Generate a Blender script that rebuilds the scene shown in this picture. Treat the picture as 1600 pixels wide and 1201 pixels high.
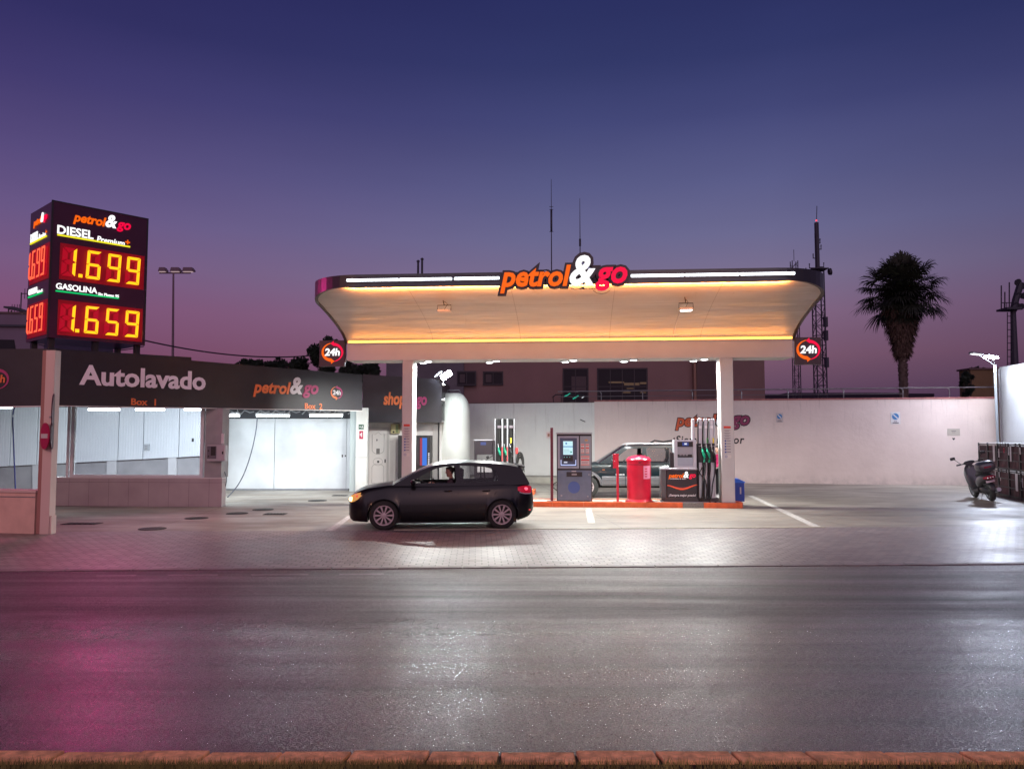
import bpy, bmesh, math, random
from math import radians as R, sin, cos, tan, pi, sqrt, atan2
from mathutils import Vector, Matrix
random.seed(7)
for o in list(bpy.data.objects): bpy.data.objects.remove(o)
SC = bpy.context.scene
COL = SC.collection

# ---------------------------------------------------------------- camera
F = 1250.0; HC = 2.03; PITCH = math.atan(81.5/1250)
cd = bpy.data.cameras.new('camera'); cam = bpy.data.objects.new('camera', cd); COL.objects.link(cam)
cd.sensor_width = 36; cd.lens = F/1600*36; cd.clip_end = 3000; cd.clip_start = .05
cam.location = (0, 0, HC); cam.rotation_euler = (pi/2 + PITCH, 0, 0)
SC.camera = cam

def s(r, g, b, k=1.0):
    f = lambda c: ((c/255+.055)/1.055)**2.4 if c > 10 else c/255/12.92
    return (f(r)*k, f(g)*k, f(b)*k, 1)

# ---------------------------------------------------------------- world: dusk sky
w = bpy.data.worlds.new('World'); SC.world = w; w.use_nodes = True
nt = w.node_tree; nt.nodes.clear()
N = nt.nodes.new; L = nt.links.new
tc = N('ShaderNodeTexCoord'); sx = N('ShaderNodeSeparateXYZ'); L(tc.outputs['Generated'], sx.inputs[0])
ramp = N('ShaderNodeValToRGB'); cr = ramp.color_ramp
sky = [(0.0, (62,48,72)), (.045, (90,66,90)), (.095, (122,88,110)), (.145, (130,102,130)), (.19, (122,110,141)),
       (.24, (107,105,143)), (.30, (90,92,136)), (.37, (67,71,119)), (.43, (51,57,105)), (.52, (38,43,92)), (.8, (22,24,66))]
while len(cr.elements) < len(sky): cr.elements.new(.5)
for e, (p, c) in zip(cr.elements, sky): e.position = p; e.color = s(*c)
L(sx.outputs['Z'], ramp.inputs[0])
# more magenta towards the left: sign flare and lens vignette put into the sky colour
mr = N('ShaderNodeMapRange'); mr.inputs['From Min'].default_value = .05; mr.inputs['From Max'].default_value = -.60
L(sx.outputs['X'], mr.inputs['Value'])
mix = N('ShaderNodeMix'); mix.data_type = 'RGBA'; mix.blend_type = 'MULTIPLY'
L(mr.outputs[0], mix.inputs['Factor']); L(ramp.outputs[0], mix.inputs['A']); mix.inputs['B'].default_value = (.95, .62, .82, 1)
mr2 = N('ShaderNodeMapRange'); mr2.inputs['From Min'].default_value = .30; mr2.inputs['From Max'].default_value = .62
L(sx.outputs['X'], mr2.inputs['Value'])
mix2 = N('ShaderNodeMix'); mix2.data_type = 'RGBA'; mix2.blend_type = 'MULTIPLY'
L(mr2.outputs[0], mix2.inputs['Factor']); L(mix.outputs['Result'], mix2.inputs['A']); mix2.inputs['B'].default_value = (.62, .62, .72, 1)
# faint uneven haze in the sky
nz = N('ShaderNodeTexNoise'); nz.inputs['Scale'].default_value = 2.2; nz.inputs['Detail'].default_value = 3
mp = N('ShaderNodeMapping'); mp.inputs['Scale'].default_value = (1, 1, 5); L(tc.outputs['Generated'], mp.inputs[0]); L(mp.outputs[0], nz.inputs['Vector'])
mr3 = N('ShaderNodeMapRange'); mr3.inputs['To Min'].default_value = .90; mr3.inputs['To Max'].default_value = 1.12; L(nz.outputs['Fac'], mr3.inputs['Value'])
vm = N('ShaderNodeVectorMath'); vm.operation = 'SCALE'; L(mix2.outputs['Result'], vm.inputs[0]); L(mr3.outputs[0], vm.inputs['Scale'])
bg = N('ShaderNodeBackground'); L(vm.outputs[0], bg.inputs[0]); bg.inputs[1].default_value = 1.0
wo = N('ShaderNodeOutputWorld'); L(bg.outputs[0], wo.inputs[0])

SC.view_settings.view_transform = 'Standard'; SC.view_settings.look = 'None'
SC.view_settings.exposure = 0; SC.view_settings.gamma = 1; SC.view_settings.use_curve_mapping = False
SC.cycles.use_denoising = True; SC.cycles.max_bounces = 6; SC.cycles.sample_clamp_indirect = 4
SC.cycles.caustics_reflective = False; SC.cycles.caustics_refractive = False
SC.cycles.use_light_tree = True

def lamp(kind, loc, energy, color, target=None, size=.3, size_y=None, spot=120, blend=.6, name='light'):
    d = bpy.data.lights.new(name, kind); d.energy = energy; d.color = color[:3]
    if kind == 'AREA':
        d.size = size
        if size_y: d.shape = 'RECTANGLE'; d.size_y = size_y
    elif kind == 'SPOT': d.spot_size = R(spot); d.spot_blend = blend; d.shadow_soft_size = size
    elif kind == 'SUN': d.angle = size
    else: d.shadow_soft_size = size
    o = bpy.data.objects.new(name, d); COL.objects.link(o); o.location = loc
    if target is not None:
        o.rotation_euler = (Vector(target)-Vector(loc)).to_track_quat('-Z', 'Y').to_euler()
    return o
# last skylight behind the camera: broad, very weak and pinkish
lamp('SUN', (0, -20, 20), .60, (.98, .70, .88), target=(-1, 0, 12), size=R(60), name='afterglow')
# sodium street lamps behind the photographer
lamp('AREA', (-15, 5.5, 8), 430, (1, .46, .28), target=(-12, 15, 0), size=.6, name='street_lamp_light')
lamp('AREA', (4, -6, 8.5), 620, (1, .55, .42), target=(3, 8, 0), size=.6, name='street_lamp_light')

# ---------------------------------------------------------------- pixel -> place helpers (1600x1201 photo)
def ray(px, py):
    x = (px-800)/F; u = (600.5-py)/F; c, q = cos(PITCH), sin(PITCH)
    return Vector((x, c-u*q, q+u*c))
def at(px, py, Y):
    d = ray(px, py); return Vector((0, 0, HC)) + d*(Y/d.y)
def gnd(px, py, z=0):
    d = ray(px, py); return Vector((0, 0, HC)) + d*((z-HC)/d.z)
class Frame:
    def __init__(f, x, y, deg, z=0):
        f.o = Vector((x, y, z)); f.a = R(deg); f.ex = Vector((cos(f.a), sin(f.a), 0)); f.ey = Vector((-sin(f.a), cos(f.a), 0))
    def px(f, px, py, y=0):          # (x, z) in the frame where the sight line meets plane y
        d = ray(px, py); o = Vector((0, 0, HC)); n = f.ey
        t = ((f.o + n*y - o).dot(n))/d.dot(n); p = o + d*t - f.o
        return p.dot(f.ex), p.z
    def w(f, x, y, z=0): return f.o + f.ex*x + f.ey*y + Vector((0, 0, z))
    def lx(f, px, y=0, z=HC):        # frame x of pixel column at depth y
        py = 681
        return f.px(px, py, y)[0]

# ---------------------------------------------------------------- materials
MATS = {}
def M(name, col, rough=.5, metal=0, emit=None, es=0, noise=None, bump=None, spec=.5, coat=0, dirt=None):
    if name in MATS: return MATS[name]
    m = bpy.data.materials.new(name); m.use_nodes = True; t = m.node_tree
    b = t.nodes['Principled BSDF']
    b.inputs['Base Color'].default_value = col; b.inputs['Roughness'].default_value = rough; b.inputs['Metallic'].default_value = metal
    b.inputs['Specular IOR Level'].default_value = spec; b.inputs['Coat Weight'].default_value = coat; b.inputs['Coat Roughness'].default_value = .05
    if emit is not None:
        b.inputs['Emission Color'].default_value = emit; b.inputs['Emission Strength'].default_value = es
    if noise or bump or dirt:
        g = t.nodes.new('ShaderNodeTexCoord')
    if noise:
        n = t.nodes.new('ShaderNodeTexNoise'); n.inputs['Scale'].default_value = noise[0]; n.inputs['Detail'].default_value = 6
        t.links.new(g.outputs['Object'], n.inputs['Vector'])
        r = t.nodes.new('ShaderNodeMapRange'); r.inputs['From Min'].default_value = .3; r.inputs['From Max'].default_value = .7
        r.inputs['To Min'].default_value = 1-noise[1]; r.inputs['To Max'].default_value = 1+noise[1]; t.links.new(n.outputs['Fac'], r.inputs['Value'])
        v = t.nodes.new('ShaderNodeVectorMath'); v.operation = 'SCALE'; v.inputs[0].default_value = col[:3]
        t.links.new(r.outputs[0], v.inputs['Scale']); t.links.new(v.outputs[0], b.inputs['Base Color'])
    if bump:
        n2 = t.nodes.new('ShaderNodeTexNoise'); n2.inputs['Scale'].default_value = bump[0]; n2.inputs['Detail'].default_value = 4
        t.links.new(g.outputs['Object'], n2.inputs['Vector'])
        bp = t.nodes.new('ShaderNodeBump'); bp.inputs['Strength'].default_value = bump[1]; bp.inputs['Distance'].default_value = .02
        t.links.new(n2.outputs['Fac'], bp.inputs['Height']); t.links.new(bp.outputs[0], b.inputs['Normal'])
    MATS[name] = m; return m
def E(name, col, st):
    return M(name, (0, 0, 0, 1), .6, emit=col, es=st)
def glass(name, tint=.6, refl=.06):
    m = bpy.data.materials.new(name); m.use_nodes = True; t = m.node_tree; t.nodes.clear()
    tr = t.nodes.new('ShaderNodeBsdfTransparent'); tr.inputs[0].default_value = (tint, tint, tint*1.02, 1)
    gl = t.nodes.new('ShaderNodeBsdfGlossy'); gl.inputs['Roughness'].default_value = .16
    fr = t.nodes.new('ShaderNodeFresnel'); fr.inputs[0].default_value = 1.45
    mx = t.nodes.new('ShaderNodeMixShader'); o = t.nodes.new('ShaderNodeOutputMaterial')
    t.links.new(fr.outputs[0], mx.inputs[0]); t.links.new(tr.outputs[0], mx.inputs[1]); t.links.new(gl.outputs[0], mx.inputs[2]); t.links.new(mx.outputs[0], o.inputs[0])
    MATS[name] = m; return m

WHITE = M('white_paint', (.62, .60, .60, 1), .6, noise=(3, .06), bump=(40, .15))
PANELW = M('white_panel', (.66, .68, .70, 1), .45, noise=(1.1, .13))
GREYM = M('grey_metal', (.30, .31, .33, 1), .4, .6, noise=(8, .1))
SILVER = M('silver_metal', (.55, .57, .60, 1), .35, .5, noise=(8, .08))
DARKM = M('dark_metal', (.035, .034, .04, 1), .5, .3)
BLACK = M('black_plastic', (.012, .012, .014, 1), .45)
RUBBER = M('rubber', (.018, .018, .018, 1), .8, bump=(60, .3))
FASCIA = M('black_fascia_panel', (.022, .019, .026, 1), .45, noise=(2, .2), bump=(5, .05))
RED = M('red_paint', (.62, .012, .045, 1), .32, noise=(5, .1), coat=.3)
MAROON = M('maroon_paint', (.13, .012, .03, 1), .4)
ORANGEP = M('orange_letters', (.80, .20, .06, 1), .5)
PINKP = M('pink_letters', (.42, .04, .16, 1), .5)
WHITEP = M('white_letters', (.75, .75, .78, 1), .5)
GLASSC = glass('car_glass', .62)
GLASSW = glass('window_glass', .93)
BLUEP = M('blue_plastic', (.012, .06, .38, 1), .4)
GREENP = M('green_plastic', (.0, .30, .17, 1), .4)
OR_E = E('orange_light_letters', (1, .135, .0, 1), 1.0)
WH_E = E('white_light_letters', (1, 1, 1, 1), 1.25)
PK_E = E('pink_light_letters', (.95, .0, .055, 1), 1.0)
TUBE = E('tube_light', (.80, .92, 1, 1), 14)
TUBE2 = E('canopy_tube_light', (.86, .95, 1, 1), 9)

# ---------------------------------------------------------------- mesh builder
class MB:
    def __init__(m): m.v = []; m.f = []; m.mi = []; m.cur = 0; m.sm = []; m.smooth = False
    def add(m, vs, fs):
        b = len(m.v); m.v += [tuple(v) for v in vs]
        for f in fs: m.f.append(tuple(b+i for i in f)); m.mi.append(m.cur); m.sm.append(m.smooth)
        return m
    def box(m, x0, x1, y0, y1, z0, z1, mat=None):
        vs = [(x, y, z) for x in (x0, x1) for y in (y0, y1) for z in (z0, z1)]
        if mat is not None: vs = [mat @ Vector(v) for v in vs]
        return m.add(vs, [(0,1,3,2), (4,6,7,5), (0,4,5,1), (2,3,7,6), (0,2,6,4), (1,5,7,3)])
    def bbox(m, x0, x1, y0, y1, z0, z1, b=.02, mat=None):   # box with bevelled vertical and top edges
        return m.prism([(x0+b, y0), (x1-b, y0), (x1, y0+b), (x1, y1-b), (x1-b, y1), (x0+b, y1), (x0, y1-b), (x0, y0+b)], z0, z1, b*.6, mat)
    def prism(m, pts, z0, z1, bev=0, mat=None):             # polygon in xy, raised in z
        n = len(pts); cx = sum(p[0] for p in pts)/n; cy = sum(p[1] for p in pts)/n
        rings = [(z0, 1, 0)] + ([(z1-bev, 1, 0), (z1, 1, bev)] if bev else [(z1, 1, 0)])
        vs = []
        for z, k, ins in rings:
            for x, y in pts:
                d = sqrt((x-cx)**2+(y-cy)**2) or 1
                vs.append(Vector((x-(x-cx)/d*ins, y-(y-cy)/d*ins, z)))
        if mat is not None: vs = [mat @ v for v in vs]
        fs = [tuple(range(n-1, -1, -1)), tuple(range((len(rings)-1)*n, len(rings)*n))]
        for r in range(len(rings)-1):
            for i in range(n):
                j = (i+1) % n; fs.append((r*n+i, r*n+j, (r+1)*n+j, (r+1)*n+i))
        return m.add(vs, fs)
    def plate(m, pts, y0, y1):                              # polygon in xz, thick in y (y0 is the front)
        n = len(pts); vs = [(x, y0, z) for x, z in pts]+[(x, y1, z) for x, z in pts]
        fs = [tuple(range(n)), tuple(range(2*n-1, n-1, -1))]+[(i, i+n, (i+1) % n+n, (i+1) % n) for i in range(n)]
        return m.add(vs, fs)
    def tube(m, pts, r, n=8, r1=None, cap=True):
        pts = [Vector(p) for p in pts]; k = len(pts); b = len(m.v); vs = []; fs = []
        up = Vector((0, 0, 1))
        for i, p in enumerate(pts):
            d = (pts[min(i+1, k-1)]-pts[max(i-1, 0)]).normalized()
            a = d.cross(up)
            if a.length < 1e-3: a = d.cross(Vector((0, 1, 0)))
            a.normalize(); c = a.cross(d)
            rr = r if r1 is None else r+(r1-r)*i/(k-1)
            if isinstance(r, (list, tuple)): rr = r[i]
            for q in range(n):
                t = 2*pi*q/n; vs.append(p+a*cos(t)*rr+c*sin(t)*rr)
        for i in range(k-1):
            for q in range(n):
                q2 = (q+1) % n; fs.append((i*n+q, i*n+q2, (i+1)*n+q2, (i+1)*n+q))
        if cap: fs += [tuple(range(n-1, -1, -1)), tuple(range((k-1)*n, k*n))]
        sm = m.smooth; m.smooth = n > 5; m.add(vs, fs); m.smooth = sm
        return m
    def lathe(m, prof, n=24, mat=None, cap=True):                     # (r, z) profile about z
        vs = []; fs = []; k = len(prof)
        for r, z in prof:
            for q in range(n): vs.append(Vector((r*cos(2*pi*q/n), r*sin(2*pi*q/n), z)))
        for i in range(k-1):
            for q in range(n):
                q2 = (q+1) % n; fs.append((i*n+q, i*n+q2, (i+1)*n+q2, (i+1)*n+q))
        if cap: fs += [tuple(range(n-1, -1, -1)), tuple(range((k-1)*n, k*n))]
        if mat is not None: vs = [mat @ v for v in vs]
        sm = m.smooth; m.smooth = True; m.add(vs, fs); m.smooth = sm
        return m
    def ball(m, c, r, n=12, sc=(1, 1, 1)):
        k = n//2+1
        prof = [(max(1e-4, r*sin(pi*i/(k-1))), -r*cos(pi*i/(k-1))) for i in range(k)]
        return m.lathe(prof, n, Matrix.Translation(c) @ Matrix.Diagonal((*sc, 1)))
    def loft(m, secs, closed=False, caps=False):
        n = len(secs[0]); vs = [v for q in secs for v in q]; fs = []
        for i in range(len(secs)-1):
            for j in range(n if closed else n-1):
                j2 = (j+1) % n; fs.append((i*n+j, i*n+j2, (i+1)*n+j2, (i+1)*n+j))
        if caps: fs += [tuple(range(n-1, -1, -1)), tuple(range((len(secs)-1)*n, len(secs)*n))]
        return m.add(vs, fs)
    def build(m, name, mat, parent=None, frame=None, sharp=35, recalc=True):
        me = bpy.data.meshes.new(name); me.from_pydata(m.v, [], m.f)
        for q in (mat if isinstance(mat, (list, tuple)) else [mat]): me.materials.append(q)
        for p, i, sm in zip(me.polygons, m.mi, m.sm): p.material_index = i; p.use_smooth = sm
        if recalc:
            b = bmesh.new(); b.from_mesh(me); bmesh.ops.recalc_face_normals(b, faces=b.faces)
            for e in b.edges:
                if len(e.link_faces) == 2 and e.calc_face_angle(0) > R(sharp): e.smooth = False
            b.to_mesh(me); b.free()
        o = bpy.data.objects.new(name, me); COL.objects.link(o)
        if parent is not None: o.parent = parent
        if frame is not None: o.location = frame.o; o.rotation_euler = (0, 0, frame.a)
        return o
def tag(o, label=None, cat=None, group=None, kind=None):
    if label: o['label'] = label
    if cat: o['category'] = cat
    if group: o['group'] = group
    if kind: o['kind'] = kind
    return o
def thing(name, label, cat, loc=(0, 0, 0), rz=0, group=None):
    o = bpy.data.objects.new(name, None); COL.objects.link(o); o.empty_display_size = .2
    o.location = loc; o.rotation_euler = (0, 0, rz); return tag(o, label, cat, group)
def fthing(name, label, cat, fr, x, y, z=0, group=None):
    return thing(name, label, cat, fr.w(x, y, z), fr.a, group)
def kids(o): return [c for c in bpy.data.objects if c.parent == o]
def dup(root, loc=None, rz=None, label=None):
    def cp(o, par):
        ch = kids(o); c = o.copy(); COL.objects.link(c); c.parent = par
        for k in ch: cp(k, c)
        return c
    r = cp(root, None)
    if loc is not None: r.location = loc
    if rz is not None: r.rotation_euler.z = rz
    if label: r['label'] = label
    return r
def text_mesh(txt, offset=0., extrude=0., shear=0., space=1.0):
    cu = bpy.data.curves.new('t', 'FONT'); cu.body = txt; cu.size = 1; cu.offset = offset; cu.extrude = extrude; cu.shear = shear; cu.space_character = space
    cu.resolution_u = 3
    o = bpy.data.objects.new('t', cu); COL.objects.link(o)
    dg = bpy.context.evaluated_depsgraph_get(); me = bpy.data.meshes.new_from_object(o.evaluated_get(dg))
    bpy.data.objects.remove(o); bpy.data.curves.remove(cu)
    return me
def text(name, txt, mat, parent, x0, x1, z0, z1, y=0, off=.0, ext=.01, shear=0, box=None, space=1.0, frame=None):
    """flat letters facing -y, their bounding box fitted to x0..x1, z0..z1; y is the back of the letters"""
    me = text_mesh(txt, off, .05, shear, space)
    if box is None:
        xs = [v.co.x for v in me.vertices]; zs = [v.co.y for v in me.vertices]; box = (min(xs), max(xs), min(zs), max(zs))
    bx0, bx1, bz0, bz1 = box
    kx = (x1-x0)/(bx1-bx0); kz = (z1-z0)/(bz1-bz0)
    for v in me.vertices:
        q = v.co.copy(); v.co = (x0+(q.x-bx0)*kx, y-(q.z+.05)/.1*ext, z0+(q.y-bz0)*kz)
    b = bmesh.new(); b.from_mesh(me); bmesh.ops.recalc_face_normals(b, faces=b.faces); b.to_mesh(me); b.free()
    me.materials.clear(); me.materials.append(mat); me.name = name
    o = bpy.data.objects.new(name, me); COL.objects.link(o)
    if parent is not None: o.parent = parent
    if frame is not None: o.location = frame.o; o.rotation_euler = (0, 0, frame.a)
    return o
def tbox(txt, off, shear, space=1.0):
    me = text_mesh(txt, off, 0, shear, space); xs = [v.co.x for v in me.vertices]; zs = [v.co.y for v in me.vertices]
    bpy.data.meshes.remove(me); return (min(xs), max(xs), min(zs), max(zs))
def logo(parent, x0, W, zb, mats, y=0, ext=.02, outline=None, ok=.075, go_only=None, Hk=1.0):
    """petrol&go: W overall width, zb baseline height"""
    k = W/629.; off = .030
    rows = [('petrol', 0, 352, -38, 100, mats[0]), ('&', 345, 472, -4, 147, mats[1]), ('go', 470, 629, -32, 86, mats[2])]
    for t, a, b, c, d, m in rows:
        bx = tbox(t, off, .22)
        kx = (b-a)*k/(bx[1]-bx[0]); kz = (d-c)*k*Hk/(bx[3]-bx[2])
        if outline is not None:
            ob = tbox(t, off+ok, .22)
            text('letter_backing', t, outline, parent, x0+a*k-(bx[0]-ob[0])*kx, x0+b*k+(ob[1]-bx[1])*kx, zb+c*k*Hk-(bx[2]-ob[2])*kz, zb+d*k*Hk+(ob[3]-bx[3])*kz,
                 y=y, off=off+ok, ext=ext*(1 if t != '&' else 1.06), shear=.22)
        text('letters', t, m, parent, x0+a*k, x0+b*k, zb+c*k*Hk, zb+d*k*Hk, y=y-(ext if outline is not None else 0)-.006, off=off, ext=ext if outline is None else .02, shear=.22)
def ring(cx, cz, rx, rz, w0, w1, a0, a1, n=20):
    """tapering crescent as polygon in xz"""
    o = []; i = []
    for q in range(n+1):
        t = R(a0+(a1-a0)*q/n); ww = w0+(w1-w0)*q/n
        o.append((cx+rx*cos(t), cz+rz*sin(t))); i.append((cx+(rx-ww)*cos(t), cz+(rz-ww)*sin(t)))
    return o, i
def ring_mb(mb, cx, cz, rx, rz, w0, w1, a0, a1, y0, y1, n=20):
    o, i = ring(cx, cz, rx, rz, w0, w1, a0, a1, n)
    for q in range(n): mb.plate([o[q], o[q+1], i[q+1], i[q]], y0, y1)
def sign24(parent, cx, cz, h, m1, mw, m2, y=0):
    r = h*.42
    a = MB(); ring_mb(a, cx, cz, r*1.15, r, .03*h, .15*h, 100, 262, y-.012, y)
    a.plate([(cx-.16*r, cz-r*.62), (cx+.22*r, cz-r*.92), (cx-.12*r, cz-r*1.22)], y-.012, y); a.build('orange_arrow', m1, parent)
    b = MB(); ring_mb(b, cx, cz, r*1.15, r, .03*h, .13*h, -80, 82, y-.012, y)
    b.plate([(cx+.16*r, cz+r*.64), (cx-.22*r, cz+r*.92), (cx+.12*r, cz+r*1.2)], y-.012, y); b.build('red_arrow', m2, parent)
    text('numerals', '24h', mw, parent, cx-r*.80, cx+r*.80, cz-r*.36, cz+r*.42, y=y-.014, off=.03, ext=.01, shear=.1)
# ---------------------------------------------------------------- ground
def nodes_mat(name):
    m = bpy.data.materials.new(name); m.use_nodes = True; t = m.node_tree; b = t.nodes['Principled BSDF']
    return m, t, b
def sheet(name, pts, z, mat):
    me = bpy.data.meshes.new(name); me.from_pydata([(p[0], p[1], z) for p in pts], [], [tuple(range(len(pts)))]); me.materials.append(mat)
    o = bpy.data.objects.new(name, me); COL.objects.link(o); return tag(o, kind='structure')
class NT:
    def __init__(n, t): n.t = t
    def n(n_, typ, **kw):
        q = n_.t.nodes.new(typ)
        for k, v in kw.items():
            if k.startswith('_'): setattr(q, k[1:], v)
            else: q.inputs[k.replace('__', ' ')].default_value = v
        return q
    def l(n, a, b): n.t.links.new(a, b)
    def noise(n, vec, sc, det=4, rough=.55, scale=None):
        if scale:
            m = n.n('ShaderNodeMapping'); m.inputs['Scale'].default_value = scale; n.l(vec, m.inputs[0]); vec = m.outputs[0]
        q = n.n('ShaderNodeTexNoise', Scale=sc, Detail=det, Roughness=rough); n.l(vec, q.inputs['Vector']); return q.outputs['Fac']
    def mr(n, v, a, b, c, d):
        q = n.n('ShaderNodeMapRange'); q.inputs[1].default_value = a; q.inputs[2].default_value = b; q.inputs[3].default_value = c; q.inputs[4].default_value = d
        n.l(v, q.inputs[0]); return q.outputs[0]
    def mul(n, a, b, op='MULTIPLY'):
        q = n.n('ShaderNodeMath', _operation=op); n.l(a, q.inputs[0])
        if isinstance(b, (int, float)): q.inputs[1].default_value = b
        else: n.l(b, q.inputs[1])
        return q.outputs[0]
    def mixc(n, f, a, b, blend='MIX'):
        q = n.n('ShaderNodeMix', _data_type='RGBA', _blend_type=blend)
        for s_, v in (('Factor', f), ('A', a), ('B', b)):
            if isinstance(v, (tuple, float, int)): q.inputs[s_].default_value = v
            else: n.l(v, q.inputs[s_])
        return q.outputs['Result']
def m_concrete():
    m, t, b = nodes_mat('worn_concrete'); n = NT(t); g = n.n('ShaderNodeNewGeometry').outputs['Position']
    a = n.noise(g, .35, 6, .6, (1, 1.6, 1)); a2 = n.noise(g, 3, 6, .6); a3 = n.noise(g, .9, 5, .65, (.5, 2.2, 1))
    c = n.mixc(n.mr(a, .35, .65, 0, 1), s(128,118,108), s(168,160,148))
    c = n.mixc(n.mr(a3, .45, .7, 0, .75), c, s(92,84,80))
    c = n.mixc(n.mr(a2, .3, .7, .0, .3), c, s(110,100,92))
    # expansion joints every 5 m
    br = n.n('ShaderNodeTexBrick', _offset=.0, Scale=1.0); br.inputs['Brick Width'].default_value = 5.2; br.inputs['Row Height'].default_value = 4.6; br.inputs['Mortar Size'].default_value = .012
    mp_ = n.n('ShaderNodeMapping'); mp_.inputs['Rotation'].default_value = (0, 0, R(-4.6)); mp_.inputs['Location'].default_value = (1.3, -1.1, 0); n.l(g, mp_.inputs[0]); n.l(mp_.outputs[0], br.inputs['Vector'])
    c = n.mixc(n.mr(br.outputs['Fac'], 0, 1, 0, .7), c, s(60,54,52))
    n.l(c, b.inputs['Base Color'])
    n.l(n.mr(a, .3, .7, .62, .30), b.inputs['Roughness'])
    bp = n.n('ShaderNodeBump', Strength=.25, Distance=.02); n.l(n.noise(g, 18, 5), bp.inputs['Height']); n.l(bp.outputs[0], b.inputs['Normal'])
    return m
def m_asphalt():
    m, t, b = nodes_mat('asphalt'); n = NT(t); g = n.n('ShaderNodeNewGeometry').outputs['Position']
    big = n.noise(g, .5, 5, .6, (.35, 2.0, 1)); mid = n.noise(g, 4, 5, .6)
    vo = n.n('ShaderNodeTexVoronoi', Scale=125.0); n.l(g, vo.inputs['Vector'])
    sep = n.n('ShaderNodeSeparateColor'); n.l(vo.outputs['Color'], sep.inputs[0])
    c = n.mixc(n.mr(sep.outputs[0], 0, 1, 0, 1), (.028, .019, .025, 1), (.18, .125, .152, 1))
    c = n.mixc(n.mr(sep.outputs[1], .93, 1.0, 0, .85), c, (.40, .34, .36, 1))
    c = n.mixc(n.mr(n.noise(g, 1.0, 4, .6, (.05, 2.4, 1)), .46, .60, 0, .8), c, (.034, .025, .031, 1))
    c = n.mixc(n.mr(big, .35, .7, 0, .45), c, (.05, .042, .047, 1))
    # cracks, only in some stretches
    wv = n.n('ShaderNodeVectorMath', _operation='MULTIPLY_ADD'); wn = n.n('ShaderNodeTexNoise', Scale=2.5, Detail=3.0); n.l(g, wn.inputs['Vector'])
    n.l(wn.outputs['Color'], wv.inputs[0]); wv.inputs[1].default_value = (.35, .35, 0); n.l(g, wv.inputs[2])
    cr_ = n.n('ShaderNodeTexVoronoi', Scale=6.5, _feature='DISTANCE_TO_EDGE'); n.l(wv.outputs[0], cr_.inputs['Vector'])
    line = n.mr(cr_.outputs['Distance'], .0, .09, 1, 0)
    sp = n.n('ShaderNodeSeparateXYZ'); n.l(g, sp.inputs[0])
    dy = n.mul(n.mr(sp.outputs[1], 7.9, 8.3, 0, 1), n.mr(sp.outputs[1], 8.9, 9.2, 1, 0)); dx = n.mul(n.mr(sp.outputs[0], -8, -5, 0, 1), n.mr(sp.outputs[0], -.3, 1.2, 1, .0))
    mask = n.mul(n.mul(dx, dy), n.mr(n.noise(g, 1.3, 3), .36, .50, 0, 1))
    crack = n.mul(line, mask)
    c = n.mixc(n.mul(crack, .9), c, (.012, .01, .012, 1))
    n.l(c, b.inputs['Base Color'])
    half = n.mr(n.mul(sp.outputs[1], n.mr(n.noise(g, .8, 3, .6, (.5, 1, 1)), .2, .8, -.5, .5), 'ADD'), 8.6, 9.4, 0, 1)   # far lane: older, duller surfacing
    ro = n.mr(n.mul(sep.outputs[2], n.mr(mid, .3, .7, .8, 1.2)), 0, 1, .17, .42)
    n.l(n.mul(n.mul(ro, n.mul(half, .15), 'ADD'), n.mr(n.noise(g, 1.3, 4, .6, (.12, 1.8, 1)), .35, .65, .85, 1.35)), b.inputs['Roughness'])
    n.l(n.mul(n.mr(half, 0, 1, 1.0, .36), n.mr(sp.outputs[1], 4.9, 5.5, .25, 1)), b.inputs['Specular IOR Level'])
    h = n.mul(n.mul(n.mr(vo.outputs['Distance'], 0, .6, 1, 0), .8), n.mul(crack, -2.5), 'ADD')
    bp = n.n('ShaderNodeBump', Strength=.7, Distance=.006); n.l(h, bp.inputs['Height'])
    # every stone chip lies at its own small tilt
    vo2 = n.n('ShaderNodeTexVoronoi', Scale=165.0); n.l(g, vo2.inputs['Vector'])
    vs_ = n.n('ShaderNodeVectorMath', _operation='SUBTRACT'); n.l(vo2.outputs['Color'], vs_.inputs[0]); vs_.inputs[1].default_value = (.5, .5, .5)
    vk = n.n('ShaderNodeVectorMath', _operation='MULTIPLY'); n.l(vs_.outputs[0], vk.inputs[0]); vk.inputs[1].default_value = (.22, .22, .0)
    va = n.n('ShaderNodeVectorMath', _operation='ADD'); n.l(vk.outputs[0], va.inputs[0]); n.l(bp.outputs[0], va.inputs[1])
    vn = n.n('ShaderNodeVectorMath', _operation='NORMALIZE'); n.l(va.outputs[0], vn.inputs[0]); n.l(vn.outputs[0], b.inputs['Normal'])
    return m
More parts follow.
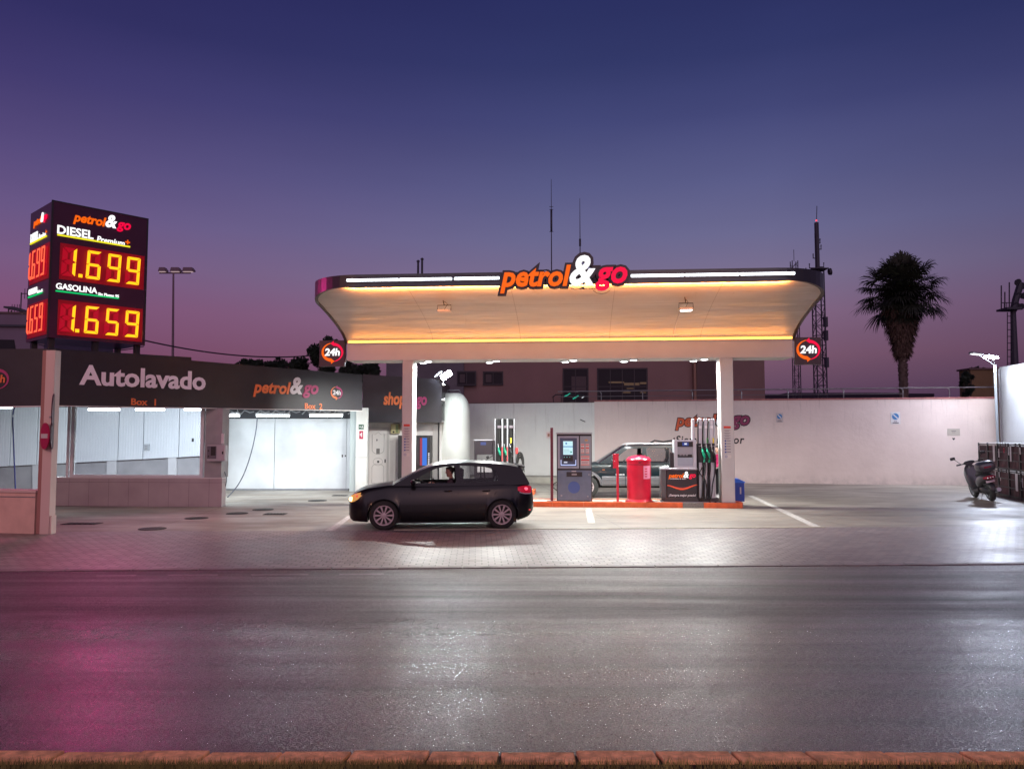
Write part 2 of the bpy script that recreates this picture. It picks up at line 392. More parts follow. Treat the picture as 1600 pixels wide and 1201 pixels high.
def m_pavers():
    m, t, b = nodes_mat('paver_blocks'); n = NT(t); g = n.n('ShaderNodeNewGeometry').outputs['Position']
    mp_ = n.n('ShaderNodeMapping'); mp_.inputs['Rotation'].default_value = (0, 0, R(-2.6)); n.l(g, mp_.inputs[0])
    br = n.n('ShaderNodeTexBrick', _offset=.5, Scale=1.0); br.inputs['Brick Width'].default_value = .21; br.inputs['Row Height'].default_value = .15
    br.inputs['Mortar Size'].default_value = .011; br.inputs['Mortar Smooth'].default_value = .3; br.inputs['Bias'].default_value = 0
    br.inputs['Color1'].default_value = s(158,142,142); br.inputs['Color2'].default_value = s(122,108,110); br.inputs['Mortar'].default_value = s(46,38,42)
    n.l(mp_.outputs[0], br.inputs['Vector'])
    a = n.noise(g, .6, 5, .6, (.5, 1.5, 1)); c = n.mixc(n.mr(a, .35, .7, 0, .5), br.outputs['Color'], s(84,72,76))
    c = n.mixc(n.mr(n.noise(g, 60, 2), .3, .7, 0, .25), c, s(150,140,140))
    n.l(c, b.inputs['Base Color']); n.l(n.mr(a, .3, .7, .5, .36), b.inputs['Roughness'])
    h = n.mul(n.mr(br.outputs['Fac'], 0, 1, 1, 0), n.mul(n.noise(g, 30, 2), .25), 'ADD')
    bp = n.n('ShaderNodeBump', Strength=.8, Distance=.012); n.l(h, bp.inputs['Height']); n.l(bp.outputs[0], b.inputs['Normal'])
    return m
CONC = m_concrete(); ASPH = m_asphalt(); PAVE = m_pavers()
sheet('ground', [(-600, -40), (600, -40), (600, 900), (-600, 900)], 0, CONC)
kl, kr = gnd(0, 892), gnd(1600, 881)
ks = (kr.y-kl.y)/(kr.x-kl.x)
def ky(x): return kl.y + ks*(x-kl.x)
pl, pr = gnd(500, 828.5), gnd(1283, 824)
ps = (pr.y-pl.y)/(pr.x-pl.x)
def py_(x): return pl.y + ps*(x-pl.x)
sheet('pavement', [(-60, ky(-60)), (60, ky(60)), (60, py_(60)), (-60, py_(-60))], .004, PAVE)
sheet('road', [(-60, 4.5), (60, 4.5), (60, ky(60)-.05), (-60, ky(-60)-.05)], .008, ASPH)
GUT = M('gutter_concrete', s(120,108,112), .55, noise=(4, .3), bump=(30, .4))
EDGE = M('edging_stone', s(175,170,150), .6, noise=(3, .3))
fr = Frame(kl.x, kl.y, math.degrees(math.atan(ks)))
mb = MB(); x = -30.
while x < 45: mb.box(x, x+.98, -.10, .06, -.05, .022); x += 1.0
tag(mb.build('kerb_line', GUT, frame=fr), kind='structure')
fr2 = Frame(pl.x, pl.y, math.degrees(math.atan(ps)))
mb = MB(); x = 1.6
x_end = fr2.lx(1285)
while x < x_end: mb.box(x, min(x+.98, x_end), -.05, .05, -.05, .016); x += 1.0
tag(mb.build('edging_strip', EDGE, frame=fr2), kind='structure')
# near kerb stones and verge
KST = M('kerb_stone', s(222,170,128), .85, noise=(14, .4), bump=(35, .7))
GAP = M('mortar_gap', s(40,30,30), .9)
KY = gnd(800, 1173, .10).y
mb = MB(); x = -8.2; random.seed(3)
while x < 8:
    l = random.uniform(.42, .49)
    z = .10+random.uniform(-.006, .006); k = random.uniform(-.004, .004)
    sk = .035*max(-1, min(1, x/1.5)); mb.prism([(x, KY+k), (x+sk+random.uniform(-.01, .01), KY-.145), (x+l-.014+sk, KY-.145+random.uniform(-.006, .006)), (x+l-.016, KY+k)], -.02, z, .006)
    x += l
tag(mb.build('kerb', KST), kind='structure')
tag(MB().box(-20, 20, KY-.14, KY-.02, -.02, .080).build('kerb_bed', GAP), kind='structure')
SOIL = M('soil', s(52,42,34), .95, noise=(12, .4), bump=(20, 1))
tag(MB().box(-20, 20, 1.0, KY-.15, -.05, .080).build('verge', SOIL), kind='structure')
# dry grass on the verge
GRASS = M('dry_grass', (.17, .15, .05, 1), .8, noise=(6, .5))
mb = MB(); random.seed(11)
for i in range(15000):
    gx = random.uniform(-4.2, 4.2); gy = KY-.155-abs(random.gauss(0, .14))
    if gx > -.5 and random.random() < .55: continue
    h = random.uniform(.015, .065); a = random.uniform(0, 6.28); b_ = random.uniform(.0, .04); ww = .0022
    dx, dy = cos(a)*b_, sin(a)*b_
    mb.add([(gx-ww, gy, .075), (gx+ww, gy, .075), (gx+dx, gy+dy, .085+h)], [(0, 1, 2)])
tag(mb.build('grass', GRASS, recalc=False), kind='stuff')

# painted marks
PAINT = M('road_paint', s(190,185,180), .6, noise=(14, .35))
def quad(name, pix, z, mat, kind='structure'):
    pts = [gnd(*p) for p in pix]; return sheet(name, pts, z, mat)
quad('painted_line', [(1168, 774), (1176, 774), (1284, 823.5), (1270, 823.5)], .005, PAINT)
quad('painted_line', [(543, 806), (551, 806), (523, 829), (508, 829)], .005, PAINT)
quad('painted_mark', [(915, 796), (924, 796), (930, 817), (919, 817)], .005, PAINT)
WORN = M('worn_paint', s(120,108,114), .6, noise=(20, .35))
for a, b_ in ((262, 340), (392, 482), (150, 213), (530, 600)):
    ya = 898.5-(a-150)*.006; quad('lane_dash', [(a, ya+3), (b_, ya+2.5), (b_, ya), (a, ya+.6)], .012, WORN)
# worn skid smear on the asphalt
IRON = M('cast_iron', (.028, .026, .028, 1), .55, .4, noise=(20, .3), bump=(60, .6))
mh = [(238, 826, 41, 'round manhole cover nearest the road kerb'), (307, 809.5, 35, 'round manhole cover right of the ribbed grating'),
      (370.5, 802, 33, 'round manhole cover at the front end of the tiled wall'), (411, 796, 32, 'round manhole cover touching its neighbour behind it'),
      (496, 782, 29, 'round manhole cover alone in front of the second wash bay')]
for px, py, wpx, lb in mh:
    c = gnd(px, py); r = wpx/2*c.y/F
    t = thing('manhole_cover', lb, 'manhole cover', (c.x, c.y, 0), group='manhole covers on the forecourt')
    MB().lathe([(r, .002), (r, .012), (r-.03, .014), (r-.04, .010), (.02, .010)], 28).build('rim', IRON, t)
    m2 = MB()
    for i in range(-4, 5): m2.box(i*r/5.4-.01, i*r/5.4+.01, -sqrt(max(.01, (r*.85)**2-(i*r/5.4)**2)), sqrt(max(.01, (r*.85)**2-(i*r/5.4)**2)), .009, .0145)
    m2.build('cover_ribs', IRON, t)
for px, py, ww, dd, lb in ((430, 803, .55, .35, 'small square drain cover beside the two joined manholes'), (531, 774, .5, .3, 'small dark drain grate near the shop wall'), (128, 818, .8, .4, 'ribbed drain grating beside the no entry post')):
    c = gnd(px, py); m2 = MB().box(-ww/2, ww/2, -dd/2, dd/2, .001, .012)
    for i in range(6): m2.box(-ww/2+.03+i*(ww-.06)/6, -ww/2+.03+(i+.6)*(ww-.06)/6, -dd/2+.03, dd/2-.03, .012, .018)
    o = m2.build('drain_grate', IRON); o.location = (c.x, c.y, 0); tag(o, lb, 'drain')

# ---------------------------------------------------------------- canopy
FC = Frame(-4.95, 23.9, -4.6)
LX = 13.05; YF = 3.9; DEP = 1.0
cn = thing('canopy', 'petrol station canopy with curved flared soffit, white tube lights and orange light line', 'canopy', FC.o, FC.a)
CW = M('canopy_white', (.60, .585, .57, 1), .5, noise=(1.2, .05))
def m_soffit():
    m, t, b = nodes_mat('soffit_panel'); n = NT(t); g = n.n('ShaderNodeTexCoord').outputs['Object']
    sp = n.n('ShaderNodeSeparateXYZ'); n.l(g, sp.inputs[0])
    c = n.mixc(n.mr(n.noise(g, .8, 5, .6, (.4, 1.6, 1)), .35, .65, 0, 1), (.50, .48, .46, 1), (.62, .60, .58, 1))
    br = n.n('ShaderNodeTexBrick', _offset=.0, Scale=1.0); br.inputs['Brick Width'].default_value = 2.61; br.inputs['Row Height'].default_value = 1.13; br.inputs['Mortar Size'].default_value = .007
    n.l(g, br.inputs['Vector'])
    c = n.mixc(n.mul(br.outputs['Fac'], .5), c, (.14, .11, .09, 1))
    st = n.noise(g, 5, 6, .7, (1, .25, 1)); c = n.mixc(n.mr(st, .62, .75, 0, .25), c, (.25, .2, .17, 1))
    n.l(c, b.inputs['Base Color']); b.inputs['Roughness'].default_value = .38
    bp = n.n('ShaderNodeBump', Strength=.8, Distance=.08); n.l(n.noise(g, 1.1, 3, .5, (.3, 1.6, 1)), bp.inputs['Height']); n.l(bp.outputs[0], b.inputs['Normal'])
    return m
SOF = m_soffit()
def yfront(x):
    r = 1.35; e = min(x, LX-x)
    return YF - (r-sqrt(max(0, r*r-(r-e)**2)) if e < r else 0)
def zs(t): return 4.85 + .97*(max(t, 0)/YF)**.6
xs = sorted(set([.004+.0]+[1.35*(1-cos(pi/2*i/10)) for i in range(11)]+[1.35+i*(LX-2.7)/30 for i in range(31)]+[LX-1.35*(1-cos(pi/2*i/10)) for i in range(11)]))
MB().box(0, LX, 0, DEP, 4.31, 4.85).build('spine_beam', CW, cn)
for sgn in (-1, 1):
    mb = MB(); mb.smooth = True
    secs = []
    for x in xs:
        yf = yfront(x); row = []
        for j in range(19):
            t = yf*j/18; row.append((x, -t if sgn < 0 else DEP+t, zs(t)))
        secs.append(row)
    mb.loft(secs).build('soffit', SOF, cn)
# perimeter band: follows the soffit along the ends, full fascia along the front
per = [(x, -yfront(x)) for x in xs]+[(x, DEP+yfront(x)) for x in reversed(xs)]
# subdivide straight ends
full = []
for i, p in enumerate(per):
    q = per[(i+1) % len(per)]; full.append(p); d = sqrt((p[0]-q[0])**2+(p[1]-q[1])**2)
    if d > 1 and abs(p[0]-q[0]) < .1:
        for k in range(1, 24): full.append((p[0]+(q[0]-p[0])*k/24, p[1]+(q[1]-p[1])*k/24))
def zb_(y):
    t = -y if y < 0 else (y-DEP if y > DEP else 0)
    return zs(t)-.035-(.03 if abs(t-YF) < 1e-6 else 0)
cx, cy = LX/2, DEP/2
mb = MB(); secs = []
for (x, y) in full+[full[0]]:
    ox = .07*(1 if x > cx else -1)*(1 if min(x, LX-x) < 1.05 else 0)*(1-min(1, min(x, LX-x)/1.05)); oy = .07*(1 if y > cy else -1)*(1 if abs(y-cy) > YF-.9 else 0)
    zb = zb_(y)
    secs.append([(x, y, zb), (x+ox, y+oy, zb), (x+ox, y+oy, 6.08), (x, y, 6.08)])
mb.loft(secs, closed=True)
mb.smooth = False
BAND = M('canopy_band', (.045, .045, .052, 1), .38, .3)
mb.build('fascia_band', BAND, cn)
MB().prism([(x, y) for x, y in full], 5.98, 6.02).build('roof', GREYM, cn)
# orange light line on the lip, and hidden orange line behind the band
OLED = E('orange_led', (1, .36, .045, 1), 6.5)
OLED2 = E('orange_led_hidden', (1, .36, .10, 1), 26)
mb = MB().box(.02, LX-.02, -.05, -.003, 4.80, 4.835)
mb.build('led_channel', CW, cn)
MB().box(.05, LX-.02, -.055, -.012, 4.838, 4.885).build('orange_light_line', OLED, cn)
MB().box(1.1, LX-1.1, -YF+.002, -YF+.06, 5.772, 5.779).build('cove_shelf', BAND, cn)
MB().box(1.1, LX-1.1, -YF+.035, -YF+.05, 5.782, 5.806).build('cove_light', OLED2, cn)
for u in (LX/2,):
    q = FC.w(u, -YF+.14, 5.70); lamp('AREA', q, 430, (1, .30, .06), target=FC.w(u, -3.1, 6.9), size=LX-2.2, size_y=.04, name='cove_light_beam')
    q = FC.w(u, -.16, 4.86); lamp('AREA', q, 32, (1, .34, .06), target=FC.w(u, -2.2, 6.2), size=LX-.4, size_y=.04, name='orange_line_beam')
# white tubes
def fz(px, py): return FC.px(px, py, -YF-.1)
for a, b_ in ((541, 707), (709, 781), (985, 1243)):
    xa, za = fz(a, 438); xb, zb = fz(b_, 438)
    n = max(1, round((xb-xa)/1.5)); 
    for i in range(n):
        u0 = xa+(xb-xa)*i/n+.01; u1 = xa+(xb-xa)*(i+1)/n-.01
        c = MB().box(u0, u1, -YF-.10, -YF-.07, 5.885, 5.975).build('tube_holder', GREYM, cn)
        MB().tube([(u0+.01, -YF-.115, 5.93), (u1-.01, -YF-.115, 5.93)], .026, 8).build('tube', TUBE2, c)
# downlights under the spine
DL = [(669, 560.6), (775, 560.5), (896, 560.8), (990, 560), (1101, 559.5)]
for px, py in DL:
    x, _ = FC.px(px, py, .25)
    h = MB().lathe([(.13, 4.31), (.14, 4.30), (.14, 4.285), (.11, 4.28)], 20, Matrix.Translation((x, .3, 0)))
    h = h.build('downlight', SILVER, cn)
    MB().lathe([(.10, 4.282), (.09, 4.268), (.01, 4.262)], 20, Matrix.Translation((x, .3, 0))).build('lens', E('downlight_lens', (.95, 1, .98, 1), 9), h)
    h2 = MB().lathe([(.13, 4.31), (.14, 4.30), (.14, 4.285), (.11, 4.28)], 20, Matrix.Translation((x-.25, .75, 0))).build('downlight', SILVER, cn)
    MB().lathe([(.10, 4.282), (.09, 4.268), (.01, 4.262)], 20, Matrix.Translation((x-.25, .75, 0))).build('lens', MATS['downlight_lens'], h2)
    p = FC.w(x, .5, 4.22)
    lamp('SPOT', p, 900, (.97, 1, .95), target=p+Vector((0, .3, -4)), size=.12, spot=174, blend=.35, name='downlight_beam')
# floodlights slung below the soffit
for px, py, lit, lb in ((694, 486, 0, 'unlit'), (1072, 483, 1, 'lit')):
    yy = -2.7; x, z = FC.px(px, py, yy)
    f = MB().bbox(x-.17, x+.17, yy-.12, yy+.12, z-.03, z+.03, .02).build('floodlight', WHITE, cn)
    MB().box(x-.14, x+.14, yy-.10, yy+.10, z-.038, z-.031).build('lens', E('flood_on', (.95, .98, 1, 1), 10) if lit else SILVER, f)
    zt = zs(2.7)-.01
    b2 = MB().tube([(x-.18, yy, z+.02), (x-.18, yy+.02, z+.16), (x+.18, yy+.02, z+.16), (x+.18, yy, z+.02)], .012, 6); b2.tube([(x, yy, z+.16), (x-.03, yy, zt)], .014, 6)
    b2.tube([(x, yy+.05, z+.06), (x+.07, yy+.12, z+.2), (x-.02, yy+.1, zt)], .008, 5); b2.build('bracket', DARKM, f)
    b3 = MB(); b3.tube([(x-.02, -2.7, zt-.01)]+[(x-.02, -2.7*(1-i/10), zs(2.7*(1-i/10))-.015) for i in range(1, 10)]+[(x-.02, -.05, 4.9)], .012, 6)
    if lit: b3.build('cable', WHITE, f)
p = FC.w(FC.px(1072, 483, -2.9)[0], -2.9, FC.px(1072, 483, -2.9)[1]-.06)
lamp('AREA', p, 120, (.95, .98, 1), target=p+Vector((0, -1.2, -4)), size=.25, name='soffit_flood_beam')
# big illuminated name sign on the front of the canopy
sg = fthing('name_sign', 'large illuminated petrol and go name sign mounted on the canopy front edge', 'sign', FC, 0, 0)
xa, zb = FC.px(781.5, 445.5, -YF-.22); xb, _ = FC.px(980.5, 445.5, -YF-.22)
BACK = M('sign_backing', (.028, .024, .034, 1), .45)
logo(sg, xa, xb-xa, zb-.02, (OR_E, WH_E, PK_E), y=-YF-.12, ext=.10, outline=BACK, ok=.082)
for i in range(6):
    x = xa+.3+(xb-xa-.6)*i/5; MB().box(x-.03, x+.03, -YF-.13, -YF-.06, 5.84, 6.02).build('mounting_bracket', DARKM, sg)
# 24h boxes
for (px0, px1, py0, py1, lb, sd) in ((499, 538, 532, 572, 'square illuminated 24h sign at the left end of the canopy', -1), (1242, 1284, 527, 569, 'square illuminated 24h sign at the right end of the canopy', 1)):
    xa, zt = FC.px(px0, py0, -.05); xb, zb = FC.px(px1, py1, -.05)
    t = fthing('opening_hours_sign', lb, 'sign', FC, 0, 0, group='24h signs on the canopy ends')
    MB().bbox(xa, xb, -.05, .12, zb, zt, .01).build('cabinet', M('sign_box', (.05, .03, .042, 1), .5), t)
    sign24(t, (xa+xb)/2+(.02 if sd < 0 else .0), (zb+zt)/2+.03, (zt-zb)*.88, OR_E, WH_E, PK_E, y=-.053)
    if sd < 0: MB().tube([(xb, .0, zb+.1), (.02, .05, zb+.4)], .02).build('bracket', GREYM, t)
    else: MB().box(xa-.08, xa, .0, .08, zb+.2, zt-.1).build('bracket', GREYM, t)
# bracket lamp hanging near the left column
# columns
def column(x, w_, d_, lb):
    t = fthing('canopy_column', lb, 'column', FC, 0, 0, group='columns carrying the canopy')
    COLM = M('column_paint', (.52, .51, .50, 1), .45, noise=(2, .05))
    MB().bbox(x-w_/2, x+w_/2, .02, .02+d_, .12, 4.312, .015).build('shaft', COLM, t)
    MB().box(x-w_/2-.01, x+w_/2+.01, .0, .04+d_, .10, .17).build('base_plate', GREYM, t)
    return t
xr = (FC.px(1126.7, 700, .02)[0]+FC.px(1147.6, 700, .02)[0])/2; wr = FC.px(1147.6, 700, .02)[0]-FC.px(1126.7, 700, .02)[0]
xl = (FC.px(627.6, 700, .02)[0]+FC.px(644.4, 700, .02)[0])/2
CR = column(xr, wr, .5, 'white canopy column standing beside the dark pump'); CL = column(xl, .32, .55, 'slimmer canopy column behind the hatchback bonnet')
NOT = M('notice_film', s(205,200,196), .5); BLUED = M('notice_blue', s(60,80,150), .5); REDN = M('notice_red', s(200,60,45), .5); GREYT = M('notice_grey', s(120,110,120), .6)
for t, x, y0, ybase, k in ((CR, FC.px(1137, 700, 0)[0], 667, 0, 1), (CL, FC.px(635, 700, 0)[0], 664, 0, .92)):
    def zz(py): return FC.px(1137 if k == 1 else 635, py, 0)[1]
    n = MB(); n.box(x-.10*k, x+.10*k, .013, .02, zz(y0+2), zz(y0-1.5)); n.build('heading_notice', REDN, t)
    g = MB(); g2 = MB()
    for i in range(4):
        z = zz(y0+5.5+i*4); g.box(x-.09*k, x+.09*k, .014, .0195, z, z+.012); g.box(x-.07*k, x+.05*k, .014, .0195, z-.022, z-.012)
    for i in range(5):
        z = zz(y0+21.5+i*4.4)
        g2.lathe([(.026, 0), (.026, .006), (.001, .006)], 12, Matrix.Translation((x-.055*k, .02, z)) @ Matrix.Rotation(pi/2, 4, 'X')); g.box(x-.015, x+.09*k, .014, .0195, z-.008, z+.012)
    g.build('notice_lines', GREYT, t); g2.build('notice_symbols', BLUED, t)
    z = zz(y0+46); MB().bbox(x-.09*k, x+.10*k, .014, .0195, z-.045, z+.045, .0).build('round_notice', NOT, t)
    q = MB(); ring_mb(q, x-.045*k, z, .036, .036, .012, .012, 0, 360, .009, .0135); q.build('notice_ring', BLUED, t)

# ---------------------------------------------------------------- pump island
isl = fthing('pump_island', 'long raised pump island with orange painted kerb', 'kerb', FC, 0, 0)
xi0 = FC.px(815, 790, -.08)[0]; xi1 = FC.px(1163.5, 790, -.08)[0]
OK_ = M('orange_kerb_paint', s(226,106,58), .6, noise=(5, .18), bump=(20, .2))
mb = MB(); x = xi0; gx0, gx1 = FC.px(1067, 788, -.08)[0], FC.px(1100, 788, -.08)[0]
cuts = [xi0]
while cuts[-1]+.95 < gx0: cuts.append(cuts[-1]+.9)
cuts += [gx0]
for a, b_ in zip(cuts[:-1], cuts[1:]): mb.box(a, b_-.006, -.08, .06, 0, .15)
mb.prism([(gx1, -.08), (xi1-.2, -.08), (xi1-.06, -.03), (xi1, .12), (xi1, 1.0), (xi1-.1, 1.12), (gx1, 1.12), (gx1, 1.0), (xi1-.2, 1.0), (xi1-.14, .9), (xi1-.14, .15), (xi1-.2, .06), (gx1, .06)], 0, .15)
mb.box(xi0, gx1, 1.0, 1.12, 0, .15)
mb.build('kerb_stones', OK_, isl)
g = MB().box(gx0, gx1-.006, -.075, .06, 0, .145); g.box(gx0+.1, gx0+.22, -.085, -.075, .02, .07)
g.ball((gx1-.25, -.08, .12), .03, 8); g.build('metal_plate', M('galvanised_plate', s(128,126,122), .5, .4, noise=(30, .2)), isl)
MB().box(xi0, xi1-.15, .06, 1.0, .01, .135).build('top_slab', M('island_top', s(200,196,186), .7, noise=(3, .15)), isl)
# ---------------------------------------------------------------- rear boundary wall
wa, wb = gnd(1180, 754.7), gnd(1529, 758.3)
FW = Frame(wa.x, wa.y, math.degrees(atan2(wb.y-wa.y, wb.x-wa.x)))
def m_wall(name, base, low):
    m, t, b = nodes_mat(name); n = NT(t); tcn = n.n('ShaderNodeTexCoord'); g = tcn.outputs['Object']
    a = n.noise(g, .7, 5, .6); c = n.mixc(n.mr(a, .35, .7, 0, .5), base, low)
    st = n.noise(g, 2.2, 6, .7, (1.6, 1, .35)); c = n.mixc(n.mr(st, .6, .75, 0, .35), c, low)
    spz = n.n('ShaderNodeSeparateXYZ'); n.l(g, spz.inputs[0])
    gr = n.mul(n.mr(n.noise(g, 3.5, 5, .7), .35, .65, 0, 1), n.mr(spz.outputs[2], .05, .45, .4, 0)); c = n.mixc(gr, c, (.22, .18, .17, 1))
    dr = n.mul(n.mr(n.noise(g, 5.5, 4, .7, (1.8, 1, .12)), .56, .72, 0, .5), n.mr(spz.outputs[2], 1.6, 3.6, 0, 1)); c = n.mixc(dr, c, (.30, .25, .24, 1))
    pt_ = n.n('ShaderNodeTexVoronoi', Scale=.55); n.l(g, pt_.inputs['Vector']); pc2 = n.n('ShaderNodeSeparateColor'); n.l(pt_.outputs['Color'], pc2.inputs[0]); c = n.mixc(n.mr(pc2.outputs[0], .8, .82, 0, .12), c, base)
    n.l(c, b.inputs['Base Color']); b.inputs['Roughness'].default_value = .75
    bp = n.n('ShaderNodeBump', Strength=.35, Distance=.03); n.l(n.noise(g, 5, 6, .6), bp.inputs['Height']); n.l(bp.outputs[0], b.inputs['Normal'])
    return m
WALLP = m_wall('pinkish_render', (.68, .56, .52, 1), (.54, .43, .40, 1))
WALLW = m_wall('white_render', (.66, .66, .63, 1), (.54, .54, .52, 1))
COPE = M('coping_red', s(150,92,92), .7, noise=(6, .25))
zt = FW.px(1300, 624.5, 0)[1]; xj = FW.lx(929, 0); xl0 = FW.lx(640, .04); xr1 = FW.lx(1561, 0)
t = fthing('boundary_wall', 'long pinkish white rendered wall behind the forecourt with the painted logo', 'wall', FW, 0, 0)
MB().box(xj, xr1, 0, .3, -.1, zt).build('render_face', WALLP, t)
MB().box(xj, xr1, -.03, .33, zt, zt+.07).build('coping', COPE, t)
t2 = fthing('side_wall', 'cold white wall behind the rear fuel pump, left of the logo wall', 'wall', FW, 0, 0)
zt2 = FW.px(850, 629.5, .04)[1]
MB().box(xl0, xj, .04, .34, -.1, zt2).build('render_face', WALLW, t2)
MB().box(xl0, xj, .03, .36, zt2, zt2+.03).build('coping', M('coping_grey', s(96,80,80), .8), t2)
tag(MB().box(FW.lx(733, 0), FW.lx(1120, 0), -1.6, .03, -.1, .26).build('raised_footpath', M('footpath_concrete', s(150,146,136), .7, noise=(2, .2)), frame=FW), kind='structure')
# painted logo on the wall
xa, zb = FW.px(1055.5, 665, -.01); xb = FW.px(1171.5, 665, -.01)[0]
wl = fthing('painted_logo', 'petrol and go logo with slogan painted on the pinkish rear wall', 'logo', FW, 0, 0)
logo(wl, xa, xb-xa, zb, (M('painted_orange', s(196,84,50), .7), WHITEP, M('painted_plum', s(130,48,84), .7)), y=-.003, ext=.006, outline=M('painted_outline', s(44,30,38), .7), ok=.05)
xa, za = FW.px(1051, 694, 0); xb, zc = FW.px(1163, 681, 0)
text('slogan', '¡Siempre mejor', M('painted_black', s(40,32,36), .7), wl, xa, xb, za-.08, zc+.02, y=-.003, off=.02, ext=.006, shear=.15, space=1.1)
for (px, py, r, pl_, lb) in ((1218, 650.5, 4, 0, 'small round blue parking sign painted on the wall, nearer the canopy'), (1399, 650.5, 5, 1, 'small round blue parking sign on a white plate below the palm')):
    x, z = FW.px(px, py, 0); k = r*34/1250
    t = fthing('parking_sign', lb, 'sign', FW, x, 0, z, group='blue round signs on the rear wall')
    MB().box(-k*1.4, k*1.4, -.012, -.002, -k*2.4, k*1.4).build('plate', WHITE if pl_ else M('pale_plate', (.5, .43, .42, 1), .7), t)
    MB().lathe([(k, 0), (k, .006), (.001, .006)], 20, Matrix.Translation((0, -.013, 0)) @ Matrix.Rotation(pi/2, 4, 'X')).build('disc', M('sign_blue', s(60,120,175), .5), t)
    MB().plate([(-k*.75, k*.5), (-k*.5, k*.75), (k*.75, -k*.5), (k*.5, -k*.75)], -.026, -.02).build('slash', WHITE, t)
    g = MB(); g.box(-k*.5, -k*.05, -.02, -.013, -k*1.6, -k*1.42); g.box(k*.05, k*.4, -.02, -.013, -k*1.6, -k*1.42); g.box(-k*.9, k*.9, -.02, -.013, -k*2.1, -k*1.85); g.build('small_print', M('print_grey', s(90,80,90), .7), t)
x, z = FW.px(1490, 675, 0)
t = fthing('notice_plate', 'small beige metal notice plate on the wall above the scooter', 'sign', FW, x, 0, z)
MB().box(-.24, .24, -.02, -.002, -.15, .15).build('plate', M('beige_plate', s(170,160,150), .5), t)
g = MB(); g.box(-.09, .09, -.026, -.0205, .04, .06); g.box(-.07, .06, -.026, -.0205, -.02, -.005); g.build('small_print', MATS['print_grey'], t)
x, z = FW.px(1490, 685.5, 0)
tag(MB().plate([(x, z-.06), (x+.06, z+.02), (x+.03, z+.05), (x, z+.03), (x-.03, z+.05), (x-.06, z+.02)], -.012, -.002).build('heart_mark', DARKM, frame=FW), 'tiny dark heart shaped mark just below the beige notice plate', 'mark')
x, z = FW.px(910, 657, .04)
tag(MB().tube([(x-.09, .0, z+.05), (x+.02, -.03, z+.0), (x+.13, .03, z-.05)], .02, 6).build('wall_hook', DARKM, frame=FW), 'small dark hook fixed on the cold white wall above the payment terminal', 'hook')
# railing on the wall
t = fthing('railing', 'tubular metal railing along the top of the rear wall', 'railing', FW, 0, 0)
RAILM = M('galvanised_rail', s(130,124,128), .45, .5)
mb = MB(); y0 = .45
xs_, zr = FW.px(1556, 604, y0); xe_, zr2 = FW.px(1090, 610, y0)
zr = FW.px(1413, 606, y0)[1]
mb.tube([(FW.lx(872, y0), y0, zr), (xs_, y0, zr), (xs_+.12, y0, zr-.15), (xs_+.12, y0, zt)], .028, 8); mb.build('top_rail', RAILM, t)
MB().tube([(FW.lx(872, y0), y0, zr-.24), (FW.lx(1414, y0), y0, zr-.24)], .016, 6).build('middle_rail', RAILM, t)
for px in (1413, 1486, 1320, 1233, 1160, 1083, 1005, 940):
    x = FW.lx(px, y0); MB().tube([(x-.08, y0, zr), (x, y0, zr-.1), (x, y0, zt-.3)], .024, 6).build('post', RAILM, t)
# teal bars and frame above the white wall
t = fthing('outdoor_frame', 'grey tube frame with two slanted teal bars above the white wall', 'frame', FW, 0, 0)
yy = 1.2
def pw(px, py): a = FW.px(px, py, yy); return (a[0], yy, a[1])
MB().tube([pw(865, 628), pw(864, 620), pw(868, 616.5), pw(895, 616), pw(912, 617)], .03, 6).build('tube_frame', DARKM, t)
MB().tube([pw(877, 628), pw(877, 617)], .02, 6).build('upright', DARKM, t)
TEAL = E('teal_glow', (.03, .42, .30, 1), .8)
MB().tube([pw(882, 619.5), pw(891, 614.5)], .035, 6).build('slanted_bar', TEAL, t); MB().tube([pw(895, 623), pw(904, 618)], .035, 6).build('slanted_bar', TEAL, t)
MB().tube([pw(909, 621.5), pw(913, 619)], .025, 6).build('lamp_bar', E('pale_glow', (.7, .75, .8, 1), .8), t)
# round white tower beside the shop
c = at(709, 690, 33.3)
t = thing('round_tower', 'round white rendered tower with domed shoulder beside the shop', 'tower', (c.x-.05, c.y, 0))
rr = .72; ztp = at(709, 612, 33.3).z
prof = [(rr, 0), (rr, ztp-1.0)]+[(rr*(.32+.68*cos(R(a))), ztp-.9+.85*sin(R(a))) for a in range(5, 91, 8)]+[(rr*.1, ztp-.04)]
MB().lathe(prof, 40).build('shaft', m_wall('tower_render', (.64, .64, .60, 1), (.50, .50, .46, 1)), t)
MB().tube([(-.2, -.2, ztp-.1), (-.2, -.2, ztp+.05), (.28, -.2, ztp+.06), (.36, -.2, ztp-.1)], .02, 6).build('top_handle', GREYM, t)
# right hand wall, and its lamp
FR = Frame(20.28, 33.2, -90-6)
zr_ = at(1562, 573, 33.0).z
c0 = at(1562.5, 600, 33.2)
FR = Frame(c0.x, c0.y, -96)
t = fthing('end_wall', 'tall cold white rendered wall at the right end behind the crates', 'wall', FR, 0, 0)
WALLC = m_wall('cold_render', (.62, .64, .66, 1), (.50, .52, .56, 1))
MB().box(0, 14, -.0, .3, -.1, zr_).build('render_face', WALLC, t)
MB().tube([(.12, -.08, 0), (.12, -.08, zr_-.1)], .04, 8).build('drain_pipe', GREYM, t)
c = at(1559.5, 700, 32.3)
t = thing('lamp_post', 'slim lamp post with two floodlight heads in the corner by the white end wall', 'lamp', (c.x, c.y, 0))
zt_ = at(1559, 570, 32.3).z
MB().tube([(0, 0, 0), (0, 0, zt_)], .055, 8).build('pole', M('pole_paint', s(150,156,160), .5), t)
LH = E('lamp_head_glow', (.84, .90, 1, 1), 420)
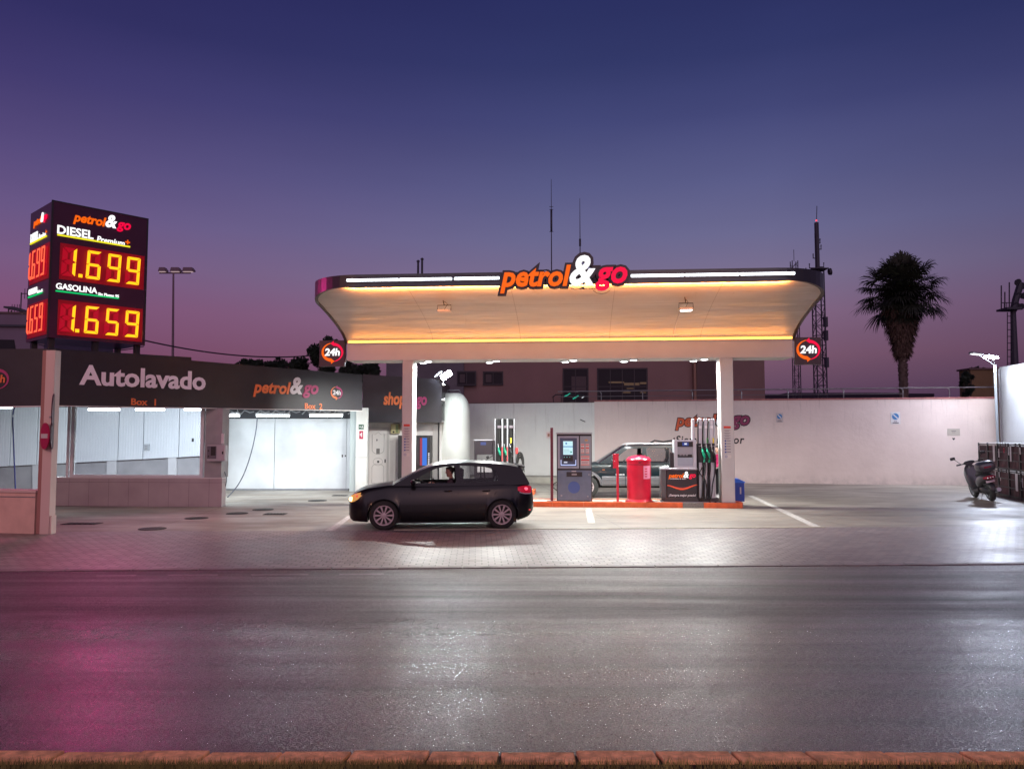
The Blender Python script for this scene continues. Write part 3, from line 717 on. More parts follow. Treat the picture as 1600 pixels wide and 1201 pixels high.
for px, py, k in ((1548.5, 557.5, 1), (1525, 553.5, .35)):
    q = at(px, py, 31.9)-Vector((c.x, c.y, 0))
    a = MB().tube([(0, 0, zt_-.03), (q.x*.3, q.y*.3, zt_+.12), (q.x, q.y, q.z+.04)], .02, 6).build('arm', GREYM, t)
    mt = Matrix.Translation(q) @ Matrix.Rotation(R(12 if k == 1 else 8), 4, 'Y')
    hd = MB().bbox(-.24, .24, -.14, .14, .0, .07, .03, mt).build('lamp_head', GREYM, t)
    MB().box(-.21 if k == 1 else -.17, .21 if k == 1 else .17, -.17, .11, -.03 if k == 1 else -.012, -.004, mt).build('lens', LH if k == 1 else E('lamp_head_dim', (.95, .97, 1, 1), 3), hd)
p = at(1546, 560, 31.6)
lamp('AREA', p-Vector((0, .1, .1)), 380, (.74, .82, 1), target=(p.x-4.5, p.y-3.5, 0), size=.3, name='corner_flood_beam')

# ---------------------------------------------------------------- car wash building
A0 = at(80, 600, 20.2); FF = Frame(A0.x, A0.y, 46.5)
cwb = fthing('car_wash_building', 'open car wash building with black fascia reading Autolavado and two lit bays', 'building', FF, 0, 0)
def pf(px, py, y=0): return FF.px(px, py, y)
MB().plate([pf(74, 544.2), pf(74, 633), pf(299, 636.5), pf(299, 558)], 0, .12).build('fascia_panel', FASCIA, cwb)
MB().plate([pf(299, 563), pf(299, 636.5), pf(566, 641), pf(566, 585.2)], .0, .12).build('fascia_panel', FASCIA, cwb)
MB().plate([pf(74, 633), pf(74, 634.2), pf(566, 642.2), pf(566, 641)], .0, .10).build('fascia_trim', WHITE, cwb)
xa, za = pf(123.4, 601.2); xb, zz_ = pf(320.8, 605.9); zt_ = pf(148, 571.7)[1]
text('fascia_lettering', 'Autolavado', M('pale_letters', s(240,232,240), .5), cwb, xa, xb, za, zt_+.02, y=-.002, off=.028, ext=.02)
xa, za = pf(204.6, 633); xb, zz_ = pf(243.6, 622.5)
text('fascia_lettering', 'Box  1', ORANGEP, cwb, xa, xb, pf(204.6, 632.5)[1], pf(204.6, 622)[1], y=-.002, off=.02, ext=.012)
xa, za = pf(475.9, 638.6); xb, zz_ = pf(503.5, 630)
text('fascia_lettering', 'Box  2', ORANGEP, cwb, xa, xb, za+.0, pf(475.9, 629.3)[1], y=-.002, off=.02, ext=.012)
xa, zb = pf(395, 612.5); xb, _ = pf(496.8, 616)
logo(cwb, xa, xb-xa, zb, (ORANGEP, WHITEP, PINKP), y=-.002, ext=.02)
x, z = pf(525.7, 613.4); h_ = pf(525.7, 602.5)[1]-pf(525.7, 625)[1]
sign24(cwb, x, z, h_, ORANGEP, WHITEP, PINKP, y=-.002)
# left panel of the fascia, facing the road
FL_ = Frame(0, 20.12, 0)
lf = fthing('left_fascia', 'dark fascia panel at the far left edge with the end of a 24h sign', 'fascia', FL_, 0, 0)
a_ = FL_.px(-160, 546); b_ = FL_.px(73.5, 544.6); c_ = FL_.px(73.5, 633.4); d_ = FL_.px(-160, 637)
MB().plate([a_, d_, c_, b_], 0, .1).build('fascia_panel', FASCIA, lf)
MB().plate([(d_[0], d_[1]-.03), (c_[0], c_[1]-.03), c_, d_], 0, .09).build('fascia_trim', WHITE, lf)
x, z = FL_.px(-4, 592); sign24(lf, x, z, .62, M('dim_orange', (.22, .05, .02, 1), .5), ORANGEP, PINKP, y=-.003)
# roof slab over the bays
xe, _ = pf(566, 640); zro = pf(200, 640)[1]+.16
P = [FF.w(.05, .14), FF.w(xe-.05, .14), Vector((-6.6, 32.3, 0)), Vector((-20, 32.3, 0)), Vector((-20, 20.3, 0)), Vector((-11.9, 20.3, 0))]
rt = thing('bay_roof', 'flat roof over the car wash bays behind the black fascia', 'roof')
MB().prism([(p.x, p.y) for p in P], 3.12, 3.30).build('roof_slab', M('roof_slab_paint', (.5, .52, .54, 1), .6), rt)
# tiled dwarf wall, pillar, coin box
ga, gb = gnd(76, 790), gnd(348.5, 791.8)
FT = Frame(ga.x, ga.y, math.degrees(atan2(gb.y-ga.y, gb.x-ga.x)))
def m_tile():
    m, t, b = nodes_mat('wall_tile'); n = NT(t); g = n.n('ShaderNodeTexCoord').outputs['Object']
    mp_ = n.n('ShaderNodeMapping'); mp_.inputs['Rotation'].default_value = (R(90), 0, 0); n.l(g, mp_.inputs[0])
    sp = n.n('ShaderNodeSeparateXYZ'); n.l(g, sp.inputs[0]); cb = n.n('ShaderNodeCombineXYZ'); n.l(sp.outputs[0], cb.inputs[0]); n.l(sp.outputs[2], cb.inputs[1])
    br = n.n('ShaderNodeTexBrick', _offset=.0, Scale=1.0); br.inputs['Brick Width'].default_value = .607; br.inputs['Row Height'].default_value = .70; br.inputs['Mortar Size'].default_value = .006
    n.l(cb.outputs[0], br.inputs['Vector'])
    c = n.mixc(n.mr(n.noise(g, 1.3, 5), .35, .7, 0, .5), s(176,164,166), s(146,132,136)); c = n.mixc(n.mul(br.outputs['Fac'], .6), c, s(80,72,78))
    n.l(c, b.inputs['Base Color']); b.inputs['Roughness'].default_value = .35
    return m
TILE = m_tile()
wx1 = FT.lx(348.5, 0)
t = fthing('dwarf_wall', 'tiled low wall of the first wash bay with a framed window above', 'wall', FT, 0, 0)
hz = FT.px(200, 745.5, 0)[1]
MB().box(-.35, wx1, 0, .28, 0, hz-.03).build('tiled_face', TILE, t)
MB().box(-.35, wx1+.01, -.012, .30, hz-.03, hz).build('sill', WHITE, t)
fz0 = hz+.002; fzt = 2.98
for a, b_ in ((106, 110), (112, 117), (314, 319)):
    MB().box(FT.lx(a, .1), FT.lx(b_, .1), .06, .16, fz0, fzt).build('window_post', PANELW, t)
MB().box(FT.lx(117, .1), FT.lx(314, .1), .06, .16, fz0, fz0+.07).build('window_rail', PANELW, t)
MB().box(FT.lx(117, .1), FT.lx(314, .1), .10, .11, fz0+.07, fzt-.02).build('glass_pane', GLASSW, t)
t = fthing('bay_pillar', 'grey pillar between the two wash bays', 'pillar', FT, 0, 0)
MB().box(FT.lx(321, .05), FT.lx(347.5, .05), .03, .5, hz+.001, 2.86).build('shaft', M('pillar_grey', s(150,148,150), .6, noise=(3, .1)), t)
t = fthing('coin_box', 'grey payment box for the car wash mounted on the bay pillar', 'payment box', FT, 0, 0)
xa, z0_ = FT.px(323, 720, -.12); xb, z1_ = FT.px(353.5, 695, -.12)
MB().bbox(xa, xb, -.16, .02, z0_, z1_, .03).build('housing', M('box_grey', s(170,168,172), .45), t)
MB().box(xa+.03, xa+.30, -.172, -.1605, z0_+.07, z1_-.03).build('front_panel', M('panel_grey', s(96,94,104), .5), t)
MB().box(xa+.14, xa+.28, -.178, -.1725, z0_+.16, z1_-.05).build('display', BLACK, t)
for zz in (.30, .14): MB().lathe([(.022, 0), (.02, .01), (.001, .01)], 12, Matrix.Translation((xa+.075, -.173, z0_+zz)) @ Matrix.Rotation(pi/2, 4, 'X')).build('button', BLACK, t)
MB().box(xb-.10, xb-.06, -.175, -.1605, z0_+.2, z0_+.28).build('lock', BLACK, t)
t = fthing('notice_plate', 'small white notice plate on the edge of the bay pillar', 'sign', FT, 0, 0)
xa, z0_ = FT.px(345.5, 693, .0); xb, z1_ = FT.px(350, 677, .0)
MB().box(xa, xb, .0, .028, z0_, z1_).build('plate', WHITE, t)
# back panels of the bays
YB = 29.0; FBk = Frame(0, YB, 0)
def pb(px, py, y=0): return FBk.px(px, py, y)
def m_corr():
    m, t, b = nodes_mat('corrugated_panel'); n = NT(t); g = n.n('ShaderNodeTexCoord').outputs['Object']
    wv = n.n('ShaderNodeTexWave', Scale=3.2); n.l(g, wv.inputs['Vector'])
    br = n.mixc(n.mr(n.noise(g, .9, 5, .6, (1, 1, .5)), .35, .7, 0, .5), (.66, .70, .74, 1), (.52, .56, .62, 1))
    c = n.mixc(n.mr(wv.outputs['Fac'], .9, 1, 0, .22), br, (.36, .4, .44, 1)); n.l(c, b.inputs['Base Color'])
    b.inputs['Roughness'].default_value = .4
    bp = n.n('ShaderNodeBump', Strength=.25, Distance=.02); n.l(wv.outputs['Fac'], bp.inputs['Height']); n.l(bp.outputs[0], b.inputs['Normal'])
    return m
CORR = m_corr()
t = fthing('bay_back_wall', 'white ribbed back panels above grey concrete inside the first wash bay', 'wall', FBk, 0, 0)
edges = [-110, 15, 57, 108, 184, 223, 279, 326]
def zslope(px): return 728.5-(px)*.052
for a, b_ in zip(edges[:-1], edges[1:]):
    q = [pb(a, zslope(a)), pb(b_, zslope(b_))]; xa, xb = q[0][0]+.012, q[1][0]-.012
    MB().plate([(xa, q[0][1]), (xb, q[1][1]), (xb, 3.1), (xa, 3.1)], 0, .05).build('ribbed_panel', CORR, t)
x0_, x1_ = pb(-110, 700)[0], pb(326, 700)[0]
MB().box(x0_, x1_, .12, .2, 0, 3.1).build('concrete_base', M('bay_concrete', s(146,146,150), .7, noise=(2, .15)), t)
for a, b_ in ((166, 181), (262, 275), (50, 60)):
    MB().plate([pb(a, 790), pb(b_, 790), pb(b_, zslope(b_)+.5), pb(a, zslope(a)+.5)], .03, .119).build('pilaster', M('pilaster_white', s(185,186,190), .6), t)
xa, za = pb(225, 704, -.05); xb, zb = pb(233, 693.5, -.05)
q = fthing('socket_box', 'small grey control box on the ribbed panel inside the first bay', 'control box', FBk, 0, 0)
MB().box(xa, xb, -.06, -.003, za, zb).build('housing', M('socket_grey', s(160,166,170), .5), q)
g = MB(); [g.box(xa+.03+i*.06, xa+.06+i*.06, -.066, -.0605, za+.06+j*.08, za+.10+j*.08) for i in range(2) for j in range(2)]; g.build('switches', GREYT, q)
xa, za = pb(299.5, 690, 0); xb, zb = pb(303, 684.5, 0)
text('bay_number', '1', BLACK, None, xa+.0, xb, za, zb, y=-.004, off=.02, ext=.006, frame=FBk); tag(bpy.data.objects['bay_number'], 'small black numeral one on the ribbed panel of the first bay', 'number')
# second bay back wall
FB2 = Frame(0, 30.6, 0)
def p2(px, py, y=0): return FB2.px(px, py, y)
t = fthing('bay_back_wall', 'smooth white back panels of the second wash bay', 'wall', FB2, 0, 0)
for a, b_ in ((300, 428.5), (429.3, 541), (541.6, 549)):
    MB().box(p2(a, 700)[0], p2(b_, 700)[0], 0, .06, .06, p2(400, 654)[1]).build('white_panel', PANELW, t)
MB().box(p2(300, 700)[0], p2(549, 700)[0], .03, .1, 0, 3.1).build('header', M('header_dark', s(60,60,66), .7), t)
MB().box(p2(300, 700)[0], p2(545, 700)[0], -.03, .0, 0, .055).build('skirting', GREYM, t)
x, z = p2(539, 714); g = MB().box(x-.12, x-.08, -.02, -.002, z, z+.1); g.build('handle', BLACK, t); MB().box(x, x+.04, -.02, -.002, z+.02, z+.08).build('handle', BLACK, t)
g = MB()
for px in range(352, 545, 24):
    x, z = p2(px, 647, -.6); g.tube([(x, -.6, z), (x+.15, -.62, z+.14), (x+.35, -.6, z+.06), (x+.5, -.6, z+.1)], .025, 6)
tag(g.build('pipe_run', GREYM, frame=FB2), 'grey pipes and cables under the roof of the second bay', 'pipes')
# fluorescent tubes
for i, (a, b_, py, YY, lb) in enumerate(((137, 188, 639.5, 24.8, 'leftmost of the three tube lights in the first bay'), (211, 258, 639.5, 25.0, 'middle of the three tube lights in the first bay'), (287, 328, 639.5, 25.2, 'rightmost of the three tube lights in the first bay'),
        (-70, 20, 636, 24.4, 'tube light at the far left picture edge'),
        (346, 375, 649.3, 27.6, 'tube light next to the bay pillar in the second bay'), (400, 453, 649.3, 27.8, 'middle tube light above the hose in the second bay'), (483, 536, 649, 28.0, 'tube light nearest the shop in the second bay'))):
    q = Frame(0, YY, 0); xa, z = q.px(a, py); xb, _ = q.px(b_, py)
    t = fthing('tube_light', lb, 'light', q, (xa+xb)/2, 0, z, group='tube lights in the wash bays'); h = (xb-xa)/2
    MB().bbox(-h, h, -.06, .06, .03, .09, .01).build('holder', WHITE, t)
    MB().tube([(-h+.02, 0, .0), (h-.02, 0, .0)], .035, 8).build('tube', TUBE, t)
    for sx in (-1, 1): MB().tube([(sx*h*.7, 0, .09), (sx*h*.7, 0, 3.13-z)], .01, 5).build('hanger', GREYM, t)
    p = q.w((xa+xb)/2, 0, z-.06)
    lamp('AREA', p, 110 if i < 4 else 30, (.82, .93, 1), target=p+Vector((0, .9, -1.6)), size=(xb-xa), size_y=.1, name='tube_beam')
# hoses
def hose(lb, pts, r, mat, name='hose'):
    P = [Vector(p) for p in pts]; out = []
    for i in range(len(P)-1):
        p0, p1, p2_, p3 = P[max(i-1, 0)], P[i], P[i+1], P[min(i+2, len(P)-1)]
        for k in range(6):
            u = k/6; out.append(.5*((2*p1)+(-p0+p2_)*u+(2*p0-5*p1+4*p2_-p3)*u*u+(-p0+3*p1-3*p2_+p3)*u**3))
    out.append(P[-1]); return tag(MB().tube(out, r, 8).build(name, mat), lb, 'hose')
HOSE = M('hose_grey', s(70,72,84), .5)
hose('grey hose hanging in a curve from the roof of the second bay', [at(402, 650, 28.6), at(400, 672, 28.5), at(393, 705, 28.4), at(382, 738, 28.2), at(370, 760, 28), gnd(356, 776, .03)], .02, HOSE)
hose('thin blue hose hanging in the bay at the left edge', [at(23, 636, 24), at(20, 652, 24), at(21.5, 700, 24), at(24, 764, 24)], .02, M('hose_blue', s(50,60,130), .5))
hose('short dark cable looping beside the tiled wall end', [at(351, 737, 23.6), at(354, 748, 23.5), at(352, 760, 23.6), at(349, 765, 23.7)], .012, HOSE, 'cable')
# jamb and shop
FJ = Frame(0, 29.8, 0)
t = fthing('corner_pillar', 'white corner pillar between the second bay and the shop door', 'pillar', FJ, 0, 0)
a = FJ.lx(556); b_ = FJ.lx(573.5); MB().box(a, b_, 0, .25, 0, 3.1).build('shaft', WALLW, t)
MB().box(FJ.lx(546), a-.002, .1, .5, 0, 3.1).build('edge_strip', M('edge_green', s(170,180,180), .5), t)
MB().box(a, b_, -.006, -.001, 1.25, 1.27).build('groove', GREYM, t)
FS = Frame(0, 32.6, 0)
def pS(px, py, y=0): return FS.px(px, py, y)
shop = fthing('shop', 'small white petrol station shop with black fascia and panelled door', 'building', FS, 0, 0)
MB().box(pS(573, 700)[0], pS(690, 700)[0], 0, 3, 0, 2.75).build('front_wall', M('shop_white', (.80, .77, .75, 1), .6, noise=(2, .06)), shop)
q = Frame(0, 31.2, 0); FSy = 31.2-32.6
c1, c2, c3, c4 = q.px(567, 584.8), q.px(567, 660), q.px(690, 660), q.px(690, 592.5)
MB().plate([c1, c2, c3, c4], FSy, FSy+.12).build('fascia_panel', FASCIA, shop)
MB().box(c2[0]+.02, c3[0]-.02, FSy+.13, 0, c2[1]+.02, c2[1]+.1).build('soffit', WHITE, shop)
MB().box(c3[0]-.05, c3[0]-.01, FSy+.125, 2.8, c2[1]+.11, c4[1]-.01).build('side_panel', FASCIA, shop)
MB().box(c2[0]+.05, c3[0]-.055, FSy+.125, 2.8, c4[1]-.25, c4[1]-.1).build('roof', DARKM, shop)
for tx, a, b_, m_, zt__, zb__ in (('shop', 599.5, 633, ORANGEP, 612.5, 638.5), ('&', 631, 649, WHITEP, 605, 633), ('go', 650, 667, PINKP, 619.5, 639)):
    x0, z1 = q.px(a, zt__); x1, z0 = q.px(b_, zb__)
    text('fascia_lettering', tx, m_, shop, x0, x1, z0, z1, y=FSy-.003, off=.035, ext=.02, shear=.12)
# door
dr = MB().box(pS(577.5, 700)[0], pS(604.5, 700)[0], -.04, -.002, .02, pS(590, 671)[1]).build('door', M('door_white', (.80, .76, .75, 1), .4), shop)
DF = MATS['door_white']
xd0, xd1 = pS(577.5, 700)[0], pS(604.5, 700)[0]; zd = pS(590, 671)[1]
g = MB(); g.box(xd0-.1, xd0-.003, -.06, -.002, 0, zd+.1); g.box(xd1+.003, xd1+.1, -.06, -.002, 0, zd+.1); g.box(xd0-.003, xd1+.003, -.06, -.002, zd+.003, zd+.1); g.build('frame', M('door_frame', (.60, .57, .56, 1), .4), dr)
xm = (xd0+xd1)/2; SHD = M('door_relief', (.46, .43, .43, 1), .45)
def reliefs(pts, r=.012):
    return MB().tube([(x, -.043, z) for x, z in pts], r, 6)
top = [(xm-.24, zd-.15-.6), (xm-.24, zd-.18), (xm-.12, zd-.2), (xm, zd-.1), (xm+.12, zd-.2), (xm+.24, zd-.18), (xm+.24, zd-.75)]
top += [(xm+.24*cos(R(a)), zd-.82-.16*sin(R(a))) for a in range(10, 180, 20)]+[top[0]]
reliefs(top).build('moulding', SHD, dr)
bot = [(xm+.24*cos(R(a)), .78+.16*sin(R(a))) for a in range(0, 181, 20)]+[(xm-.24, .15), (xm+.24, .15), (xm+.24, .78)]
reliefs(bot).build('moulding', SHD, dr)
ell = [(xm+.19*cos(R(a)), 1.02+.15*sin(R(a))) for a in range(0, 361, 20)]
reliefs(ell, .01).build('moulding', SHD, dr)
MB().box(xm-.07, xm+.07, -.05, -.041, 1.32, 1.55).build('notice', M('door_notice', s(120,116,116), .6), dr)
MB().ball((xm+.01, -.045, 1.02), .05, 8, (1, .3, 1)).build('ornament', DARKM, dr)
g = MB(); g.ball((xm-.05, -.045, zd-.42), .03, 8, (1, .3, 1.6)); g.build('decal', GREYT, dr)
MB().box(xd1-.08, xd1-.035, -.07, -.041, .98, 1.12).build('handle', BLACK, dr)
# signs on the pillar: green exit arrow, red extinguisher
t = fthing('exit_sign', 'small green emergency exit sign on the white corner pillar', 'sign', FJ, 0, 0)
xa, za = FJ.px(560.5, 670.5); xb, zb = FJ.px(568.5, 663)
MB().box(xa, xb, -.02, -.002, za, zb).build('plate', M('exit_green', s(40,84,62), .5), t)
g = MB(); cz = (za+zb)/2; g.plate([(xa+.02, cz), (xa+.06, cz-.04), (xa+.06, cz-.012), (xa+.10, cz-.012), (xa+.10, cz+.012), (xa+.06, cz+.012), (xa+.06, cz+.04)], -.026, -.0205); g.build('arrow', WHITE, t)
g = MB(); g.ball((xb-.05, -.022, cz+.045), .012, 8, (1, .3, 1)); g.plate([(xb-.08, cz-.05), (xb-.06, cz-.05), (xb-.045, cz-.01), (xb-.03, cz-.05), (xb-.01, cz-.05), (xb-.035, cz+.03), (xb-.065, cz+.03)], -.026, -.0205); g.build('running_figure', WHITE, t)
t = fthing('extinguisher_sign', 'small red fire extinguisher sign below the exit sign', 'sign', FJ, 0, 0)
xa, za = FJ.px(561.5, 685.5); xb, zb = FJ.px(567.5, 673)
MB().box(xa, xb, -.02, -.002, za, zb).build('plate', M('sign_crimson', s(170,30,70), .5), t)
g = MB(); g.bbox((xa+xb)/2-.005, (xa+xb)/2+.035, -.026, -.0205, za+.07, zb-.06, .0); g.box(xa+.02, xa+.05, -.026, -.0205, za+.12, zb-.1); g.build('pictogram', WHITE, t)
# electric box and cameras
t = fthing('alarm_box', 'cream alarm box fixed under the shop fascia right of the door', 'box', FS, 0, 0)
xa, za = pS(611.5, 677); xb, zb = pS(625, 662.5)
MB().bbox(xa, xb, -.25, -.002, za, zb, .03).build('housing', M('cream_plastic', s(196,186,140), .5), t)
MB().ball((xa+.13, -.26, za+.06), .04, 8).build('lens', BLACK, t)
MB().box(xb-.14, xb-.02, -.262, -.2505, za+.03, zb-.02).build('label_plate', M('label_green', s(110,120,80), .6), t)
# vending machine screens
t = fthing('vending_machine', 'black vending machine with blue lit screen beside the canopy column', 'vending machine', FS, 0, 0)
xa, za = pS(621, 765, -.9); xb, zb = pS(672.5, 680, -.9)
xa2, _ = pS(645, 700, -.9)
MB().box(xa, xb, -.85, -.05, 0.0, zb).build('cabinet', BLACK, t)
x0, z0 = pS(659.5, 727, -.9); x1, z1 = pS(667, 684, -.9)
MB().box(x0, x1, -.875, -.852, z0, z1).build('screen', E('blue_screen', (.03, .22, .95, 1), .75), t)
MB().box(x0-.09, x0-.01, -.885, -.852, z0, z1).build('red_strip', E('red_strip', (.75, .06, .14, 1), .5), t)
xq = pS(645, 700, -.9)[0]; MB().box(xq, x0-.10, -1.0, -.852, z0+.02, z1+.03).build('side_housing', M('ribbed_black', (.02, .02, .025, 1), .5), t)
g = MB(); [g.box(xq+.01, x0-.11, -1.006, -1.0005, z0+.06+i*.09, z0+.09+i*.09) for i in range(11)]; g.build('vent_slats', DARKM, t)
g = MB(); [g.box(x1+.05, x1+.10, -.86, -.852, z0+.03+i*.07, z0+.075+i*.07) for i in range(7)]; g.build('side_marks', WHITEP, t)
t = fthing('glass_entrance', 'narrow glazed entrance panel at the right end of the shop', 'window', FS, 0, 0)
xa, za = pS(676, 758); xb, zb = pS(684, 664)
MB().box(xa, xb, -.05, -.002, .02, zb).build('leaf', M('leaf_paint', (.55, .53, .52, 1), .5), t); MB().box(xb+.01, xb+.07, -.06, -.002, .0, zb+.1).build('frame', DARKM, t)
for i, (px, py, lb) in enumerate(((693, 601, 'white dome camera just under the bright floodlight'), (693, 625, 'lower white dome camera on the shop fascia edge'))):
    t = fthing('security_camera', lb, 'camera', q, 0, 0, group='dome cameras on the shop corner')
    x, z = q.px(px, py, 0); MB().ball((x, -.05, z), .065, 12).build('dome', WHITE, t); MB().tube([(x, -.05, z), (x-.1, .05, z+.02)], .025, 6).build('arm', WHITE, t)
    if i: MB().tube([(x, -.03, z-.05), (x-.01, -.03, z-.16), (x-.06, .02, z-.22)], .01, 5).build('cable', BLACK, t)
# big flood on the shop roof corner
t = fthing('shop_floodlight', 'glaring white floodlight on the roof corner of the shop', 'floodlight', q, 0, 0)
x, z = q.px(694, 588, 0)
mt = Matrix.Translation((x+.1, -.12, z+.02)) @ Matrix.Rotation(R(-34), 4, 'Y') @ Matrix.Rotation(R(-76), 4, 'X')
MB().bbox(-.24, .24, -.1, .1, 0, .08, .02, mt).build('housing', GREYM, t)
MB().box(-.21, .21, -.13, .08, -.03, -.003, mt).build('lens', E('big_flood', (.80, .93, 1, 1), 800), t)
MB().tube([(x-.25, .05, z-.35), (x-.2, .02, z-.1), (x+.05, -.08, z+.04)], .02, 6).build('arm', GREYM, t)
x2, z2 = q.px(685, 584.5, .3)
mt = Matrix.Translation((x2, .3, z2)) @ Matrix.Rotation(R(-35), 4, 'Y')
hh = MB().bbox(-.2, .2, -.06, .06, 0, .05, .02, mt).build('second_head', GREYM, t); MB().box(-.18, .18, -.07, .05, -.02, -.002, mt).build('lens', E('flood_dim', (.9, .95, 1, 1), 2), hh)
MB().tube([(x2-.15, .3, z2-.4), (x2, .3, z2)], .015, 6).build('arm', GREYM, hh)
p = q.w(x+.12, -.3, z-.02)
lamp('AREA', p, 230, (.85, .97, 1), target=p+Vector((3.2, .3, -2.0)), size=.3, name='shop_flood_beam')
# post, left dwarf wall
c = gnd(63, 834.5)
LWALL = M('left_wall_paint', s(205,170,160), .6, noise=(3, .12), bump=(20, .2))
t = thing('sign_post', 'square steel post at the left carrying round traffic signs', 'post', (c.x, c.y, 0), R(0))
ztp = at(75, 547, c.y).z; kx = c.y/F
MB().box(-.02, .17, .0, .22, 0, ztp).build('shaft', M('post_paint', s(200,176,172), .5), t)
MB().box(-.13, -.022, .06, .2, 0, ztp-.0).build('side_flange', M('flange_paint', s(150,104,100), .5), t)
MB().box(.171, .21, .02, .2, 0, .38).build('base_gusset', MATS['post_paint'], t)
for px, py, hpx, ang, col, lb in ((71, 681, 41, 62, 'front', 'round no entry sign with its white bar on the left post'), (82.5, 641, 52, 86, 'back', 'upper dark round sign seen edge on beside the post'), (80.8, 679, 44, 84, 'back', 'lower dark round sign seen edge on beside the post')):
    q_ = at(px, py, c.y-.1); r = hpx/2*kx
    tt = thing('traffic_sign', lb, 'sign', q_, R(-43) if col == 'front' else R(ang+29), group='round signs on the left post')
    rot = Matrix.Rotation(pi/2, 4, 'X')
    MB().lathe([(r, 0), (r, .02), (.001, .02)], 32, rot).build('disc', M('sign_purple', s(180,30,80), .4) if col == 'front' else M('sign_back_dark', s(60,20,40), .5), tt)
    if col == 'front': MB().box(-r*.72, r*.72, -.028, -.021, -r*.17, r*.17).build('bar', WHITE, tt)
    else: MB().tube([(0, .01, -r*.4), (-.0, .06, -r*.4)], .02, 6).build('clamp', GREYM, tt)
c2 = gnd(0, 832.5); c1_ = gnd(53, 834)
q = Frame(c1_.x, c1_.y, math.degrees(atan2(c1_.y-c2.y, c1_.x-c2.x)))
t = fthing('front_dwarf_wall', 'low pinkish orange wall at the left picture edge', 'wall', q, 0, 0)
hz2 = q.px(0, 768.5)[1]
MB().box(-6, 0, 0, .3, 0, hz2).build('wall_face', LWALL, t); MB().box(-6, .03, -.03, .33, hz2, hz2+.05).build('capping', MATS['post_paint'], t)
MB().box(-6, -.0, -.012, -.001, hz2-.10, hz2-.085).build('groove', GREYM, t)

# ---------------------------------------------------------------- price sign on the roof
pc = at(75.5, 500, 20.75); FP = Frame(pc.x, pc.y, 47)
ps_ = fthing('price_sign', 'tall illuminated fuel price sign with red and yellow digits on the car wash roof', 'sign', FP, 0, 0)
def pp(px, py): return FP.px(px, py, 0)
PW = pp(228, 440)[0]; PT = pp(74, 312.5)[1]; PB = pp(77, 527)[1]
def projx(v):
    u = v-Vector((0, 0, HC)); return 800+F*u.x/(u.y*cos(PITCH)+u.z*sin(PITCH))
d = 1.0
while projx(FP.w(0, d, (PT+PB)/2)) > 44.8: d += .02
PD = d
CAB = M('sign_cabinet', (.055, .012, .035, 1), .4, coat=.2)  # purple red in the colour stands in for glare from the digits
MB().box(0, PW, .0, PD, PB, PT).build('cabinet', CAB, ps_)
mb = MB()
for x in (.0, PW): mb.box(x-.02, x+.02, -.012, .03, PB-.01, PT+.01)
mb.box(-.02, PW+.02, -.012, .03, PT, PT+.03); mb.build('corner_trim', DARKM, ps_)
for x, y in ((.14, .2), (PW*.5, .2), (PW-.12, .2), (.14, PD-.2), (PW-.12, PD-.2)):
    MB().box(x-.07, x+.07, y-.07, y+.07, 3.301, PB-.001).build('leg', DARKM, ps_)
DG = E('digit_glow', (1.7, .74, .012, 1), 1.0)
RG = E('digit_red', (1.3, .16, .07, 1), 1.0)
PAN = M('display_panel', (.22, .003, .012, 1), .5, emit=(1, .0, .02, 1), es=.11)  # faint red emission stands in for the halo around the digits
YEL = E('yellow_line', (.95, .85, .02, 1), 1.0); GRN = E('green_line', (.0, .60, .16, 1), 1.0)
SEG = {'0': 'abcdef', '1': 'bc', '5': 'acdfg', '6': 'acdefg', '9': 'abcdfg'}
def digit(mb, ch, x0, x1, z0, z1, y0, y1, sl, th):
    zm = (z0+z1)/2; g = th*.08
    def H(z, lo):  # horizontal
        a, b = x0+g*2, x1-g*2
        if lo == 0: return [(a, z), (b, z), (b-th, z-th), (a+th, z-th)]
        if lo == 2: return [(a+th, z+th), (b-th, z+th), (b, z), (a, z)]
        return [(a+th*.2, z), (a+th*.8, z+th*.5), (b-th*.8, z+th*.5), (b-th*.2, z), (b-th*.8, z-th*.5), (a+th*.8, z-th*.5)]
    def V(x, za, zb, side):  # vertical, za top
        if side > 0: return [(x, za-g*2 if za == z1 else za-g), (x-th, za-th-g if za == z1 else za-th*.5-g), (x-th, zb+th+g if zb == z0 else zb+th*.5+g), (x, zb+g*2 if zb == z0 else zb+g)]
        return [(x, za-g*2 if za == z1 else za-g), (x+th, za-th-g if za == z1 else za-th*.5-g), (x+th, zb+th+g if zb == z0 else zb+th*.5+g), (x, zb+g*2 if zb == z0 else zb+g)]
    S = {'a': H(z1, 0), 'd': H(z0, 2), 'g': H(zm, 1), 'b': V(x1, z1, zm, 1), 'c': V(x1, zm, z0, 1), 'f': V(x0, z1, zm, -1), 'e': V(x0, zm, z0, -1)}
    for k in SEG[ch]: mb.plate([(x+(z-z0)*sl, z) for x, z in S[k]], y0, y1)
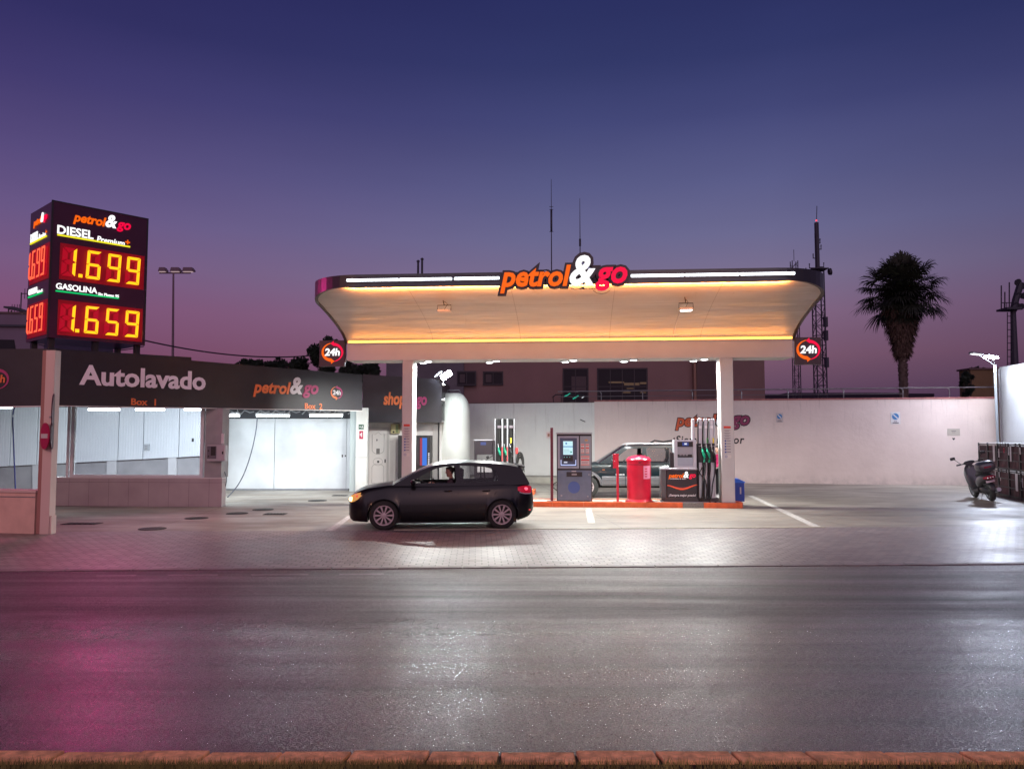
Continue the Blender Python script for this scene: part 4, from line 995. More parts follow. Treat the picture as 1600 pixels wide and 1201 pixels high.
# layout read off the front face
Lx = lambda cx: pp(cx/4.448, 290+500/4.448)[0]
def lz(cx, cyy): return pp(cx/4.448, 290+cyy/4.448)[1]
def sign_face(parent, kx, xo, y, mw, dg, thin=0, w=1):
    def X(cx, cyy=500): return xo+pp(cx/4.448, 290+cyy/4.448)[0]*kx
    x0 = X(508, 230); W_ = X(907, 310)-x0
    logo(parent, x0, W_, lz(745, 287), (OR_E, mw, PK_E), y=y, ext=.02)
    text('lettering', 'DIESEL', mw, parent, X(398, 300), X(650, 345), lz(398, 333), lz(398, 272), y=y, off=.025, ext=.012)
    text('lettering', 'Premium', mw, parent, X(673, 370), X(866, 405), lz(673, 392), lz(673, 349), y=y, off=.02, ext=.012, shear=.15)
    x, z, r = X(886, 395), lz(886, 394), .065; g = MB(); g.box(x-r*kx, x+r*kx, y-.012, y-.001, z-.018, z+.018); g.box(x-.018*kx, x+.018*kx, y-.013, y-.0125, z-r, z+r); g.build('plus_mark', OR_E, parent)
    MB().box(X(398, 340), X(902, 445), y-.02, y-.001, lz(398, 347), lz(398, 336)).build('yellow_underline', YEL, parent)
    text('lettering', 'GASOLINA', mw, parent, X(388, 700), X(676, 740), lz(388, 717), lz(388, 674), y=y, off=.025, ext=.012)
    text('lettering', 'Sin Plomo 95', mw, parent, X(682, 750), X(826, 770), lz(682, 762), lz(682, 742), y=y, off=.03, ext=.012)
    MB().box(X(386, 730), X(825, 790), y-.02, y-.001, lz(386, 736), lz(386, 726)).build('green_underline', GRN, parent)
    for row, zt_, zb_r, chs in ((0, (606, 453), (600, 648), (('1', 470, 528), ('6', 597, 700), ('9', 742, 838), ('9', 874, 971))), (1, (594, 838), (590, 1027), (('1', 458, 520), ('6', 585, 686), ('5', 730, 825), ('9', 864, 963)))):
        z1 = lz(*zt_); z0 = lz(*zb_r); sl = .045
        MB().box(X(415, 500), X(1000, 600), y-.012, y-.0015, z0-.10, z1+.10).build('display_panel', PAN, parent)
        for a, b_ in ((430, 528), (597, 700), (742, 838), (874, 971)):      # unlit segments glowing dimly
            mb = MB(); xa, xb = X(a, 560), X(b_, 560); SEG['8'] = 'abcdefg'
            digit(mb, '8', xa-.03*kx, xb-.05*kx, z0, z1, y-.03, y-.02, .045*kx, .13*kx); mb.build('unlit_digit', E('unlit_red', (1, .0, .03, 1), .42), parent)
        for ch, a, b_ in chs:
            cyy = 560 if row == 0 else 950
            xa, xb = X(a, cyy), X(b_, cyy); mb = MB(); th = .085*(1 if kx > .95 else .9)
            digit(mb, ch, xa-.03*kx, xb-.05*kx, z0, z1, y-.10, y-.085, sl*kx, min(th, (xb-xa)*.19 if ch != '1' else .07)); mb.build('digit', dg, parent)
        xa = X(552 if row == 0 else 543, 600); mb = MB().box(xa-.05*kx, xa+.045*kx, y-.10, y-.085, z0+.0, z0+.09); mb.build('decimal_point', dg, parent)
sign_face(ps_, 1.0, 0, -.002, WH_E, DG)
FS2 = Frame(*FP.w(0, PD).xy, 47-90)
sd = bpy.data.objects.new('side_face', None); sd.empty_display_size = .2
side = MB().box(0, PD, -.006, -.0015, PB, PT).build('side_face', CAB, ps_)
side.matrix_local = Matrix.Translation((0, PD, 0)) @ Matrix.Rotation(R(-90), 4, 'Z')
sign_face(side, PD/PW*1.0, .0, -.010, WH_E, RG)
p = FP.w(PW*.55, -.5, (PT+PB)/2)
lamp('AREA', p, 200, (1, .04, .34), target=p+Vector((sin(FP.a)*5, -cos(FP.a)*5, -2.5)), size=1.0, size_y=1.6, name='price_digits_glow')
# ---------------------------------------------------------------- background
SIL = M('dusk_metal', (.05, .045, .06, 1), .6)
FB = Frame(0, 52, -3)
bb = fthing('rear_building', 'long brown building with dark windows behind the canopy', 'building', FB, 0, 0)
BRN = M('brown_wall', (.27, .165, .145, 1), .8, noise=(.4, .12), bump=(3, .2)); BRN2 = M('brown_wall_dark', (.13, .08, .075, 1), .8, noise=(.4, .12))
WIND = M('dark_window', (.03, .025, .03, 1), .5, spec=.15)
def bx(px, py=600, y=0): return FB.px(px, py, y)
zb0 = bx(900, 500)[1]
x0, x1 = bx(604)[0], bx(1195)[0]; zT = bx(900, 492)[1]
MB().box(x0, x1, 0, 12, 0, zT).build('wall', BRN, bb)
MB().box(x0-.1, x1+.1, -.15, 12.1, zT, zT+.25).build('parapet', BRN2, bb)
MB().box(bx(1087)[0], bx(1116)[0], -.01, -.4, 0, zT-.01).build('dark_bay', BRN2, bb)
MB().box(bx(1082)[0], bx(1086)[0], -.01, -.5, 0, zT-.01).build('pilaster', M('ochre_strip', (.30, .17, .12, 1), .8), bb)
MB().box(x0+.02, bx(725)[0], -.01, -.25, 0, bx(700, 560)[1]).build('grey_wing', M('grey_wing_wall', (.16, .14, .15, 1), .8, noise=(.5, .15)), bb)
LITW = E('dim_window_light', (.30, .17, .10, 1), .28)
for (a, b_, c_, d_, nx, nz, lit) in ((881, 918, 577, 630, 2, 2, 0), (935, 1011, 577, 630, 4, 2, 1), (756, 784, 582, 599, 2, 1, 0), (716, 742, 582, 600, 2, 1, 0)):
    xa, zt_ = bx(a, c_, -.26); xb, zb_ = bx(b_, d_, -.26)
    yy = -.26 if a < 725 else -.02
    fr_ = MB(); fr_.box(xa-.08, xb+.08, yy-.06, yy, zt_, zt_+.1); fr_.box(xa-.08, xb+.08, yy-.1, yy, zb_-.1, zb_); fr_.box(xa-.08, xa, yy-.06, yy, zb_, zt_); fr_.box(xb, xb+.08, yy-.06, yy, zb_, zt_)
    for i in range(1, nx): x = xa+(xb-xa)*i/nx; fr_.box(x-.03, x+.03, yy-.05, yy, zb_, zt_)
    for i in range(1, nz): z = zb_+(zt_-zb_)*i/nz; fr_.box(xa, xb, yy-.045, yy, z-.03, z+.03)
    wd = fr_.build('window', M('window_frame_dark', (.045, .035, .04, 1), .6), bb)
    MB().box(xa, xb, yy-.012, yy-.002, zb_, zt_).build('pane', WIND, wd)
    if a == 881: MB().box(bx(893)[0], bx(916)[0], yy-.03, yy-.014, bx(893, 612)[1], bx(893, 588)[1]).build('curtain', M('curtain_grey', (.10, .075, .075, 1), .8), wd)
    if lit:
        for (e, f, g_, h_) in ((951, 975, 596, 598.5), (975, 999, 598, 602), (1000, 1010, 597, 600), (979, 990, 606, 607.5), (972, 985, 612, 614), (1000, 1009, 612, 614)):
            MB().box(bx(e)[0], bx(f)[0], yy-.03, yy-.014, bx(e, h_)[1], bx(e, g_)[1]).build('lit_shelf', LITW, wd)
    if a < 800: MB().box(bx(a+3)[0], bx((a+b_)/2-2)[0], yy-.02, yy-.013, zb_+.1, zt_-.1).build('curtain', M('curtain_grey', (.10, .075, .075, 1), .8), wd)
x = bx(1001)[0]
g = thing('flue_pipes', 'pair of dark chimney flues rising above the canopy left half', 'chimney', FB.w(bx(643)[0], 3, zT+.25), FB.a)
hh = at(640, 404, 55).z-zT-.25
for dx, h in ((-.14, hh-.15), (.14, hh)):
    m_ = MB().tube([(dx, 0, 0), (dx, 0, h)], .075, 8); m_.lathe([(.12, h), (.12, h+.06), (.02, h+.14)], 10, Matrix.Translation((dx, 0, 0))); m_.build('flue', SIL, g)
for px, ytop, lb, k in ((862, 280, 'taller of the two thin aerials above the canopy sign', 1), (907, 310, 'shorter of the two thin aerials above the canopy sign', 0)):
    zt_ = at(px, ytop, 55).z; q_ = at(px, 500, 55)
    t = thing('aerial_mast', lb, 'antenna', (q_.x, q_.y, zT+.25), group='thin aerials behind the canopy'); H = zt_-zT-.25
    MB().tube([(0, 0, 0), (0, 0, H*.55)], .05, 6, .035).build('pole', SIL, t)
    MB().tube([(0, 0, H*.55), (0, 0, H*.78), (0, 0, H)], .035, 6, .015).build('whip', SIL, t)
    if k:
        m_ = MB()
        for zz in (H*.62, H*.78, H*.80): m_.tube([(-.14, 0, zz), (.14, 0, zz)], .02, 5)
        m_.tube([(0, 0, H*.62), (0, 0, H*.78)], .07, 6); m_.build('dipoles', SIL, t)
    else: MB().tube([(0, 0, H*.60), (0, 0, H*.66)], .07, 6).build('coil', SIL, t)
# lattice towers
def lattice(px, ytop, ybot, wpx, Y, lb, top):
    b0 = at(px, 640, Y); zt_ = at(px, ytop, Y).z; w_ = wpx/F*Y; t = thing('lattice_tower', lb, 'tower', (b0.x, b0.y, 0)); h = w_/2
    for sx in (-1, 1):
        for sy in (-1, 1): MB().tube([(sx*h, sy*h, 0), (sx*h*.92, sy*h*.92, zt_)], .075*w_, 5).build('leg', SIL, t)
    m_ = MB(); z = 1.; st = w_*1.05; k = 0
    while z+st < zt_:
        for (a, b_) in (((-h, -h), (h, -h)), ((-h, h), (h, h)), ((-h, -h), (-h, h)), ((h, -h), (h, h))):
            if k % 2: a, b_ = b_, a
            m_.tube([(a[0], a[1], z), (b_[0], b_[1], z+st)], .035*w_, 4, cap=False); m_.tube([(a[0], a[1], z), (b_[0], b_[1], z)], .028*w_, 4, cap=False)
        z += st; k += 1
    m_.build('bracing', SIL, t); top(t, zt_, w_)
    return t
def top_big(t, z, w_):
    m_ = MB().tube([(0, 0, z-.3), (0, 0, z+1.6), (0, 0, z+1.65), (0, 0, z+4.0)], .25*w_, 6); m_.build('upper_mast', SIL, t)
    MB().tube([(0, 0, z+3.7), (0, 0, z+5.2)], .24*w_, 8).build('panel_antenna', SIL, t)
    MB().tube([(0, 0, z+5.2), (.1, 0, z+7.1)], .04, 5).build('whip', SIL, t)
    MB().ball((0, 0, z+5.45), .10, 8).build('warning_light', E('warning_red', (1, .08, .12, 1), 2), t)
    for dz, dx in ((2.2, .45), (1.2, -.45), (2.9, .35), (.2, .7), (.1, -.9), (-.4, -1.3)):
        MB().tube([(0, 0, z+dz), (dx, 0, z+dz), (dx, 0, z+dz+.5)], .07, 5).build('side_antenna', SIL, t)
    MB().lathe([(.02, 0), (.35, .05), (.4, .3), (.02, .3)], 12, Matrix.Translation((1.1, -.2, z-.4)) @ Matrix.Rotation(R(80), 4, 'Y')).build('dish', SIL, t)
    MB().box(-.9, .9, -.9, .9, z-.15, z-.05).build('platform', SIL, t)
    for zz in (z-6.5, z-8, z-11, z-16): MB().box(w_*.5, w_*.5+.4, -.2, .2, zz, zz+1.1).build('side_panel', SIL, t)
lattice(1283, 420, 640, 15, 88, 'tall lattice radio tower with red light right of the canopy', top_big)
def top_small(t, z, w_):
    MB().tube([(0, 0, z), (0, 0, z+1.3)], .03, 5).build('whip', SIL, t)
    m_ = MB()
    for q_ in range(3): m_.tube([(-.35, 0, z-9+q_*.0), (-1.6, 0, z-9)], .03, 4)
    for q_ in range(4): m_.tube([(-.5-q_*.35, 0, z-9.5), (-.5-q_*.35, 0, z-8.5)], .02, 4)
    m_.build('yagi_antenna', SIL, t)
lattice(1246, 408, 640, 9.5, 88, 'smaller lattice tower just left of the tall one', top_small)
# floodlight mast at the right
Y = 62; b0 = at(1579, 640, Y); K = Y/F
t = thing('stadium_mast', 'dark tubular floodlight mast with platform at the right edge', 'mast', (b0.x, b0.y, 0))
def rel(px, py, dy=0): v = at(px, py, Y+dy)-Vector((b0.x, b0.y, 0)); return (v.x, dy, v.z)
MB().tube([(.25, 0, 0), rel(1586, 580), rel(1583, 486)], .36, 10, .20).build('pole', SIL, t)
MB().tube([rel(1583, 486), rel(1587, 468), rel(1595, 442)], .26, 8).build('leaning_arm', SIL, t)
MB().box(rel(1565, 484)[0], rel(1588, 484)[0], -.7, .7, rel(1570, 485)[2], rel(1570, 482)[2]).build('platform', SIL, t)
m_ = MB()
for px, top_ in ((1564.5, 446), (1570, 456), (1577, 441)): m_.tube([rel(px, 483), rel(px, top_)], .05, 5)
m_.build('whips', SIL, t)
m_ = MB(); m_.tube([rel(1565, 473), rel(1586, 473)], .035, 5); [m_.tube([rel(1565+i*4, 483), rel(1565+i*4, 473)], .03, 5) for i in range(6)]; m_.build('guard_rail', SIL, t)
m_ = MB()
for px in (1574, 1579.5): m_.tube([rel(px, 640), rel(px, 488)], .035, 5)
for i in range(13): m_.tube([rel(1574, 620-i*10.5), rel(1579.5, 620-i*10.5)], .03, 4)
m_.build('ladder', SIL, t)
for px, py in ((1590, 461), (1598, 461), (1589, 440), (1597, 446), (1586, 476), (1594, 478), (1602, 462), (1604, 447)):
    v = rel(px, py); f_ = MB().lathe([(.10, -.15), (.28, .12), (.26, .2), (.02, .2)], 10, Matrix.Translation(v) @ Matrix.Rotation(R(120), 4, 'X')); f_.build('flood_head', SIL, t)
MB().tube([rel(1586, 459), rel(1606, 462)], .07, 6).build('crossbar', SIL, t); MB().tube([rel(1588, 440), rel(1606, 447)], .07, 6).build('crossbar', SIL, t)
# street lamp beyond the car wash
Y = 60; b0 = at(271, 640, Y)
t = thing('street_lamp', 'tall street lamp with three flat heads behind the car wash', 'street lamp', (b0.x, b0.y, 0))
def rel(px, py, dy=0): v = at(px, py, Y)-Vector((b0.x, b0.y, 0)); return (v.x, dy, v.z)
LPM = M('lamp_pole', s(120,95,105), .5, .3)
MB().tube([(0, 0, 0), rel(271, 426)], .13, 8, .07).build('pole', LPM, t)
MB().tube([rel(249, 426.5), rel(298, 426.5)], .06, 6).build('crossbar', LPM, t)
for a, b_ in ((248.5, 262.5), (267, 284), (286, 305)):
    xa, _, z = rel(a, 422); xb = rel(b_, 422)[0]
    h_ = MB().loft([[(xa, -.2, z-.12), (xa, .2, z-.12), (xa+.08, .2, z+.18), (xa+.08, -.2, z+.18)], [(xb-.15, -.2, z-.12), (xb-.15, .2, z-.12), (xb-.2, .2, z+.18), (xb-.2, -.2, z+.18)], [(xb, -.1, z-.12), (xb, .1, z-.12), (xb, .1, z-.05), (xb, -.1, z-.05)]], closed=True, caps=True).build('lamp_head', LPM, t)
    MB().box(xa+.05, xb-.18, -.16, .16, z-.15, z-.125).build('lens', E('street_lens', (.85, .6, .62, 1), .55), h_)
# overhead cable
P0, P1 = at(222, 531, 45), at(500, 554, 60)
pts = [P0.lerp(P1, i/20)-Vector((0, 0, .5*4*(i/20)*(1-i/20))) for i in range(21)]
tag(MB().tube(pts, .045, 5).build('overhead_cable', SIL), 'dark overhead cable running from the price sign towards the trees', 'cable')
P0, P1 = at(60, 538, 30), at(225, 541, 30)
tag(MB().tube([P0.lerp(P1, i/10)-Vector((0, 0, .25*4*(i/10)*(1-i/10))) for i in range(11)], .02, 5).build('overhead_cable', SIL), 'thin dark cable passing just under the price sign', 'cable')
# far left building
FD = Frame(at(44, 500, 45).x, 45, 6)
t = fthing('flat_roofed_building', 'plain pale building behind the price sign at the left edge', 'building', FD, 0, 0)
zt_ = at(20, 491, 45).z
PALE = M('mauve_wall', s(130,110,125), .8, noise=(.5, .1)); 
MB().box(-14, .9, 0, 10, 0, zt_).build('wall', PALE, t); MB().box(-14, .95, -.2, -.002, at(20, 511, 45).z, at(20, 508, 45).z).build('ledge', SIL, t)
MB().box(-14, 1.0, -.06, 10.05, zt_, zt_+.12).build('roof_edge', BRN2, t)
MB().plate([(-2.2, 6.0), (-.4, 6.0), (-.7, at(20, 531, 45).z), (-2.2, at(20, 531, 45).z)], -.03, -.001).build('window', WIND, t)
for px, y0_, lb in ((32, 457, 'rooftop television aerial nearest the price sign'), (13, 483, 'small rooftop television aerial at the far left')):
    b0 = at(px, 491, 46); H = at(px, y0_, 46).z-zt_-.12
    q_ = thing('roof_aerial', lb, 'antenna', (b0.x, b0.y, zt_+.12), group='television aerials on the left rooftop')
    MB().tube([(0, 0, 0), (0, 0, H)], .035, 5).build('pole', SIL, q_)
    m_ = MB(); m_.tube([(0, 0, H*.95), (.8, 0, H*.95)], .025, 5); [m_.tube([(x_, 0, H*.95-.3), (x_, 0, H*.95+.3)], .02, 4) for x_ in (.2, .35, .5, .62)]; m_.tube([(.45, 0, H*.95-.45), (.65, 0, H*.95-.45)], .02, 4); m_.build('elements', SIL, q_)
v = at(28, 490, 46); q_ = thing('roof_unit', 'dark sloping awning unit on the left rooftop', 'awning', (v.x, v.y, zt_+.12))
MB().loft([[(-.6, -.4, .35), (-.6, .4, .35), (-.6, .4, .45), (-.6, -.4, .45)], [(.0, -.4, .22), (.0, .4, .22), (.0, .4, .42), (0, -.4, .42)], [(.9, -.4, .05), (.9, .4, .05), (.9, .4, .12), (.9, -.4, .12)]], closed=True, caps=True).build('canopy', SIL, q_)
for dx in (-.4, .3): MB().tube([(dx, 0, 0), (dx, 0, .25)], .03, 5).build('leg', SIL, q_)
# distant low buildings / hills over the wall
HIL = M('far_hill', s(52,44,62), 1)
mb = MB(); random.seed(5); P = []
for i in range(81):
    a = -40+i*2.2; P.append((a*6, 9+3*sin(i*.31)+2.2*sin(i*.83+1)+random.random()))
mb.add([(x, 420, -2) for x, z in P]+[(x, 430, z) for x, z in P]+[(x, 600, -2) for x, z in P], [(i, i+1, 82+i, 81+i) for i in range(80)]+[(81+i, 82+i, 163+i, 162+i) for i in range(80)])
tag(mb.build('hills', HIL), kind='structure')
c = at(1335, 616, 120)
o = MB().box(-10, 8, 0, 12, 0, at(1335, 613.5, 120).z).box(-14, -10, 0, 12, 0, at(1335, 615.5, 120).z).box(8, 12, 0, 12, 0, at(1335, 614.6, 120).z).build('low_building', M('low_building_paint', s(44,36,50), .9)); o.location = (c.x, 120, 0)
tag(o, 'low dark flat building on the horizon left of the palm trunk', 'building')
c = at(1537, 600, 47)
t = thing('ochre_house', 'plain ochre house wall lit yellow behind the lamp post', 'house', (c.x, 47, 0))
MB().box(at(1517, 600, 47).x-c.x, at(1572, 600, 47).x-c.x, 0, 1.2, 0, at(1537, 577.5, 47).z).build('wall', M('ochre_wall', s(120,96,66), .8, noise=(1, .15)), t)
MB().box(at(1517, 600, 47).x-c.x-.1, at(1572, 600, 47).x-c.x, -.1, 1.3, at(1537, 577.5, 47).z, at(1537, 577.5, 47).z+.1).build('roof_edge', BRN2, t)

# ---------------------------------------------------------------- trees
LEAF = M('dark_foliage', (.018, .028, .014, 1), .7, noise=(3, .5)); BARK = M('bark', (.08, .06, .05, 1), .9, bump=(12, .8))
def tree(lb, px, py, wpx, hpx, Y, seed, n=2600, group='trees behind the car wash'):
    random.seed(seed); c = at(px, py, Y); K = Y/F; rx, rz = wpx*K/2, hpx*K/2
    t = thing('broadleaf_tree', lb, 'tree', (c.x, Y, 0), group=group)
    zc = c.z; m_ = MB(); m_.tube([(0, 0, 0), (.1, 0, zc*.5), (0, .1, zc)], .25, 8, .08); m_.build('trunk', BARK, t)
    l_ = MB(); blobs = []
    for i in range(15):
        a = random.uniform(0, 6.28); r = sqrt(random.random()); blobs.append((rx*.78*r*cos(a), rx*.5*r*sin(a), zc+rz*random.uniform(-.8, .72)*(1-r*.35), random.uniform(.18, .40)*min(rx, rz*1.3)))
        b_ = blobs[-1]; m2 = MB().tube([(0, 0, zc*.55), (b_[0]*.5, b_[1]*.5, zc*.75), b_[:3]], .06, 5, .02); m2.build('limb', BARK, t) if i < 5 else None
    for i in range(n):
        b_ = random.choice(blobs); d_ = Vector((random.gauss(0, 1), random.gauss(0, 1), random.gauss(0, 1))).normalized()*b_[3]*random.uniform(.5, 1.12)
        p = Vector(b_[:3])+d_; q1 = Vector((random.gauss(0, 1), random.gauss(0, 1), random.gauss(0, 1))).normalized(); q2 = q1.orthogonal().normalized(); s_ = random.uniform(.07, .16)
        l_.add([p-q1*s_, p-q2*s_*.5, p+q1*s_, p+q2*s_*.5], [(0, 1, 2, 3)])
    l_.build('crown', LEAF, t, recalc=False)
tree('low rounded dark tree leftmost behind the car wash fascia', 389, 574, 56, 32, 58, 1)
tree('wide low dark tree in the middle behind the car wash fascia', 452, 574, 84, 44, 56, 2, 4000)
tree('taller dark tree beside the left 24h sign of the canopy', 512, 556, 60, 78, 54, 3, 5000)
tree('dark tree partly hidden under the left end of the canopy', 560, 582, 84, 46, 52, 4, 3500)
tree('small dark bush beside the ochre house', 1510, 600, 26, 52, 44, 5, 1500, 'bushes near the house')
tree('dark shrub peeking above the ochre house roof', 1530, 580, 30, 16, 52, 6, 900, 'bushes near the house')

# palm
random.seed(21)
Y = 40; c = at(1413, 640, Y); K = Y/F
pt = thing('palm_tree', 'tall fan palm with shaggy skirt of dead leaves above the rear wall', 'palm tree', (c.x, c.y, 0))
PBK = M('palm_bark', (.10, .065, .055, 1), .9, bump=(9, 1)); PLF = M('palm_leaf', (.022, .026, .016, 1), .55, noise=(4, .4)); PDR = M('palm_dead_leaf', (.085, .05, .038, 1), .9, noise=(6, .4))
zt_ = at(1413, 545, Y).z; zc = at(1413, 462, Y).z
prof = []
for i in range(60):
    z = i/59*(zt_+.6); prof.append((.225-.03*(z/zt_)+(.035 if i % 2 else -.02)+random.uniform(-.012, .012)+(.12*max(0, 1-z*2)), z))
mb = MB().lathe(prof, 20)
for i in range(260):     # old leaf bases on the trunk
    a = random.uniform(0, 6.28); z = random.uniform(.5, zt_+.3); r = .215; p = Vector((r*cos(a), r*sin(a), z)); o_ = Vector((cos(a), sin(a), 0)); s_ = Vector((-sin(a), cos(a), 0))*.05
    mb.add([p-s_, p+s_, p+o_*random.uniform(.05, .11)+Vector((0, 0, random.uniform(.04, .16)))], [(0, 1, 2)])
mb.build('trunk', PBK, pt, recalc=False)
MB().tube([(0, 0, zt_), (0, 0, zc+.6)], .30, 10, .12).build('heart', PBK, pt)
def frond(mb, base, dirv, Lp, Lb, droop, nb=26, spread=115):
    d_ = dirv.normalized(); side = d_.cross(Vector((0, 0, 1)))
    if side.length < .05: side = Vector((1, 0, 0))
    side.normalize(); up = side.cross(d_).normalized()
    tip = base+d_*Lp+Vector((0, 0, -droop*.25*Lp)); mb.tube([base, base+d_*Lp*.5, tip], .022, 4, .014, cap=False)
    for i in range(nb):
        a = R(-spread+2*spread*i/(nb-1)); v = (d_*cos(a)+side*sin(a)+up*random.uniform(-.12, .12)).normalized(); l_ = Lb*(.62+.38*cos(a*.55))*random.uniform(.85, 1.1)
        w_ = v.cross(up).normalized()*.034; p1 = tip+v*l_*.5+Vector((0, 0, -droop*.10*l_)); p2_ = tip+v*l_*.82+Vector((0, 0, -droop*.36*l_)); p3 = tip+v*l_+Vector((random.uniform(-.05, .05), 0, -droop*(.75+random.random()*.3)*l_*.75))
        mb.add([tip-w_*.5, tip+w_*.5, p1+w_, p1-w_, p2_+w_*.7, p2_-w_*.7, p3], [(0, 1, 2, 3), (3, 2, 4, 5), (5, 4, 6)])
green = MB(); dead = MB(); golden = 2.39996
NF = 50
for i in range(NF):
    u = (i+.5)/NF; el = R(88-112*u); a = i*golden+random.uniform(-.2, .2)
    el += random.uniform(-.08, .08)
    base = Vector((.12*cos(a), .12*sin(a), zc+.15*sin(el)+.1)); dv = Vector((cos(el)*cos(a), cos(el)*sin(a), sin(el)))
    Lp = random.uniform(.95, 1.32)*(1.12 if el < .9 else 1.1); frond(green, base, dv, Lp, random.uniform(.85, 1.1), .3+.5*u, 26, 100)
for i in range(52):
    u = i/52; a = i*golden; el = R(70-90*u); base = Vector((0, 0, zc)); frond(green, base, Vector((cos(el)*cos(a), cos(el)*sin(a), sin(el))), .35+.4*random.random(), .95, .5, 24)
for i in range(190):     # hanging dead skirt
    u = i/190; z = zc-.1-(zc-zt_-.2)*u**1.1; r = (1-u)**.85*.62+.12; a = i*golden
    base = Vector((cos(a)*r*.35, sin(a)*r*.35, z+.3)); dv = Vector((cos(a)*(.75*(1-u)+.12), sin(a)*(.75*(1-u)+.12), -1))
    frond(dead if u > .28 else (green if i % 3 else dead), base, dv, random.uniform(.45, .75)*(1-.35*u), random.uniform(.6, .85)*(1-.2*u), .25, 14, 42)
green.build('fan_leaves', PLF, pt, recalc=False); dead.build('dead_leaf_skirt', PDR, pt, recalc=False)
# ---------------------------------------------------------------- things on the pump island (frame FC, island top z .135)
ZI = .136
def fl(px, py, y): return FC.px(px, py, y)
# payment terminal
ty = .30
xa, _ = fl(870, 730, ty); xb, zt_ = fl(924.5, 679.5, ty); W_ = xb-xa
t = fthing('payment_terminal', 'blue grey self service payment terminal with lit screen on the island', 'payment terminal', FC, xa, ty, ZI)
def tz(py): return fl(900, py, ty)[1]-ZI
def tx(px): return fl(px, 700, ty)[0]-xa
TB = M('terminal_blue_grey', (.13, .17, .24, 1), .35, .4, noise=(6, .08)); TBK = M('terminal_black', (.02, .018, .022, 1), .4)
MB().box(0, W_, 0, .55, .0, tz(678)).build('cabinet', TBK, t)
MB().box(-.01, W_+.01, -.09, .56, tz(678)+.001, tz(678)+.05).build('hood', M('hood_grey', (.35, .37, .40, 1), .4), t)
MB().bbox(.025, W_-.025, -.014, -.001, .03, tz(734.5), .0).build('lower_door', TB, t)
MB().box(.03, tx(904.5), -.02, -.001, tz(731.5), tz(681)).build('upper_door', M('terminal_light', (.30, .33, .38, 1), .35, .4), t)
MB().box(tx(906.5), W_-.02, -.02, -.001, tz(731.5), tz(681)).build('side_door', M('terminal_side', (.26, .30, .33, 1), .35, .4), t)
bz = MB().box(tx(875), tx(901.5), -.04, -.0205, tz(728.5), tz(684)); bz = bz.build('screen_bezel', M('bezel_blue', (.05, .07, .13, 1), .4), t)
SCR = E('screen_light', (.62, .93, 1, 1), .95)
x0, x1, z0, z1 = tx(880), tx(895), tz(710), tz(689)
MB().box(x0, x1, -.046, -.0405, z0, z1).build('screen', SCR, bz)
MB().box(x0, x1, -.05, -.0465, z0+(z1-z0)*.56, z0+(z1-z0)*.63).build('screen_band', E('screen_blue', (.10, .38, .75, 1), .8), bz)
MB().lathe([(.028, 0), (.028, .004), (.001, .004)], 14, Matrix.Translation((x0+.09, -.0465, z0+(z1-z0)*.83)) @ Matrix.Rotation(pi/2, 4, 'X')).build('screen_symbol', MATS['screen_blue'], bz)
MB().box(x1-.07, x1-.03, -.05, -.0465, z0+.05, z0+.1).build('screen_button', E('screen_teal', (.05, .45, .38, 1), .8), bz)
g = MB(); [g.box(x0+.02, x1-.03-.04*i, -.049, -.0465, z0+.05+.045*i, z0+.06+.045*i) for i in range(3)]; g.build('screen_lines', E('screen_grey', (.35, .55, .6, 1), .7), bz)
MB().box(x0+.0, x1, -.06, -.0405, tz(720), tz(712)).build('card_reader', BLACK, bz)
for i in range(3): MB().ball((x0+.03+i*.08, -.062, tz(714)), .012, 8).build('key', E('cyan_dot', (.2, .8, .9, 1), .8), bz)
g = MB(); g.box(tx(876), tx(900), -.046, -.0405, tz(727), tz(725.5)); g.build('slot_light', E('slot_glow', (.55, .65, 1, 1), 1.1), bz)
g = MB(); g.box(tx(876), tx(877.2), -.046, -.0405, tz(725.4), tz(718)); g.build('slot_light', MATS['slot_glow'], bz); MB().box(tx(899), tx(900.2), -.046, -.0405, tz(725.4), tz(718)).build('slot_light', MATS['slot_glow'], bz)
MB().box(x0+.02, x0+.12, -.052, -.0405, tz(723), tz(720.8)).build('ticket_slot', E('ticket_glow', (.8, .85, 1, 1), .8), bz)
PST = M('poster_white', (.6, .52, .52, 1), .6); PSR = M('poster_red', s(200,60,60), .6)
for a, b_, c_, d_ in ((907.5, 913, 708.5, 693), (915, 920.5, 708.5, 693), (907.5, 920.8, 727, 711.5)):
    o = MB().box(tx(a), tx(b_), -.026, -.0205, tz(c_), tz(d_)).build('poster', PST, t)
    h = tz(d_)-tz(c_)
    for k in ((.50, .62), (.05, .10), (.86, .95)): MB().box(tx(a)+.003, tx(b_)-.003, -.03, -.0265, tz(c_)+h*k[0], tz(c_)+h*k[1]).build('red_band', PSR, o)
    g = MB(); [g.box(tx(a)+.02, tx(b_)-.03-(i % 2)*.02, -.0295, -.0265, tz(c_)+h*f-.004, tz(c_)+h*f+.004) for i, f in enumerate((.2, .28, .36, .68, .76))]; g.build('small_print', GREYT, o)
MB().lathe([(.05, 0), (.045, .03), (.001, .03)], 14, Matrix.Translation((tx(916), -.02, tz(687.5))) @ Matrix.Rotation(pi/2, 4, 'X') @ Matrix.Diagonal((1, .6, 1, 1))).build('camera_dome', M('amber', s(190,150,90), .3), t)
sl = MB().box(tx(885), tx(909.5), -.03, -.0145, tz(744.5), tz(737)).build('drawer', TBK, t)
MB().box(tx(893), tx(901), -.036, -.0305, tz(742), tz(739.5)).build('slot', GREYM, sl); MB().box(tx(893), tx(900), -.02, -.0145, tz(736.5), tz(735.3)).build('label_plate', WHITE, t)
